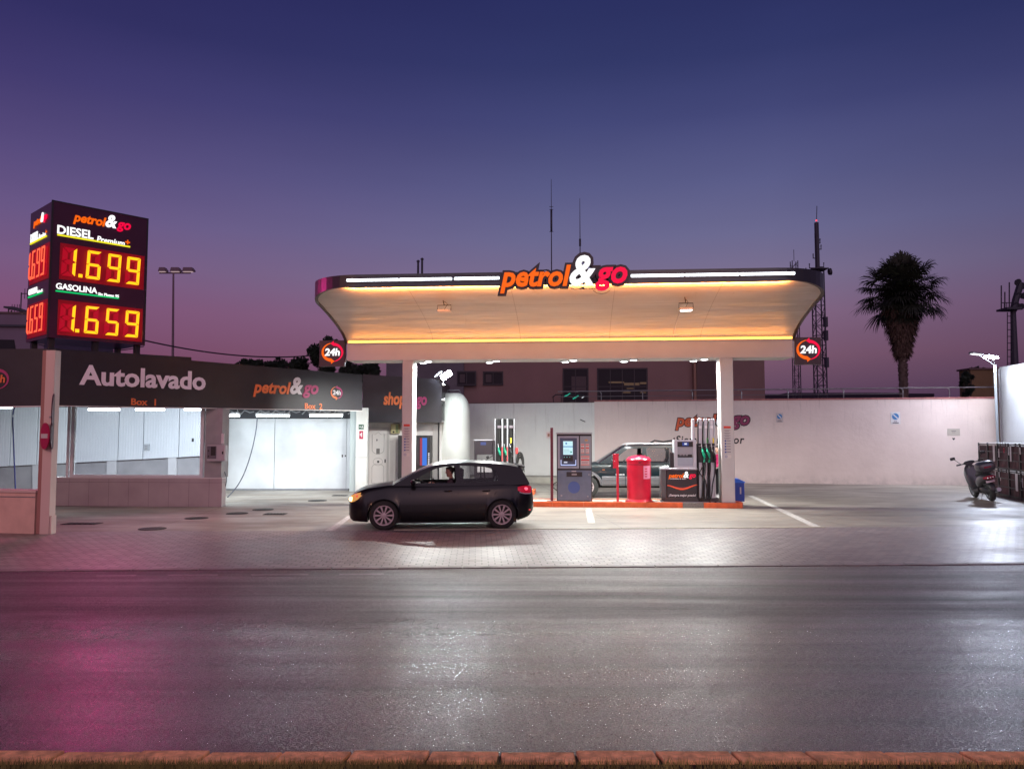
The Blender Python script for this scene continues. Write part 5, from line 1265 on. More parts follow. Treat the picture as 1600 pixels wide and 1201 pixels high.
MB().lathe([(.175, 0), (.175, .003), (.001, .003)], 36, Matrix.Translation((tx(896.5), -.0145, tz(761))) @ Matrix.Rotation(pi/2, 4, 'X')).build('round_emblem', M('emblem_blue', s(62,88,150), .5), t)
for px, py in ((877, 774), (918, 775), (920, 741)): MB().lathe([(.025, 0), (.02, .012), (.001, .012)], 12, Matrix.Translation((tx(px), -.0145, tz(py))) @ Matrix.Rotation(pi/2, 4, 'X')).build('lock', GREYM, t)
MB().tube([(-.01, .2, .55), (-.10, .2, .5), (-.12, .2, .4), (-.01, .2, .3)], .014, 6).build('side_hose', BLACK, t)
p = FC.w(tx(888)+xa, ty-.35, ZI+tz(700))
# maroon pole with small sign
xa2, _ = fl(862.3, 730, .35)
t = fthing('maroon_pole', 'thin maroon square pole with small white box left of the terminal', 'pole', FC, xa2, .35, ZI)
MB().box(-.04, .04, -.04, .04, .012, fl(862, 668, .35)[1]-ZI).build('shaft', MAROON, t); MB().box(-.14, .2, -.09, .09, 0, .011).build('base_plate', MAROON, t)
zz = fl(858, 679, .35)[1]-ZI; MB().box(-.16, -.045, -.05, .05, zz-.1, zz+.1).build('white_box', WHITE, t); MB().box(-.12, -.06, -.056, -.0505, zz-.05, zz+.03).build('box_mark', M('mark_tan', s(150,130,110), .6), t)
# red bin
xc, zt_ = fl(998, 711, .35)
t = fthing('red_bin', 'tall round red bin with domed lid on the island', 'bin', FC, xc, .38, ZI)
rr = (fl(1017, 740, .38)[0]-fl(979.5, 740, .38)[0])/2; H = fl(998, 711, .38)[1]-ZI
MB().lathe([(rr+.06, 0), (rr+.06, .02), (rr+.015, .05), (rr+.01, .07), (rr, .08), (rr, H*.86), (rr-.005, H*.865)], 40).build('drum', RED, t)
MB().lathe([(rr+.012, H*.866), (rr+.012, H*.91), (rr*.9, H*.95), (rr*.55, H*.985), (.01, H)], 40).build('lid', RED, t)
MB().lathe([(rr+.004, H*.80), (rr+.004, H*.812)], 40).build('seam', MAROON, t)
g = MB(); 
for i in range(6):
    a0, a1 = R(-72+i*7), R(-72+(i+1)*7); r2 = rr+.004
    g.add([(r2*cos(a0), r2*sin(a0), H*.50), (r2*cos(a1), r2*sin(a1), H*.50), (r2*cos(a1), r2*sin(a1), H*.78), (r2*cos(a0), r2*sin(a0), H*.78)], [(0, 1, 2, 3)])
lbp = g.build('sticker', M('sticker_pink', s(235,150,180), .5), t)
g = MB()
for j in range(4):
    a0, a1 = R(-66), R(-52); r2 = rr+.007; z = H*(.54+.055*j)
    g.add([(r2*cos(a0), r2*sin(a0), z), (r2*cos(a1), r2*sin(a1), z), (r2*cos(a1), r2*sin(a1), z+.03), (r2*cos(a0), r2*sin(a0), z+.03)], [(0, 1, 2, 3)])
g.build('sticker_print', RED, t)
MB().box(-.03, .03, -rr-.02, -rr-.003, H*.84, H*.86).build('latch', MAROON, t)
# red post with box
xa2, _ = fl(965, 740, .32)
t = fthing('red_post', 'red steel post with a small red box beside the bin', 'post', FC, xa2, .34, ZI)
Hp = fl(962, 708.5, .34)[1]-ZI
MB().box(-.035, .035, -.035, .035, .012, Hp).build('shaft', RED, t); MB().box(-.13, .13, -.09, .09, 0, .011).build('base_plate', RED, t)
b_ = MB().bbox(-.13, -.036, -.07, .05, Hp-.42, Hp-.0, .01).build('box', RED, t); MB().ball((-.085, -.072, Hp-.22), .014, 8).build('button', WHITE, b_)

# fuel pumps
def nozzle(par, x, y, z, col, up=1):
    n_ = MB(); n_.tube([(x, y-.03, z+.16), (x+.01, y-.05, z+.02), (x+.03, y-.055, z-.03)], .03, 8).build('nozzle', col, par) if False else None
    b_ = MB(); b_.tube([(x-.02, y-.02, z+.15), (x-.01, y-.05, z+.06), (x+.03, y-.06, z-.04), (x+.05, y-.05, z-.13)], [.022, .035, .045, .028], 8)
    o = b_.build('nozzle', col, par)
    MB().tube([(x-.02, y-.02, z+.15), (x-.04, y, z+.27)], .014, 8).build('spout', SILVER, o)
    MB().tube([(x+.05, y-.05, z-.14), (x+.065, y-.05, z-.20)], .03, 8).build('hose_cuff', BLACK, o)
    return o
def hose_mesh(x0, y0, z0, x1, z1, low, bulge=.08):
    pts = []
    for i in range(15):
        u = i/14; x = x0+(x1-x0)*u+bulge*sin(pi*u)*.4; z = (z0*(1-u)+z1*u)-(4*u*(1-u))*((z0+z1)/2-low)
        pts.append((x, y0-.04-.08*sin(pi*u), z))
    return MB().tube(pts, .017, 8)
t = fthing('fuel_pump', 'fuel pump with logo cabinet and silver hose columns beside the right column', 'fuel pump', FC, 0, 0, ZI)
py_ = .16
def qx(px): return fl(px, 740, py_)[0]
def qz(py): return fl(1060, py, py_)[1]-ZI
PK = M('pump_black', (.022, .018, .022, 1), .3, coat=.3); PSIL = M('pump_silver', (.50, .53, .57, 1), .35, .5)
MB().box(qx(1036), qx(1122.5), py_-.03, py_+.62, 0, qz(777.5)).build('plinth', M('plinth_dark', (.05, .045, .05, 1), .6), t)
MB().box(qx(1034), qx(1123), py_-.06, py_+.64, -.001, .03).build('base_plate', GREYM, t)
cb = MB().bbox(qx(1041), qx(1089.5), py_, py_+.6, qz(777.4), qz(733.5), .02).build('logo_cabinet', PK, t)
MB().box(qx(1033.5), qx(1040.8), py_+.03, py_+.58, qz(777.4), qz(733.5)).build('side_panel', M('pump_grey', (.10, .10, .11, 1), .5), t)
MB().bbox(qx(1033), qx(1090), py_-.03, py_+.62, qz(733.4), qz(730.5), .03).build('counter', PSIL, t)
xa, zb = qx(1044.5), qz(746); logo(cb, xa, qx(1087)-xa, zb, (OR_E, WH_E, PK_E), y=py_-.002, ext=.004)
g = MB(); [g.box(qx(1047)+i*.021, qx(1047)+i*.021+.014, py_-.005, py_-.0015, qz(748.6), qz(747)) for i in range(22) if i not in (12, 15)]; g.build('small_marks', WHITEP, cb)
text('slogan_lettering', '¡Siempre mejor precio!', WHITEP, cb, qx(1044.5), qx(1087), qz(776.2), qz(771.5), y=py_-.002, off=.03, ext=.004, shear=.2)
for k, (dz, th, colr) in enumerate(((0, .022, s(255,110,50)), (.03, .012, s(190,50,70)), (-.028, .010, s(230,70,30)))):
    g = MB(); pp_ = []
    for i in range(31):
        u = i/30; x = qx(1042)+(qx(1089)-qx(1042))*u; z = qz(758)-.11*sin(pi*(u*1.0))**1.6+.02*u+dz*(1-abs(u-.5)*1.2)
        pp_.append((x, z, th*(.4+.6*sin(pi*u))))
    for i in range(30):
        a, b_ = pp_[i], pp_[i+1]; g.plate([(a[0], a[1]-a[2]/2), (b_[0], b_[1]-b_[2]/2), (b_[0], b_[1]+b_[2]/2), (a[0], a[1]+a[2]/2)], py_-.006-k*.002, py_-.0015)
    g.build('wave_stripe', M('wave_%s' % 'abc'[k], colr, .5, emit=colr, es=.25), cb)
# display head
fr_ = MB(); xa, xb, z0, z1 = qx(1054), qx(1088.5), qz(732), qz(687)
for q_ in ((xa, xa+.09, z0, z1), (xb-.09, xb, z0, z1), (xa+.09, xb-.09, z1-.05, z1), (xa+.09, xb-.09, z0, z0+.08)): fr_.box(q_[0], q_[1], py_-.01, py_+.45, q_[2], q_[3])
hd = fr_.build('display_frame', PSIL, t)
MB().box(xa+.09, xb-.09, py_+.02, py_+.40, z1-.20, z1-.05).build('display', BLACK, hd)
MB().box((xa+xb)/2-.08, (xa+xb)/2+.10, py_+.012, py_+.0195, z1-.17, z1-.07).build('display_light', E('display_blue', (.05, .10, .45, 1), .6), hd)
text('display_numerals', '00', WH_E, hd, (xa+xb)/2-.02, (xa+xb)/2+.05, z1-.14, z1-.09, y=py_+.011, off=.02, ext=.003)
MB().box(xa+.09, xb-.09, py_+.03, py_+.40, z1-.42, z1-.201).build('panel', M('panel_silver', (.32, .34, .37, 1), .4, .4), hd)
MB().box(xa+.09, xb-.09, py_+.10, py_+.40, z0+.32, z1-.421).build('keypad_recess', M('recess_dark', (.05, .055, .06, 1), .5), hd)
g = MB(); [g.box(xa+.16+i*.09, xa+.22+i*.09, py_+.08, py_+.0995, z0+.37, z0+.41) for i in range(3)]; g.build('keys', GREYM, hd)
MB().box(xa+.09, xb-.09, py_+.03, py_+.40, z0+.08, z0+.319).build('lower_panel', M('panel_blue_silver', (.36, .42, .48, 1), .35, .4), hd)
MB().box(qx(1047.5), qx(1053.5), py_+.05, py_+.3, qz(730.4), qz(707)).build('card_unit', PK, t)
# hose columns
zc0, zc1 = qz(779)+.02, qz(654)
cols = [(1082.5, 1086.8, 0), (1092.5, 1098.5, 1), (1101.5, 1107, 1), (1110, 1116.5, 1)]
for a, b_, k in cols:
    c_ = MB().bbox(qx(a), qx(b_), py_+.05, py_+.22, zc0, zc1, .01).build('hose_column', PSIL, t)
    if k: MB().box(qx(a)+.01, qx(b_)-.01, py_+.04, py_+.0495, qz(669), qz(665)).build('white_label', WHITEP, c_)
MB().bbox(qx(1116.8), qx(1118.8), py_+.05, py_+.22, zc0, zc1, .008).build('hose_column', PSIL, t)
MB().box(qx(1090.5), qx(1117), py_+.222, py_+.40, zc0, qz(693)).build('back_panel', TBK, t)
MB().box(qx(1092), qx(1117.5), py_+.0, py_+.049, qz(696), qz(692.5)).build('crossbar', BLACK, t)
g = MB(); 
for a, b_, k in cols[1:]:
    MB().box(qx(a-.5), qx(b_+.3), py_-.0, py_+.048, qz(722), qz(697)).build('nozzle_boot', BLACK, t)
MB().box(qx(1105.6), qx(1107.6), py_+.02, py_+.049, qz(692), qz(684)).build('green_label', M('label_green2', s(60,180,70), .5), t); MB().box(qx(1114.7), qx(1116.7), py_+.02, py_+.049, qz(692), qz(684)).build('yellow_label', M('label_yellow', s(230,215,60), .5), t)
for i, (px, cl) in enumerate(((1098.5, GREENP), (1106, GREENP), (1114, BLACK))):
    x = qx(px); n_ = nozzle(t, x, py_-.01, qz(708), cl)
    MB().tube([(x+.03, py_-.05, qz(722)), (x+.05, py_-.06, qz(717))], .035, 8).build('grip_sleeve', cl, n_)
    hm = hose_mesh(x+.06, py_, qz(722)-.02, x-.02, qz(660), .12+.05*i, .1) if False else None
    P_ = [(x+.06, py_-.06, qz(719)), (x+.05, py_-.10, qz(735)), (x-.03, py_-.12, qz(755)), (x-.07, py_-.10, .10+.04*i), (x-.14, py_-.04, .14), (x-.14, py_+.0, .6), (x-.13, py_+.03, qz(700)), (x-.12, py_+.04, qz(670)), (x-.10, py_+.05, qz(658))]
    hose('hose', P_, .019, BLACK).parent = t
for o in kids(t):
    if o.name.startswith('hose') and 'label' in o and 'category' in o:
        del o['label']; del o['category']
hose('hose', [(qx(1091.5), py_-.02, qz(742)), (qx(1095), py_-.07, qz(733)), (qx(1099), py_-.05, qz(727))], .016, BLACK).parent = t
hose('hose', [(qx(1091.5), py_-.02, qz(735)), (qx(1095), py_-.08, qz(742)), (qx(1101), py_-.08, qz(750)), (qx(1106), py_-.06, qz(778)), (qx(1110), py_-.08, .0), (qx(1118), py_-.06, .03)], .016, BLACK).parent = t
for o in kids(t):
    for kk in ('label', 'category'):
        if kk in o: del o[kk]
# blue bin behind the column
xa, _ = fl(1150, 760, .62); xb, _ = fl(1163, 760, .62); zt_ = fl(1150, 747, .62)[1]-ZI
t = fthing('blue_bin', 'small blue paper towel bin with sloping lid behind the right column', 'bin', FC, xa, .62, ZI)
x = (xb-xa)
MB().box(-.15, x, 0, .35, .0, zt_-.13).build('body', BLUEP, t)
MB().loft([[(-.17, -.02, zt_), (-.17, .37, zt_), (-.17, .37, zt_-.13), (-.17, -.02, zt_-.13)], [(x*.35, -.02, zt_-.015), (x*.35, .37, zt_-.015), (x*.35, .37, zt_-.13), (x*.35, -.02, zt_-.13)], [(x+.02, -.02, zt_-.10), (x+.02, .37, zt_-.10), (x+.02, .37, zt_-.13), (x+.02, -.02, zt_-.13)]], closed=True, caps=True).build('lid', M('blue_lid', (.02, .16, .75, 1), .4), t)
g = MB(); g.box(x*.45, x*.62, -.008, -.001, .22, .42); g.build('white_mark', WHITE, t)

# second pump row
F2 = Frame(*FC.w(0, 5.0).xy, -4.6)
def rx(px, py=700, y=0): return F2.px(px, py, y)
t = fthing('fuel_pump', 'black fuel pump partly hidden behind the parked hatchback', 'fuel pump', F2, 0, 0, 0)
z = lambda py: rx(770, py)[1]
isl2 = fthing('rear_island', 'second pump island with orange kerb behind the hatchback', 'kerb', F2, 0, 0)
MB().box(rx(722)[0], rx(835)[0], -.15, 1.0, 0, .14).build('kerb_stones', OK_, isl2); MB().box(rx(722)[0]+.1, rx(835)[0]-.1, -.05, .9, .1401, .150).build('top_slab', MATS['island_top'], isl2)
MB().bbox(rx(745)[0], rx(770)[0], 0, .5, .151, z(722), .02).build('cabinet', PK, t)
MB().box(rx(746)[0], rx(769)[0], -.006, -.001, z(722)-.35, z(722)-.02).build('front_panel', WHITE, t)
MB().ball((rx(762)[0], -.01, z(714)), .06, 8, (1, .3, 1)).build('emblem', BLACK, t)
hd = MB().bbox(rx(741)[0], rx(769.5)[0], -.02, .45, z(710), z(688), .02).build('display_head', PK, t)
MB().box(rx(740.5)[0], rx(770)[0], -.04, .47, z(687.9), z(686.5)).build('head_cap', PSIL, hd)
MB().box(rx(751)[0], rx(759.5)[0], -.026, -.0205, z(695), z(690.5)).build('display_light', MATS['display_blue'], hd)
MB().box(rx(741)[0], rx(745)[0], 0, .3, .151, z(707)).build('side_post', PK, t)
MB().box(rx(770.2)[0], rx(773.5)[0], .0, .3, .151, z(688)).build('side_post', PK, t)
MB().box(rx(774)[0], rx(804)[0], .20, .35, .151, z(654)).build('back_panel', BLACK, t)
for a, b_, m_ in ((772.8, 774, PSIL), (783.8, 785.8, PSIL), (791.8, 793.6, PSIL), (802.3, 804.2, GREYM)):
    c_ = MB().box(rx(a)[0], rx(b_)[0], .02, .3, .151, z(654)).build('hose_column', m_, t)
for a, b_ in ((784, 785.6), (792, 793.4)): MB().box(rx(a)[0], rx(b_)[0], .01, .0195, z(720), z(698)).build('red_strip', PSR, t)
for a, b_ in ((777, 782.5), (787, 790.5), (795.5, 800.5)):
    MB().tube([(rx((a+b_)/2)[0], .15, z(654)), (rx((a+b_)/2)[0], .13, .5)], .05, 8).build('hose', RUBBER, t)
    MB().box(rx(a)[0], rx(b_)[0]+.02, .08, .10, z(668.5), z(664.5)).build('white_label', GREYT, t)
for px, cl in ((779.5, GREENP), (788.8, GREENP), (797.5, BLACK)): nozzle(t, rx(px)[0], .08, z(705), cl)
MB().box(rx(797)[0], rx(799)[0], .09, .10, z(692), z(684)).build('yellow_label', MATS['label_yellow'], t)
# air and water point
t = fthing('air_point', 'air hose reel with red top behind the hatchback tailgate', 'air hose', F2, 0, 0, 0)
MB().box(rx(804.5)[0]+.02, rx(808.5)[0], .05, .25, .151, z(699)).build('post', GREYM, t)
MB().bbox(rx(804.6)[0]+.02, rx(809)[0], .0, .2, z(708.5), z(699.2), .01).build('red_head', M('air_red', s(200,60,60), .5), t)
for i in range(3):
    r_ = .27-.04*i; xx, zz = rx(812.5, 723); g = MB(); pts = [(xx+.12*cos(R(a))*(1-.1*i), .0+.04*i, zz+r_*1.35*sin(R(a))-.03*i) for a in range(0, 361, 15)]; g.tube(pts, .035, 8); g.build('hose_loop', RUBBER, t)
MB().tube([(rx(815)[0], .0, z(716)), (rx(818.5)[0], -.02, z(725)), (rx(819)[0], 0, z(737))], .02, 6).build('hose_end', RUBBER, t)

# ---------------------------------------------------------------- people (skin figures)
SKIN = M('skin', (.42, .22, .16, 1), .55)
def skin_fig(name, joints, edges, mat, parent, root=0):
    me = bpy.data.meshes.new(name); me.from_pydata([j[:3] for j in joints], edges, []); me.materials.append(mat)
    o = bpy.data.objects.new(name, me); COL.objects.link(o)
    md = o.modifiers.new('s', 'SKIN'); sv = me.skin_vertices[0] if len(me.skin_vertices) else None
    if sv is None:
        me.attributes.new if False else None
        bpy.context.view_layer.objects.active = o
    for v, j in zip(me.skin_vertices[0].data, joints): v.radius = (j[3], j[4] if len(j) > 4 else j[3]); v.use_root = False
    me.skin_vertices[0].data[root].use_root = True
    sb = o.modifiers.new('u', 'SUBSURF'); sb.levels = 2; sb.render_levels = 2
    dg = bpy.context.evaluated_depsgraph_get(); m2 = bpy.data.meshes.new_from_object(o.evaluated_get(dg)); bpy.data.objects.remove(o)
    for p in m2.polygons: p.use_smooth = True
    if not m2.materials: m2.materials.append(mat)
    o = bpy.data.objects.new(name, m2); COL.objects.link(o)
    if parent: o.parent = parent
    return o
def hand(par, p, d, side, palm_n, curl=.6):
    """palm at wrist p along direction d, five separate fingers"""
    d = Vector(d).normalized(); n_ = Vector(palm_n).normalized(); s_ = d.cross(n_).normalized()*side; p = Vector(p)
    J = [tuple(p)+(.026, .018), tuple(p+d*.05)+(.036, .015), tuple(p+d*.085)+(.036, .013)]; Ed = [(0, 1), (1, 2)]
    skin_fig('palm', J, Ed, SKIN, par)
    for k, (o_, l_) in enumerate(((-.030, .070), (-.010, .078), (.010, .073), (.030, .058))):
        b_ = p+d*.085+s_*o_; v = d.copy(); pts = [b_-d*.02]
        q_ = b_.copy(); pts.append(q_.copy())
        for j, f in enumerate((.45, .33, .22)):
            v = (v+n_*curl*(.5+.3*j)).normalized(); q_ = q_+v*l_*f; pts.append(q_.copy())
        skin_fig('finger', [tuple(a)+(.0088-.0009*i,) for i, a in enumerate(pts)], [(i, i+1) for i in range(len(pts)-1)], SKIN, par)
    b_ = p+d*.025-s_*.028; th = [b_, b_-s_*.025+d*.02+n_*.01, b_-s_*.03+d*.045+n_*.028, b_-s_*.022+d*.062+n_*.04]
    skin_fig('thumb', [tuple(a)+(.0105-.001*i,) for i, a in enumerate(th)], [(0, 1), (1, 2), (2, 3)], SKIN, par)
def head(par, c, f, hair, hs=1.0):
    """head centred at c facing f (unit xy vector)"""
    c = Vector(c); f = Vector(f).normalized(); u = Vector((0, 0, 1)); s_ = f.cross(u).normalized()
    rot = Matrix((s_, f, u)).transposed().to_4x4(); mt = Matrix.Translation(c) @ rot @ Matrix.Scale(hs, 4)
    m_ = MB(); prof = []; n = 20
    rows = [(-.118, .030, .035), (-.108, .045, .05), (-.085, .058, .062), (-.05, .068, .076), (-.01, .074, .088), (.03, .077, .094), (.065, .075, .092), (.095, .062, .076), (.115, .038, .046), (.122, .005, .006)]
    secs = []
    for z, a, b_ in rows:
        r_ = []
        for q in range(n):
            t_ = 2*pi*q/n; x = a*cos(t_); y = b_*sin(t_)
            if sin(t_) > .93 and -.035 < z < .015: y += .012
            if sin(t_) > .8 and z < -.08: y += .012
            r_.append(mt @ Vector((x, y, z)))
        secs.append(r_)
    m_.smooth = True; m_.loft(secs, closed=True, caps=True); h = m_.build('head', SKIN, par, sharp=80)
    g = MB(); g.loft([[mt @ Vector(v) for v in r_] for r_ in ([(-.008, .086, .02), (.008, .086, .02), (0, .096, .02)], [(-.016, .088, -.022), (.016, .088, -.022), (0, .116, -.018)], [(-.012, .084, -.032), (.012, .084, -.032), (0, .094, -.03)])], closed=True, caps=True); g.build('nose', SKIN, h)
    for sx in (-1, 1):
        MB().ball((0, 0, 0), .012, 10).build('eye', WHITE, h).matrix_local = mt @ Matrix.Translation((sx*.03, .082, .012)); MB().ball((0, 0, 0), .006, 8).build('pupil', BLACK, h).matrix_local = mt @ Matrix.Translation((sx*.03, .092, .012))
        MB().ball((0, 0, 0), .03, 10, (.35, .6, 1)).build('ear', SKIN, h).matrix_local = mt @ Matrix.Translation((sx*.077, -.005, -.005))
    MB().ball((0, 0, 0), .022, 10, (1, .3, .28)).build('mouth', M('lips', (.35, .12, .1, 1), .5), h).matrix_local = mt @ Matrix.Translation((0, .085, -.058))
    secs = []
    for z, k in ((-.03, 1.08), (.0, 1.10), (.04, 1.12), (.08, 1.13), (.105, 1.15), (.128, .9), (.138, .1)):
        zz = min(z, .115); i = max(j for j in range(len(rows)) if rows[j][0] <= zz); a, b_ = rows[i][1], rows[i][2]
        secs.append([mt @ Vector((a*k*cos(2*pi*q/n), (b_*k*sin(2*pi*q/n)) if z > .055 or sin(2*pi*q/n) < .1 else b_*.35*sin(2*pi*q/n), z)) for q in range(n)])
    m2 = MB(); m2.smooth = True; m2.loft(secs, closed=True, caps=True).build('hair', hair, h, sharp=80)
    return h
# person refuelling behind the pump
pc_ = at(1122, 700, 27.0)
pr_ = thing('person', 'person in magenta top and black trousers standing partly hidden beside the pump', 'person', (pc_.x+.02, 27.0, 0), R(95))
TOPM = M('magenta_top', (.50, .02, .12, 1), .7); TRM = M('black_trousers', (.015, .014, .017, 1), .8); HAIR = M('dark_hair', (.02, .014, .012, 1), .6)
# local: facing +y, x right
skin_fig('trousers', [(0, 0, .95, .13, .10), (-.09, 0, .90, .10), (-.10, .02, .50, .075), (-.10, 0, .10, .055), (.09, 0, .90, .10), (.10, .04, .50, .075), (.10, .05, .10, .055), (0, 0, 1.04, .14, .10)],
         [(0, 1), (1, 2), (2, 3), (0, 4), (4, 5), (5, 6), (0, 7)], TRM, pr_)
skin_fig('top', [(0, 0, 1.02, .145, .105), (0, 0, 1.15, .135, .10), (0, .01, 1.33, .165, .11), (0, 0, 1.43, .08, .07), (-.17, 0, 1.39, .062), (-.22, .04, 1.15, .048), (-.20, .16, 1.02, .04), (.17, 0, 1.39, .062), (.22, .05, 1.15, .048), (.19, .20, 1.06, .04)],
         [(0, 1), (1, 2), (2, 3), (2, 4), (4, 5), (5, 6), (2, 7), (7, 8), (8, 9)], TOPM, pr_)
skin_fig('neck', [(0, 0, 1.42, .055), (0, .01, 1.52, .05)], [(0, 1)], SKIN, pr_)
head(pr_, (0, .03, 1.60), (0, 1, 0), HAIR)
skin_fig('forearm', [(-.20, .15, 1.02, .036), (-.15, .32, .98, .027)], [(0, 1)], SKIN, pr_); hand(pr_, (-.15, .32, .98), (.1, 1, 0), 1, (0, 0, -1))
skin_fig('forearm', [(.19, .19, 1.06, .036), (.14, .36, 1.05, .027)], [(0, 1)], SKIN, pr_); hand(pr_, (.14, .36, 1.05), (-.1, 1, 0), -1, (0, 0, -1))
for sx, y_ in ((-.10, 0), (.10, .05)):
    MB().loft([[(sx-.045, y_-.10, 0), (sx+.045, y_-.10, 0), (sx+.04, y_-.09, .09), (sx-.04, y_-.09, .09)], [(sx-.05, y_+.05, 0), (sx+.05, y_+.05, 0), (sx+.035, y_+.05, .085), (sx-.035, y_+.05, .085)], [(sx-.035, y_+.18, 0), (sx+.035, y_+.18, 0), (sx+.025, y_+.17, .03), (sx-.025, y_+.17, .03)]], closed=True, caps=True).build('shoe', WHITE, pr_)

# ---------------------------------------------------------------- cars
def interp(tab, x):
    for (a, va), (b_, vb) in zip(tab[:-1], tab[1:]):
        if x <= b_:
            u = max(0, (x-a)/(b_-a)); return va+(vb-va)*u
    return tab[-1][1]
def sm_interp(tab, x):
    n = len(tab)
    for i in range(n-1):
        if x <= tab[i+1][0]:
            x0, y0 = tab[i]; x1, y1 = tab[i+1]; h = x1-x0; u = max(0, (x-x0)/h)
            def sl(k):
                if k <= 0 or k >= n-1: j = max(0, min(k, n-2)); return (tab[j+1][1]-tab[j][1])/(tab[j+1][0]-tab[j][0]) if 0 < k < n-1 else (tab[min(k+1, n-1)][1]-tab[max(k-1, 0)][1])/(tab[min(k+1, n-1)][0]-tab[max(k-1, 0)][0])
                a = (tab[k][1]-tab[k-1][1])/(tab[k][0]-tab[k-1][0]); b_ = (tab[k+1][1]-tab[k][1])/(tab[k+1][0]-tab[k][0])
                return 0 if a*b_ <= 0 else 2*a*b_/(a+b_)
            m0, m1 = sl(i)*h, sl(i+1)*h
            return (2*u**3-3*u*u+1)*y0+(u**3-2*u*u+u)*m0+(-2*u**3+3*u*u)*y1+(u**3-u*u)*m1
    return tab[-1][1]
def wheel_parts(par, x, y, r, side, rimr, RIMM, w_=.21, spokes=10):
    wt = bpy.data.objects.new('wheel', None); COL.objects.link(wt); wt.empty_display_size = .1; wt.parent = par; wt.location = (x, y, r); wt.rotation_euler = (0, 0, 0 if side < 0 else pi)
    rot = Matrix.Rotation(pi/2, 4, 'X')   # z -> -y (outside for side<0)
    ty_ = MB().lathe([(rimr, -w_/2), (r-.03, -w_/2), (r, -w_/2+.03), (r, w_/2-.03), (r-.012, w_/2-.012), (r-.035, w_/2), (rimr+.01, w_/2+.004), (rimr, w_/2-.01)], 44, rot, cap=False).build('tyre', RUBBER, wt)
    m_ = MB(); m_.lathe([(rimr, w_/2-.012), (rimr-.004, w_/2+.002), (rimr-.022, w_/2), (rimr-.03, w_/2-.03), (rimr-.035, -w_/2)], 44, rot, cap=False)
    m_.lathe([(.055, w_/2-.035), (.055, w_/2-.012), (.03, w_/2-.006), (.002, w_/2-.006)], 20, rot)
    for i in range(spokes):
        a = 2*pi*i/spokes; off_ = .0
        da = Vector((cos(a), 0, sin(a))); ds = Vector((-sin(a), 0, cos(a))); yy = -w_/2+.018
        def q(rr_, ww, y_): return [da*rr_+ds*ww+Vector((0, y_, 0)), da*rr_-ds*ww+Vector((0, y_, 0)), da*rr_-ds*ww+Vector((0, y_+.02, 0)), da*rr_+ds*ww+Vector((0, y_+.02, 0))]
        m_.loft([q(.045, .014, yy+.005), q(rimr*.6, .016, yy), q(rimr-.018, .024, yy+.002)], closed=True, caps=True)
    m_.build('rim', RIMM, wt, sharp=40)
    MB().lathe([(rimr-.04, -.02), (rimr-.04, 0), (.01, 0)], 30, rot).build('brake_disc', M('brake_dark', (.02, .02, .02, 1), .6), wt)
    return wt
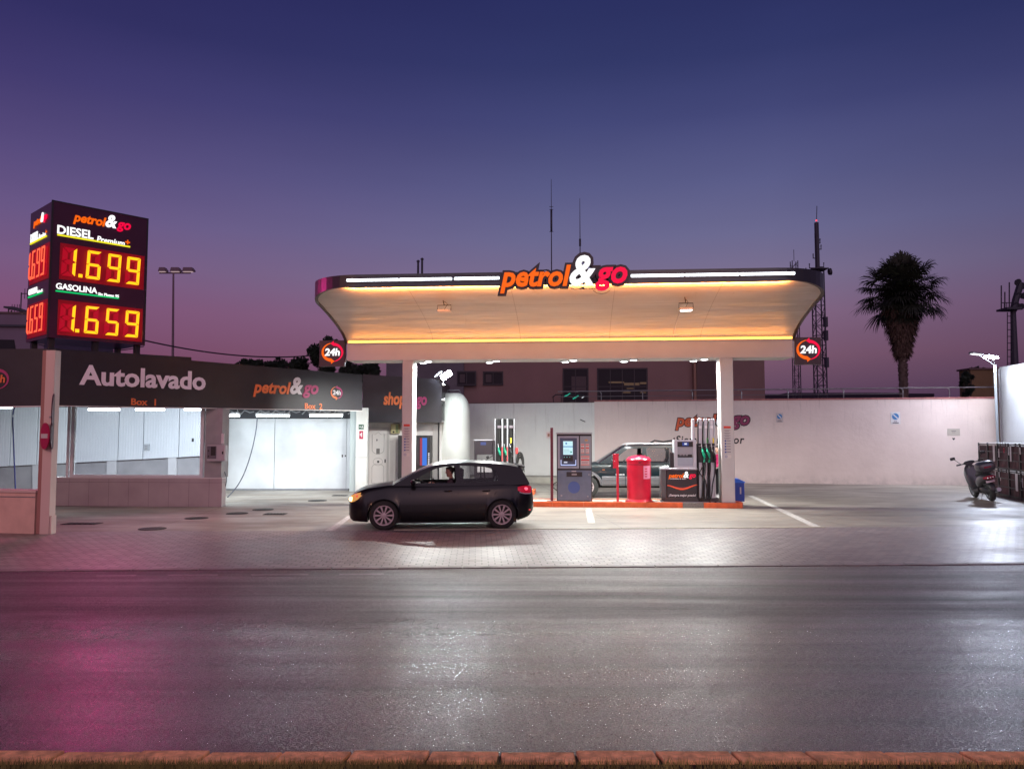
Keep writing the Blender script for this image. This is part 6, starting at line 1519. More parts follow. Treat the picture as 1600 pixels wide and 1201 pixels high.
def car(name, label, cat, loc, rz, P):
    t = thing(name, label, cat, loc, rz); L_, PA = P['L'], P['paint']
    zt, zb, hw = P['ztop'], P['zbot'], P['hw']; xw1, xw2, r = P['xw1'], P['xw2'], P['r']; RA = r+P.get('gap', .045)
    c0, c1 = P['cab']; DX = .001
    X0 = P.get('x0', 0)
    xs_ = sorted(set([round(X0+(L_-X0)*i/70, 4) for i in range(71)]+[X0+.015, X0+.04, L_-.015, L_-.04, c0, c0+DX, c1-DX, c1]+[round(w_+RA*k, 4) for w_ in (xw1, xw2) for k in (-1, -.985, -.94, -.85, -.7, -.5, -.25, 0, .25, .5, .7, .85, .94, .985, 1)]))
    secs = []
    zw = r*1.0
    for x in xs_:
        w_ = sm_interp(hw, x); top = sm_interp(zt, x); b0 = interp(zb, x)
        arch = 0
        for xw in (xw1, xw2):
            if abs(x-xw) < RA: arch = max(arch, zw+sqrt(max(0, RA*RA-(x-xw)**2))-.0)
        b_ = max(b0, arch); hgt = top-b_
        fl_ = .018 if arch > b0 else 0
        def lerpz(f): return b_+hgt*f
        zref = [b0+(top-b0)*f for f in (.0, .10, .32, .52, .66, .82, .93)]
        wref = [.94, .985, 1.0, .995, .985, .955, .925]
        row = [(x, 0, b_+.0), (x, -w_*.90, b_)]
        for zr_, wr_ in zip(zref, wref):
            z_ = max(zr_, b_+.002*(zref.index(zr_)+1)); 
            # width at this true height
            f = (z_-b0)/(top-b0) if top > b0 else 1
            k = interp(list(zip((.0, .10, .32, .52, .66, .82, .93, 1.0), wref+[.88])), f)
            row.append((x, -w_*k-fl_*max(0, 1-(z_-b_)/.06), z_))
        row.append((x, -w_*.88, top))
        if c0+DX/2 < x < c1-DX/2:
            row += [(x, -w_*.83, top-.01), (x, -w_*.82, P['floor']), (x, 0, P['floor'])]
        else:
            cr = P.get('crown', .035)
            row += [(x, -w_*.62, top+cr*.6), (x, -w_*.3, top+cr*.9), (x, 0, top+cr)]
        secs.append(row)
    full_ = [row+[(p[0], -p[1], p[2]) for p in reversed(row[1:-1])] for row in secs]
    m_ = MB(); m_.smooth = True; m_.loft(full_, closed=True, caps=True)
    nn = len(full_[0])
    for i in range(len(secs)-1):
        for j in (0, nn-1): m_.mi[i*nn+j] = 1
    body = m_.build('body', [PA, BLACK], t, sharp=32)
    MB().box(xw1-.3, xw2+.35, -.62, .62, P['zbot'][3][1]-.05, .66).build('underbody', BLACK, t)
    # wheels
    for xw in (xw1, xw2):
        for sd_ in (-1, 1):
            wheel_parts(t, xw, sd_*(P['track']), r, sd_, P['rimr'], P['rimm'], P.get('tw', .21), P.get('spokes', 10))
    # side frames with window openings
    zbt = P['belt']; yb_, sl_ = P['yb'], P['tumble']
    def yside(z): return yb_-(z-zbt)*sl_
    cu = bpy.data.curves.new('c', 'CURVE'); cu.dimensions = '2D'; cu.fill_mode = 'BOTH'; cu.extrude = .012
    for poly in [P['outline']]+P['windows']:
        sp = cu.splines.new('POLY'); sp.points.add(len(poly)-1); sp.use_cyclic_u = True
        for q_, p_ in zip(sp.points, poly): q_.co = (p_[0], p_[1], 0, 1)
    o = bpy.data.objects.new('c', cu); COL.objects.link(o); dg = bpy.context.evaluated_depsgraph_get(); base = bpy.data.meshes.new_from_object(o.evaluated_get(dg)); bpy.data.objects.remove(o)
    for sd_ in (-1, 1):
        me = base.copy(); me.name = 'side_frame'
        for v in me.vertices: x, z, e = v.co; v.co = (x, sd_*(yside(z)+e), z)
        me.materials.clear(); me.materials.append(PA); b2 = bmesh.new(); b2.from_mesh(me); bmesh.ops.recalc_face_normals(b2, faces=b2.faces); b2.to_mesh(me); b2.free()
        so = bpy.data.objects.new('side_frame', me); COL.objects.link(so); so.parent = t
        for i, wn in enumerate(P['windows']):
            if sd_ in P.get('open', {}).get(i, ()): continue
            g = MB(); g.add([(x, sd_*(yside(z)), z) for x, z in wn], [tuple(range(len(wn)))]); g.build('side_window', GLASSC, so, recalc=False)
    # roof
    rs = []
    for x, z, dy in P['roof']:
        y_ = yside(z)+.012; rs.append([(x+k2*P.get('bow', .0), -y_*math.cos(pi*q/12) if False else -y_+2*y_*q/12, z+P.get('rcrown', .05)*(1-(2*q/12-1)**2)) for q in range(13) for k2 in (1-(2*q/12-1)**2,)])
    m_ = MB(); m_.smooth = True; m_.loft(rs)
    lo_ = [[(p[0], p[1], p[2]-.03) for p in r_] for r_ in rs]; m_.loft(lo_)
    m_.build('roof', P.get('roofm', PA), t, sharp=60)
    # screens
    def screen(nm, bot, top, bow0, bow1):
        g = MB(); g.smooth = True; sc_ = []
        for k in range(5):
            u = k/4; x = bot[0]+(top[0]-bot[0])*u; z = bot[1]+(top[1]-bot[1])*u; y_ = yside(z)-.002; bw = bow0+(bow1-bow0)*u
            sc_.append([(x-bw*(1-(2*q/10-1)**2), -y_+2*y_*q/10, z+P.get('rcrown', .05)*(1-(2*q/10-1)**2)*u) for q in range(11)])
        return g.loft(sc_).build(nm, GLASSC, t, recalc=False)
    screen('windscreen', P['ws'][0], P['ws'][1], .10, .03); screen('rear_window', P['rw'][0], P['rw'][1], -.05, -.02)
    # interior
    SEATM = M('seat_cloth', (.02, .02, .024, 1), .8)
    for (sx, sy) in P['seats']:
        st = MB().bbox(sx, sx+.50, sy-.24, sy+.24, P['floor']+.02, P['floor']+.20, .05).build('seat', SEATM, t)
        h_ = P['seath']
        MB().loft([[(sx+.42, sy-.24, P['floor']+.2), (sx+.56, sy-.24, P['floor']+.2), (sx+.56, sy+.24, P['floor']+.2), (sx+.42, sy+.24, P['floor']+.2)], [(sx+.55, sy-.22, h_-.18), (sx+.66, sy-.22, h_-.18), (sx+.66, sy+.22, h_-.18), (sx+.55, sy+.22, h_-.18)], [(sx+.57, sy-.14, h_-.12), (sx+.66, sy-.14, h_-.12), (sx+.66, sy+.14, h_-.12), (sx+.57, sy+.14, h_-.12)]], closed=True, caps=True).build('backrest', SEATM, st)
        MB().bbox(sx+.57, sx+.67, sy-.13, sy+.13, h_-.11, h_+.06, .03).build('headrest', SEATM, st)
    dx0 = P['dash']; MB().loft([[(dx0, s_*P['yb']*.9, P['belt']-.22), (dx0, s_*P['yb']*.9, P['belt']+.02), (dx0+.35, s_*P['yb']*.9, P['belt']+.0), (dx0+.42, s_*P['yb']*.9, P['belt']-.22)] for s_ in (-1, 1)], closed=True, caps=True).build('dashboard', SEATM, t)
    sy = P['driver_y']; stc = Vector((dx0+.58, sy, P['belt']-.03)); ra = Matrix.Translation(stc) @ Matrix.Rotation(R(-62), 4, 'Y')
    g = MB(); g.tube([tuple(ra @ Vector((.18*cos(R(a)), .18*sin(R(a)), 0))) for a in range(0, 361, 18)], .014, 8, cap=False); g.tube([tuple(ra @ Vector((-.17, 0, 0))), tuple(ra @ Vector((.17, 0, 0)))], .015, 6); g.tube([tuple(ra @ Vector((0, 0, 0))), tuple(ra @ Vector((0, 0, .25)))], .025, 6) ; g.build('steering_wheel', BLACK, t)
    return t, yside
CARP = M('black_car_paint', (.002, .002, .003, 1), .3, spec=.3, coat=.25); RIMM = M('alloy_rim', (.46, .38, .40, 1), .4, .15)
g1 = gnd(598, 828.3); g2_ = gnd(779, 826.3)
golf_rz = atan2(g2_.y-g1.y, g2_.x-g1.x)
tr = .77
org = Vector((g1.x, g1.y, 0)); ex = Vector((cos(golf_rz), sin(golf_rz), 0)); ey = Vector((-sin(golf_rz), cos(golf_rz), 0))
sc_ = (g2_-g1).length/2.578
GP = dict(x0=.08, L=4.2, paint=CARP, xw1=.87, xw2=3.448, r=.318, rimr=.222, rimm=RIMM, track=.765, gap=.04, tw=.2,
    ztop=[(.08, .60), (.105, .67), (.18, .755), (.29, .825), (.45, .885), (.75, .935), (1.05, .97), (1.3, .965), (2.0, .975), (3.2, 1.0), (3.7, 1.015), (4.0, 1.01), (4.10, .97), (4.155, .86), (4.19, .66), (4.2, .58)],
    zbot=[(.08, .33), (.12, .24), (.2, .19), (.5, .175), (3.8, .185), (4.05, .26), (4.15, .36), (4.2, .46)],
    hw=[(.08, .42), (.105, .55), (.16, .68), (.26, .775), (.45, .845), (.9, .885), (1.6, .893), (2.8, .893), (3.4, .89), (3.8, .86), (4.02, .80), (4.13, .71), (4.18, .60), (4.2, .50)],
    cab=(1.22, 4.02), floor=.50, belt=.96, yb=.80, tumble=.42, crown=.04,
    outline=[(1.02, .955), (1.20, 1.05), (1.50, 1.215), (1.80, 1.345), (2.02, 1.405), (2.3, 1.440), (2.7, 1.452), (3.2, 1.435), (3.6, 1.395), (3.86, 1.345), (3.90, 1.32), (3.98, 1.18), (4.075, .99), (4.08, .97), (3.2, .955), (2.0, .94)],
    windows=[[(1.42, 1.005), (1.47, 1.045), (1.75, 1.215), (2.0, 1.325), (2.2, 1.365), (2.42, 1.38), (2.44, 1.01)], [(2.55, 1.015), (2.53, 1.385), (2.85, 1.375), (3.05, 1.36), (3.06, 1.035)], [(3.09, 1.04), (3.08, 1.355), (3.22, 1.32), (3.34, 1.24), (3.38, 1.08), (3.34, 1.05)]],
    open={0: (-1,)},
    roof=[(1.90, 1.375, 0), (2.02, 1.405, 0), (2.3, 1.440, 0), (2.7, 1.452, 0), (3.2, 1.435, 0), (3.6, 1.395, 0), (3.86, 1.345, 0), (3.93, 1.325, 0)],
    ws=((1.04, .965), (1.93, 1.385)), rw=((4.06, 1.0), (3.87, 1.345)), seats=[(1.95, -.37), (1.95, .37), (2.85, -.37), (2.85, .37)], seath=1.24, dash=1.28, driver_y=-.37, rcrown=.045)
golf, ysg = car('hatchback', 'black hatchback stopped in front of the pumps with its left headlight on', 'car', org-ex*.87*sc_+ey*.87, golf_rz, GP)
# golf details
def side_z(y): return y
DET = M('seam_black', (.002, .002, .002, 1), .7)
def bw(x, z, P=GP):   # half width of body side at x, z
    w_ = sm_interp(P['hw'], x); top = sm_interp(P['ztop'], x); b0 = interp(P['zbot'], x); f = (z-b0)/(top-b0)
    return w_*interp([(0, .94), (.10, .985), (.32, 1.0), (.52, .995), (.66, .985), (.82, .955), (.93, .925), (1, .88)], f)
def seam(par, pts, nm='seam', r_=.006, P=GP, mat=None):
    for sd_ in (-1, 1):
        MB().tube([(x, sd_*(bw(x, z, P)-.001), z) for x, z in pts], r_, 4, cap=False).build(nm, mat or DET, par)
seam(golf, [(1.50, .25), (1.46, .5), (1.42, .8), (1.40, .95)], 'door_seam'); seam(golf, [(2.50, .24), (2.49, .5), (2.485, .8), (2.48, .95)], 'door_seam'); seam(golf, [(3.08, .5), (3.22, .66), (3.32, .8), (3.36, .98)], 'door_seam')
seam(golf, [(1.5, .245), (2.0, .24), (2.5, .24), (3.0, .24)], 'sill_seam', .008)
for xh in (2.18, 3.02):
    for sd_ in (-1, 1): MB().tube([(xh, sd_*(bw(xh, .83)+.012), .835), (xh+.08, sd_*(bw(xh, .83)+.028), .84), (xh+.17, sd_*(bw(xh+.17, .83)+.012), .845)], .012, 6).build('door_handle', CARP, golf)
seam(golf, [(.30, .80), (.6, .86), (1.0, .905), (1.25, .92)], 'bonnet_seam', .006)
HLG = M('headlight_glass', (.6, .45, .2, 1), .1, emit=(1, .42, .07, 1), es=.45)
def on_front(x, z, sd_, out=.004): return (x-out*.6, sd_*(bw(x, z)+out), z)
for sd_ in (-1, 1):
    g = MB(); g.smooth = True
    secs = [[on_front(x, z0+(z1-z0)*k/4, sd_, .006+.014*sin(pi*k/4)*1) for k in range(5)] for x, z0, z1 in ((.125, .60, .69), (.14, .59, .72), (.15, .595, .745), (.22, .615, .775), (.30, .66, .80), (.375, .735, .815))]
    hl = g.loft(secs).build('headlight', HLG if sd_ < 0 else M('headlight_off', (.25, .25, .27, 1), .1), golf, sharp=80)
    if sd_ < 0:
        MB().ball(on_front(.16, .665, sd_, .02), .048, 12, (1, .5, 1)).build('bulb_glow', E('bulb_warm', (1, .72, .30, 1), 6), hl)
        MB().ball(on_front(.30, .73, sd_, .016), .032, 10, (1, .4, .8)).build('indicator', E('indicator_red', (1, .12, .08, 1), 1.0), hl)
p = golf.matrix_world if False else None
lamp('SPOT', org-ex*.87*sc_+ey*.25+Vector((0, 0, .66))-ex*.06, 60, (1, .72, .4), target=org-ex*6+ey*.2, size=.05, spot=90, blend=.8, name='headlight_beam')
TLR = M('tail_red', (.35, .01, .02, 1), .15, emit=(1, .02, .08, 1), es=.25)
for sd_ in (-1, 1):
    g = MB(); g.smooth = True
    secs = [[(x+.006, sd_*(bw(x, z0+(z1-z0)*k/4)+.008+.008*sin(pi*k/4)), z0+(z1-z0)*k/4) for k in range(5)] for x, z0, z1 in ((3.80, .84, .915), (3.88, .80, .935), (3.97, .785, .945), (4.06, .78, .94), (4.12, .79, .92))]
    tl = g.loft(secs).build('tail_light', TLR, golf, sharp=80)
    MB().ball((3.99, sd_*(bw(3.99, .87)+.012), .875), .042, 10, (1.2, .4, .8)).build('lit_lamp', E('tail_bright', (1, .10, .16, 1), 2.2), tl)
    g = MB(); g.smooth = True
    g.loft([[(x+.004, sd_*(bw(x, z0+(z1-z0)*k/2)+.010), z0+(z1-z0)*k/2) for k in range(3)] for x, z0, z1 in ((3.84, .79, .82), (3.97, .758, .782), (4.10, .758, .788))]).build('reverse_lamp', M('clear_lens', (.45, .38, .42, 1), .15), tl)
    MB().box(4.06, 4.10, sd_*.77-.012, sd_*.77+.012, .395, .425).build('reflector', E('reflector_red', (1, .1, .1, 1), .8), golf)
    # mirrors
    mm = MB(); mm.ball((1.50, sd_*.98, 1.03), .085, 12, (.7, 1.25, .85)); mm.build('mirror', CARP, golf)
MB().box(4.195, 4.21, -.26, .26, .60, .72).build('number_plate', WHITE, golf)
sp_ = MB(); sp_.loft([[(3.84, y_, 1.375+.04*(1-(y_/.7)**2)), (3.99, y_, 1.355+.04*(1-(y_/.7)**2)), (3.99, y_, 1.335+.04*(1-(y_/.7)**2)), (3.86, y_, 1.345+.04*(1-(y_/.7)**2))] for y_ in (-.62, -.4, -.2, 0, .2, .4, .62)], closed=True, caps=True); sp_.build('spoiler', CARP, golf)
MB().tube([(4.05, -.1, 1.03), (4.09, .1, 1.06), (4.05, .3, 1.1)], .01, 5).build('rear_wiper', BLACK, golf)
MB().box(.074, .092, -.3, .3, .50, .58).build('grille', BLACK, golf); MB().box(.078, .11, -.40, .40, .30, .42).build('lower_grille', BLACK, golf)
MB().tube([(3.15, 0, 1.49), (3.32, 0, 1.60)], .008, 5).build('aerial', BLACK, golf)
seam(golf, [(.15, .45), (.25, .44), (.45, .43)], 'bumper_line'); seam(golf, [(3.85, .60), (4.0, .58), (4.12, .57)], 'bumper_line')
# driver
dp = thing('person', 'driver with dark hair and dark top seated in the black hatchback', 'person', golf.location, golf.rotation_euler.z)
DT = M('driver_top', (.035, .022, .03, 1), .8); y_ = -.37
skin_fig('body', [(2.32, y_, .62, .15, .12), (2.34, y_, .80, .14, .11), (2.36, y_, 1.00, .165, .11), (2.34, y_, 1.09, .07), (2.34, y_-.17, 1.03, .06), (2.18, y_-.21, .84, .045), (1.99, y_-.12, .97, .034), (2.34, y_+.17, 1.03, .06), (2.18, y_+.21, .84, .045), (1.99, y_+.12, .97, .034), (2.02, y_-.1, .62, .08), (1.70, y_-.1, .58, .06), (2.02, y_+.1, .62, .08), (1.70, y_+.1, .58, .06)],
         [(0, 1), (1, 2), (2, 3), (2, 4), (4, 5), (5, 6), (2, 7), (7, 8), (8, 9), (0, 10), (10, 11), (0, 12), (12, 13)], DT, dp)
skin_fig('neck', [(2.34, y_, 1.08, .052), (2.33, y_, 1.16, .048)], [(0, 1)], SKIN, dp)
head(dp, (2.31, y_, 1.235), (-1, -.12, 0), HAIR, .96)
hand(dp, (1.97, y_-.12, .98), (-1, .1, .25), 1, (-.2, 0, -1)); hand(dp, (1.97, y_+.12, .98), (-1, -.1, .25), -1, (-.2, 0, -1))

# four by four behind the island
SUVP = M('dark_green_car_paint', (.004, .010, .013, 1), .3, spec=.2, coat=.1); SUVS = M('silver_cladding', (.11, .11, .12, 1), .45, .2)
SP = dict(L=4.95, paint=SUVP, xw1=.78, xw2=3.86, r=.37, rimr=.22, rimm=RIMM, track=.76, gap=.08, tw=.25, spokes=6,
    ztop=[(0, .80), (.03, .90), (.12, .98), (.35, 1.04), (.8, 1.10), (1.15, 1.14), (1.35, 1.135), (2.5, 1.13), (4.6, 1.14), (4.82, 1.12), (4.91, 1.02), (4.95, .85)],
    zbot=[(0, .45), (.1, .38), (.5, .36), (4.5, .38), (4.8, .44), (4.95, .52)],
    hw=[(0, .60), (.05, .70), (.15, .78), (.4, .84), (.9, .875), (4.1, .88), (4.6, .86), (4.85, .80), (4.93, .74), (4.95, .70)],
    cab=(1.35, 4.82), floor=.62, belt=1.12, yb=.80, tumble=.26, crown=.04,
    outline=[(1.14, 1.12), (1.55, 1.40), (1.95, 1.655), (2.05, 1.70), (2.6, 1.73), (3.6, 1.73), (4.65, 1.71), (4.76, 1.66), (4.86, 1.12), (3.0, 1.10)],
    windows=[[(1.60, 1.17), (1.85, 1.40), (2.13, 1.62), (2.62, 1.65), (2.62, 1.17)], [(2.76, 1.17), (2.76, 1.65), (3.55, 1.65), (3.62, 1.50), (3.64, 1.17)], [(3.74, 1.17), (3.72, 1.64), (4.58, 1.62), (4.68, 1.17)]],
    open={0: (-1,)},
    roof=[(1.93, 1.645, 0), (2.05, 1.70, 0), (2.6, 1.73, 0), (3.6, 1.73, 0), (4.65, 1.71, 0), (4.77, 1.67, 0)],
    ws=((1.15, 1.13), (1.96, 1.66)), rw=((4.85, 1.14), (4.76, 1.66)), seats=[(2.05, -.36), (2.05, .36), (3.0, -.36), (3.0, .36)], seath=1.42, dash=1.40, driver_y=-.36, rcrown=.04)
sv_o = at(882, 700, 26.7)
suv, yss = car('four_by_four', 'dark green four by four with silver lower panels parked behind the island', 'car', (sv_o.x, 27.55, 0), R(-2.0), SP)
for sd_ in (-1, 1):
    for (a, b_) in ((1.26, 2.02), (2.04, 2.68), (2.70, 3.38)):
        g = MB(); g.smooth = True; secs = [[(x, sd_*(bw(x, z, SP)+o_), z) for z, o_ in ((.40, .002), (.42, .02), (.50, .022), (.505, .016), (.60, .016), (.605, .022), (.70, .022), (.725, .002))] for x in [a+(b_-a)*i/6 for i in range(7)]]
        g.loft(secs).build('lower_cladding', SUVS, suv, sharp=30)
    for xw in (.78, 3.86):
        g = MB(); g.smooth = True; RA = .455
        secs = [[(xw+rr_*cos(R(a)), sd_*(bw(xw+rr_*cos(R(a)), max(.42, .37+rr_*sin(R(a))), SP)+o_), .37+rr_*sin(R(a))) for rr_, o_ in ((RA-.02, .0), (RA-.015, .035), (RA+.05, .035), (RA+.075, .003))] for a in range(8, 173, 10)]
        g.loft(secs).build('wheel_arch', SUVS, suv, sharp=40)
    MB().ball((1.63, sd_*1.0, 1.22), .11, 12, (.6, 1.0, .9)).build('mirror', BLACK, suv)
    rl = MB(); rl.tube([(2.1, sd_*.60, 1.735), (2.2, sd_*.60, 1.80), (4.1, sd_*.60, 1.80), (4.2, sd_*.60, 1.74)], .018, 6); rl.build('roof_rail', SILVER, suv)
    for xh in (2.42, 3.46): MB().tube([(xh, sd_*(bw(xh, 1.0, SP)+.01), 1.0), (xh+.08, sd_*(bw(xh, 1.0, SP)+.03), 1.0), (xh+.16, sd_*(bw(xh, 1.0, SP)+.01), 1.0)], .014, 6).build('door_handle', BLACK, suv)
seam(suv, [(1.60, .42), (1.58, .7), (1.55, 1.1)], 'door_seam', .007, SP); seam(suv, [(2.69, .42), (2.69, .7), (2.69, 1.1)], 'door_seam', .007, SP); seam(suv, [(3.15, .7), (3.5, .9), (3.68, 1.1)], 'door_seam', .007, SP)
for sd_ in (-1,):
    MB().box(1.28, 1.36, -bw(1.3, .93, SP)-.012, -bw(1.3, .93, SP)+.01, .915, .955).build('indicator', E('amber_lamp', (.8, .2, .04, 1), .6), suv)
g = MB(); [g.box(1.72+i*.06, 1.76+i*.06+(i % 3)*.006, -bw(2.0, .78, SP)-.008, -bw(2.0, .78, SP)-.002, .770, .792) for i in range(12) if i not in (5, 8)]; g.build('door_marks', WHITEP, suv)
g = MB(); 
for i in range(3): g.tube([(2.9+.35*i, -.5, 1.80), (2.9+.35*i, .5, 1.80)], .018, 6)
g.tube([(2.95, -.3, 1.82), (3.1, -.2, 1.90), (3.4, -.25, 1.86), (3.7, -.1, 1.90)], .03, 6); g.build('roof_load', BLACK, suv)
for o_ in (('bumper', (-.06, .12, -.78, .78, .45, .62)),): MB().bbox(*o_[1], .04).build('front_bumper', SUVS, suv)
MB().ball((.05, -.60, .86), .09, 12, (.4, 1, .8)).build('headlight', M('headlight_off', (.25, .25, .27, 1), .1), suv); MB().ball((.05, .60, .86), .09, 12, (.4, 1, .8)).build('headlight', MATS['headlight_off'], suv)
MB().bbox(4.93, 5.15, -.34, .34, .75, 1.42, .08).build('spare_wheel_cover', BLACK, suv)

# ---------------------------------------------------------------- scooter
gs = gnd(1551, 782.5)
sct = thing('scooter', 'dark scooter with silver top case leaning on its stand by the crates', 'scooter', (gs.x, gs.y, 0), R(36))
sct.rotation_euler = (0, R(-14), R(-13)); sct.scale = (1.12, 1.12, 1.12)
SB = M('scooter_grey', (.06, .06, .07, 1), .3, .4, coat=.5); SD = M('scooter_dark', (.018, .018, .022, 1), .4)
# local: +y forward, z up, rear wheel at origin
def wheel2(y, r, w_):
    wt = bpy.data.objects.new('wheel', None); COL.objects.link(wt); wt.parent = sct; wt.location = (0, y, r); wt.empty_display_size = .1
    rot = Matrix.Rotation(pi/2, 4, 'Y')
    MB().lathe([(r*.62, -w_/2), (r-.03, -w_/2), (r-.008, -w_/4), (r, 0), (r-.008, w_/4), (r-.03, w_/2), (r*.62, w_/2)], 30, rot, cap=False).build('tyre', RUBBER, wt)
    g = MB().lathe([(r*.62, -w_/2), (r*.56, -w_*.4), (r*.56, w_*.4), (r*.62, w_/2)], 30, rot, cap=False); [g.tube([(0, .03*cos(a), .03*sin(a)), (0, r*.6*cos(a), r*.6*sin(a))], .018, 6) for a in (0, 1.257, 2.513, 3.77, 5.03)]; g.build('rim', GREYM, wt)
wheel2(0, .27, .13); wheel2(1.36, .27, .11)
def sct_loft(nm, secs, mat, parent=sct, n=16, pw_=2.4):
    rows = []
    for y_, zc_, hw_, hh_ in secs:
        r_ = []
        for q in range(n):
            t_ = 2*pi*q/n; cx_, sx_ = cos(t_), sin(t_)
            r_.append((hw_*abs(cx_)**(2/pw_)*(1 if cx_ > 0 else -1), y_, zc_+hh_*abs(sx_)**(2/pw_)*(1 if sx_ > 0 else -1)))
        rows.append(r_)
    m_ = MB(); m_.smooth = True; return m_.loft(rows, closed=True, caps=True).build(nm, mat, parent, sharp=50)
sct_loft('tail_body', [(-.40, .70, .05, .04), (-.36, .70, .13, .075), (-.25, .69, .185, .11), (-.05, .66, .20, .14), (.2, .60, .20, .17), (.42, .52, .17, .16), (.55, .44, .12, .12)], SB)
sct_loft('seat', [(-.18, .82, .08, .03), (-.10, .83, .14, .05), (.15, .81, .15, .06), (.35, .77, .14, .06), (.50, .75, .10, .05), (.55, .74, .04, .02)], SD)
sct_loft('floorboard', [(.45, .32, .16, .10), (.7, .28, .18, .06), (1.0, .30, .17, .07)], SD)
sct_loft('front_apron', [(.95, .34, .16, .10), (1.02, .55, .22, .22), (1.08, .75, .22, .18), (1.12, .90, .15, .12), (1.10, 1.0, .08, .05)], SB)
sct_loft('front_mudguard', [(1.10, .50, .05, .03), (1.25, .575, .075, .03), (1.42, .57, .075, .03), (1.58, .47, .05, .02)], SB)
MB().tube([(0, 1.34, .30), (0, 1.20, .60), (0, 1.08, .98)], .035, 8).build('fork', GREYM, sct)
sct_loft('rear_mudguard', [(-.38, .38, .06, .05), (-.30, .46, .09, .06), (-.15, .52, .10, .06), (.1, .5, .10, .05)], SD)
sct_loft('engine_cover', [(-.22, .30, .05, .06), (-.1, .30, .12, .10), (.2, .32, .14, .12), (.45, .34, .12, .10)], SD)
MB().tube([(.14, .3, .24), (.16, .0, .27), (.16, -.30, .32)], [.03, .055, .06], 10).build('exhaust', GREYM, sct)
sct_loft('handlebar_cowl', [(.98, 1.06, .10, .04), (1.03, 1.08, .16, .06), (1.12, 1.07, .13, .06), (1.18, 1.04, .06, .03)], SD)
MB().tube([(-.36, .95, 1.08), (-.2, 1.02, 1.07), (.2, 1.02, 1.07), (.36, .95, 1.08)], .016, 8).build('handlebar', SD, sct)
for sx in (-1, 1):
    MB().tube([(sx*.37, .945, 1.08), (sx*.25, 1.0, 1.075)], .022, 8).build('grip', BLACK, sct)
    mi = MB().tube([(sx*.24, 1.0, 1.09), (sx*.33, 1.0, 1.20), (sx*.38, .98, 1.26)], .008, 6).build('mirror_stalk', BLACK, sct)
    MB().bbox(-.07, .07, -.015, .015, -.042, .042, .012, Matrix.Translation((sx*.42, .97, 1.29))).build('mirror', BLACK, mi)
tc_ = sct_loft('top_case', [(-.46, 1.01, .14, .07), (-.43, 1.01, .21, .115), (-.30, 1.02, .235, .14), (-.12, 1.02, .235, .14), (.0, 1.01, .20, .115), (.03, 1.01, .13, .07)], SB, pw_=3.2)
sct_loft('case_base', [(-.45, .915, .15, .035), (-.3, .90, .225, .05), (-.1, .90, .225, .05), (.03, .91, .14, .035)], SD, tc_, pw_=3.2)
g = MB(); g.smooth = True; g.loft([[(x, -.462-.004*(1-(x/.2)**2)+.02*(x/.19)**2, z) for z in (.975, 1.0, 1.025)] for x in [(-.17+.34*i/8) for i in range(9)]]).build('reflector_strip', M('dark_red_lens', (.16, .01, .03, 1), .15), tc_)
MB().tube([(-.09, -.18, .84), (-.09, .02, .86), (.09, .02, .86), (.09, -.18, .84), (0, -.3, .86)], .014, 6).build('carrier', GREYM, sct)
tl = sct_loft('tail_light', [(-.435, .70, .06, .025), (-.42, .70, .125, .045), (-.37, .70, .155, .06), (-.32, .70, .165, .06)], M('scooter_tail_lens', (.22, .015, .035, 1), .12), sct, pw_=2.2)
for sx in (-.07, 0, .07): MB().ball((sx, -.425, .70), .022, 10).build('lamp_ring', SILVER, tl)
MB().box(-.11, .11, -.445, -.438, .48, .62, Matrix.Rotation(R(-12), 4, 'X')).build('number_plate', M('scooter_plate', s(190,170,180), .5), sct)
text('plate_letters', 'IIIIII', BLACK, sct, -.08, .08, .53, .58, y=-.335, off=.02, ext=.004)
pl = [k for k in kids(sct) if k.name.startswith('plate_letters')][0]
pl.matrix_local = Matrix.Rotation(R(-12), 4, 'X') @ Matrix.Translation((0, -.1115, 0))
MB().tube([(-.05, .42, .25), (-.20, .36, .0)], .013, 6).build('side_stand', GREYM, sct)

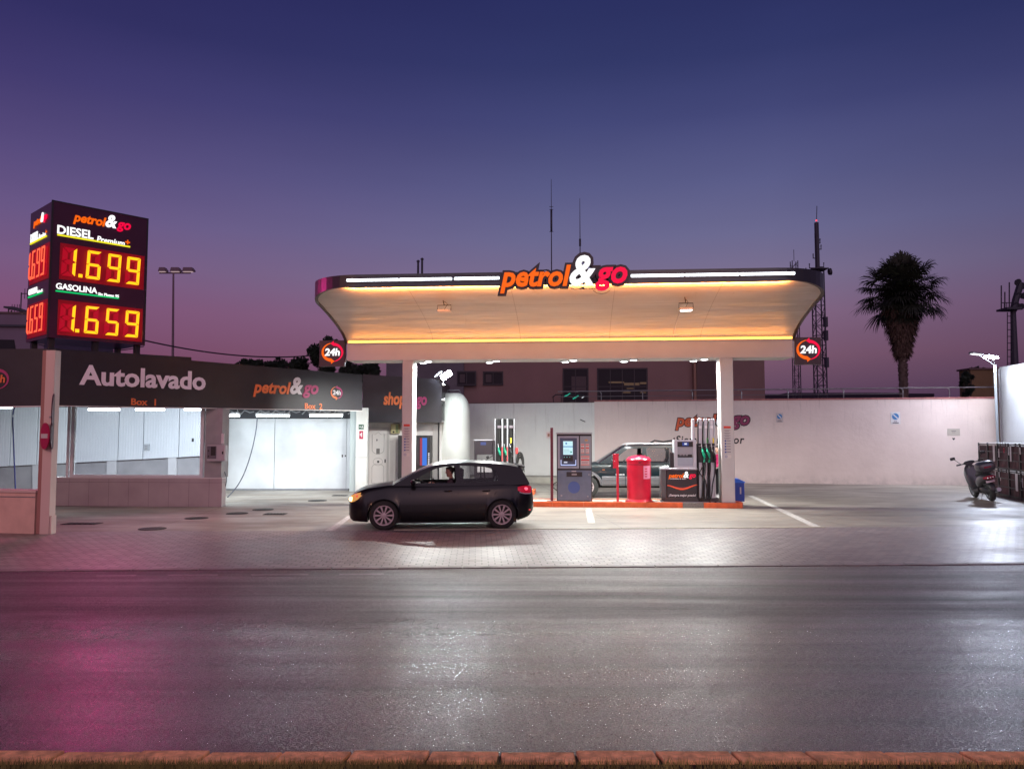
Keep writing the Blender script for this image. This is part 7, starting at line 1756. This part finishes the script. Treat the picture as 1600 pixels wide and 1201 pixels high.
# ---------------------------------------------------------------- gas bottle cages at the right
dvx = Vector((-.28, -.96, 0)).normalized(); s0 = at(1529, 725, 30.7)
CAG = Frame(s0.x, s0.y, math.degrees(atan2(dvx.y, dvx.x)))
CGM = M('cage_steel', (.05, .05, .055, 1), .5, .5, noise=(10, .25)); CGP = M('cage_maroon_panel', (.095, .022, .035, 1), .5, noise=(6, .25)); CGT = M('cage_top', (.34, .35, .36, 1), .6, noise=(4, .1))
CW_, CH_, CD_ = 1.19, .90, .95
STK = M('sticker_white', (.5, .42, .46, 1), .6)
def cage(label, i, lv):
    # local x along the row, local -y... front faces the forecourt
    t = fthing('gas_cage', label, 'cage', CAG, i*1.2, 0, lv*.905, group='steel gas bottle cages stacked by the end wall')
    # the frame's +y points right (away from forecourt) when ex points to the camera
    for x in (0, CW_-.04):
        for y in (0, CD_-.04): MB().box(x, x+.04, y, y+.04, .0, CH_).build('upright', CGM, t)
    m_ = MB()
    for z in (.03, .30, .58, .84): m_.box(.041, CW_-.041, -.004, .022, z, z+.03)
    m_.build('front_bars', CGM, t)
    m_ = MB()
    for k in range(1, 8): m_.box(.04+k*.139-.006, .04+k*.139+.006, .004, .016, .061, .839)
    m_.build('front_mesh', CGM, t)
    MB().box(.03, CW_-.03, .05, .07, .05, .80).build('inner_panel', CGP, t)
    MB().box(.041, CW_-.041, .023, CD_-.041, .01, .05).build('floor_tray', CGM, t)
    MB().box(.0, CW_, .0, CD_, CH_, CH_+.004).build('lid', CGT if lv else CGM, t)
    for a, b_, c_, d_ in {0: ((.12, .20, .50, .78), (.28, .42, .30, .80)), 1: ((.10, .17, .55, .78), (.9, .98, .60, .80)), 2: ((.15, .22, .62, .8), (.30, .36, .50, .6)), 3: ((.75, .98, .25, .82),), 4: ((.2, .3, .4, .7),)}[(i+lv*2) % 5]:
        MB().box(a, b_, -.012, -.006, c_, d_).build('sticker', STK, t)
    if lv == 1 and i == 2:
        g = MB(); ring_mb(g, .865, .66, .075, .085, .02, .02, 0, 360, -.018, -.0125); g.build('prohibition_ring', M('ring_red', s(200,60,90), .6), t)
    return t
ORD = ['farthest', 'second from the far end', 'third from the far end', 'fourth from the far end', 'nearest']
for lv in (0, 1):
    for i in range(5):
        cage('gas bottle cage in the %s row, %s' % (('bottom', 'top')[lv], ORD[i]), i, lv)
x0 = CAG.w(0, 0)
t = fthing('wall_notice', 'white framed notices on the far end of the cage stack', 'notice', CAG, -.03, 0, 0)
MB().box(-.012, .0, .06, .34, 1.0, 1.62).build('backing', M('notice_back', s(60,50,60), .6), t)
for k in range(4): MB().box(-.02, -.013, .08, .31, 1.05+k*.14, 1.15+k*.14).build('white_notice', WHITE, t)
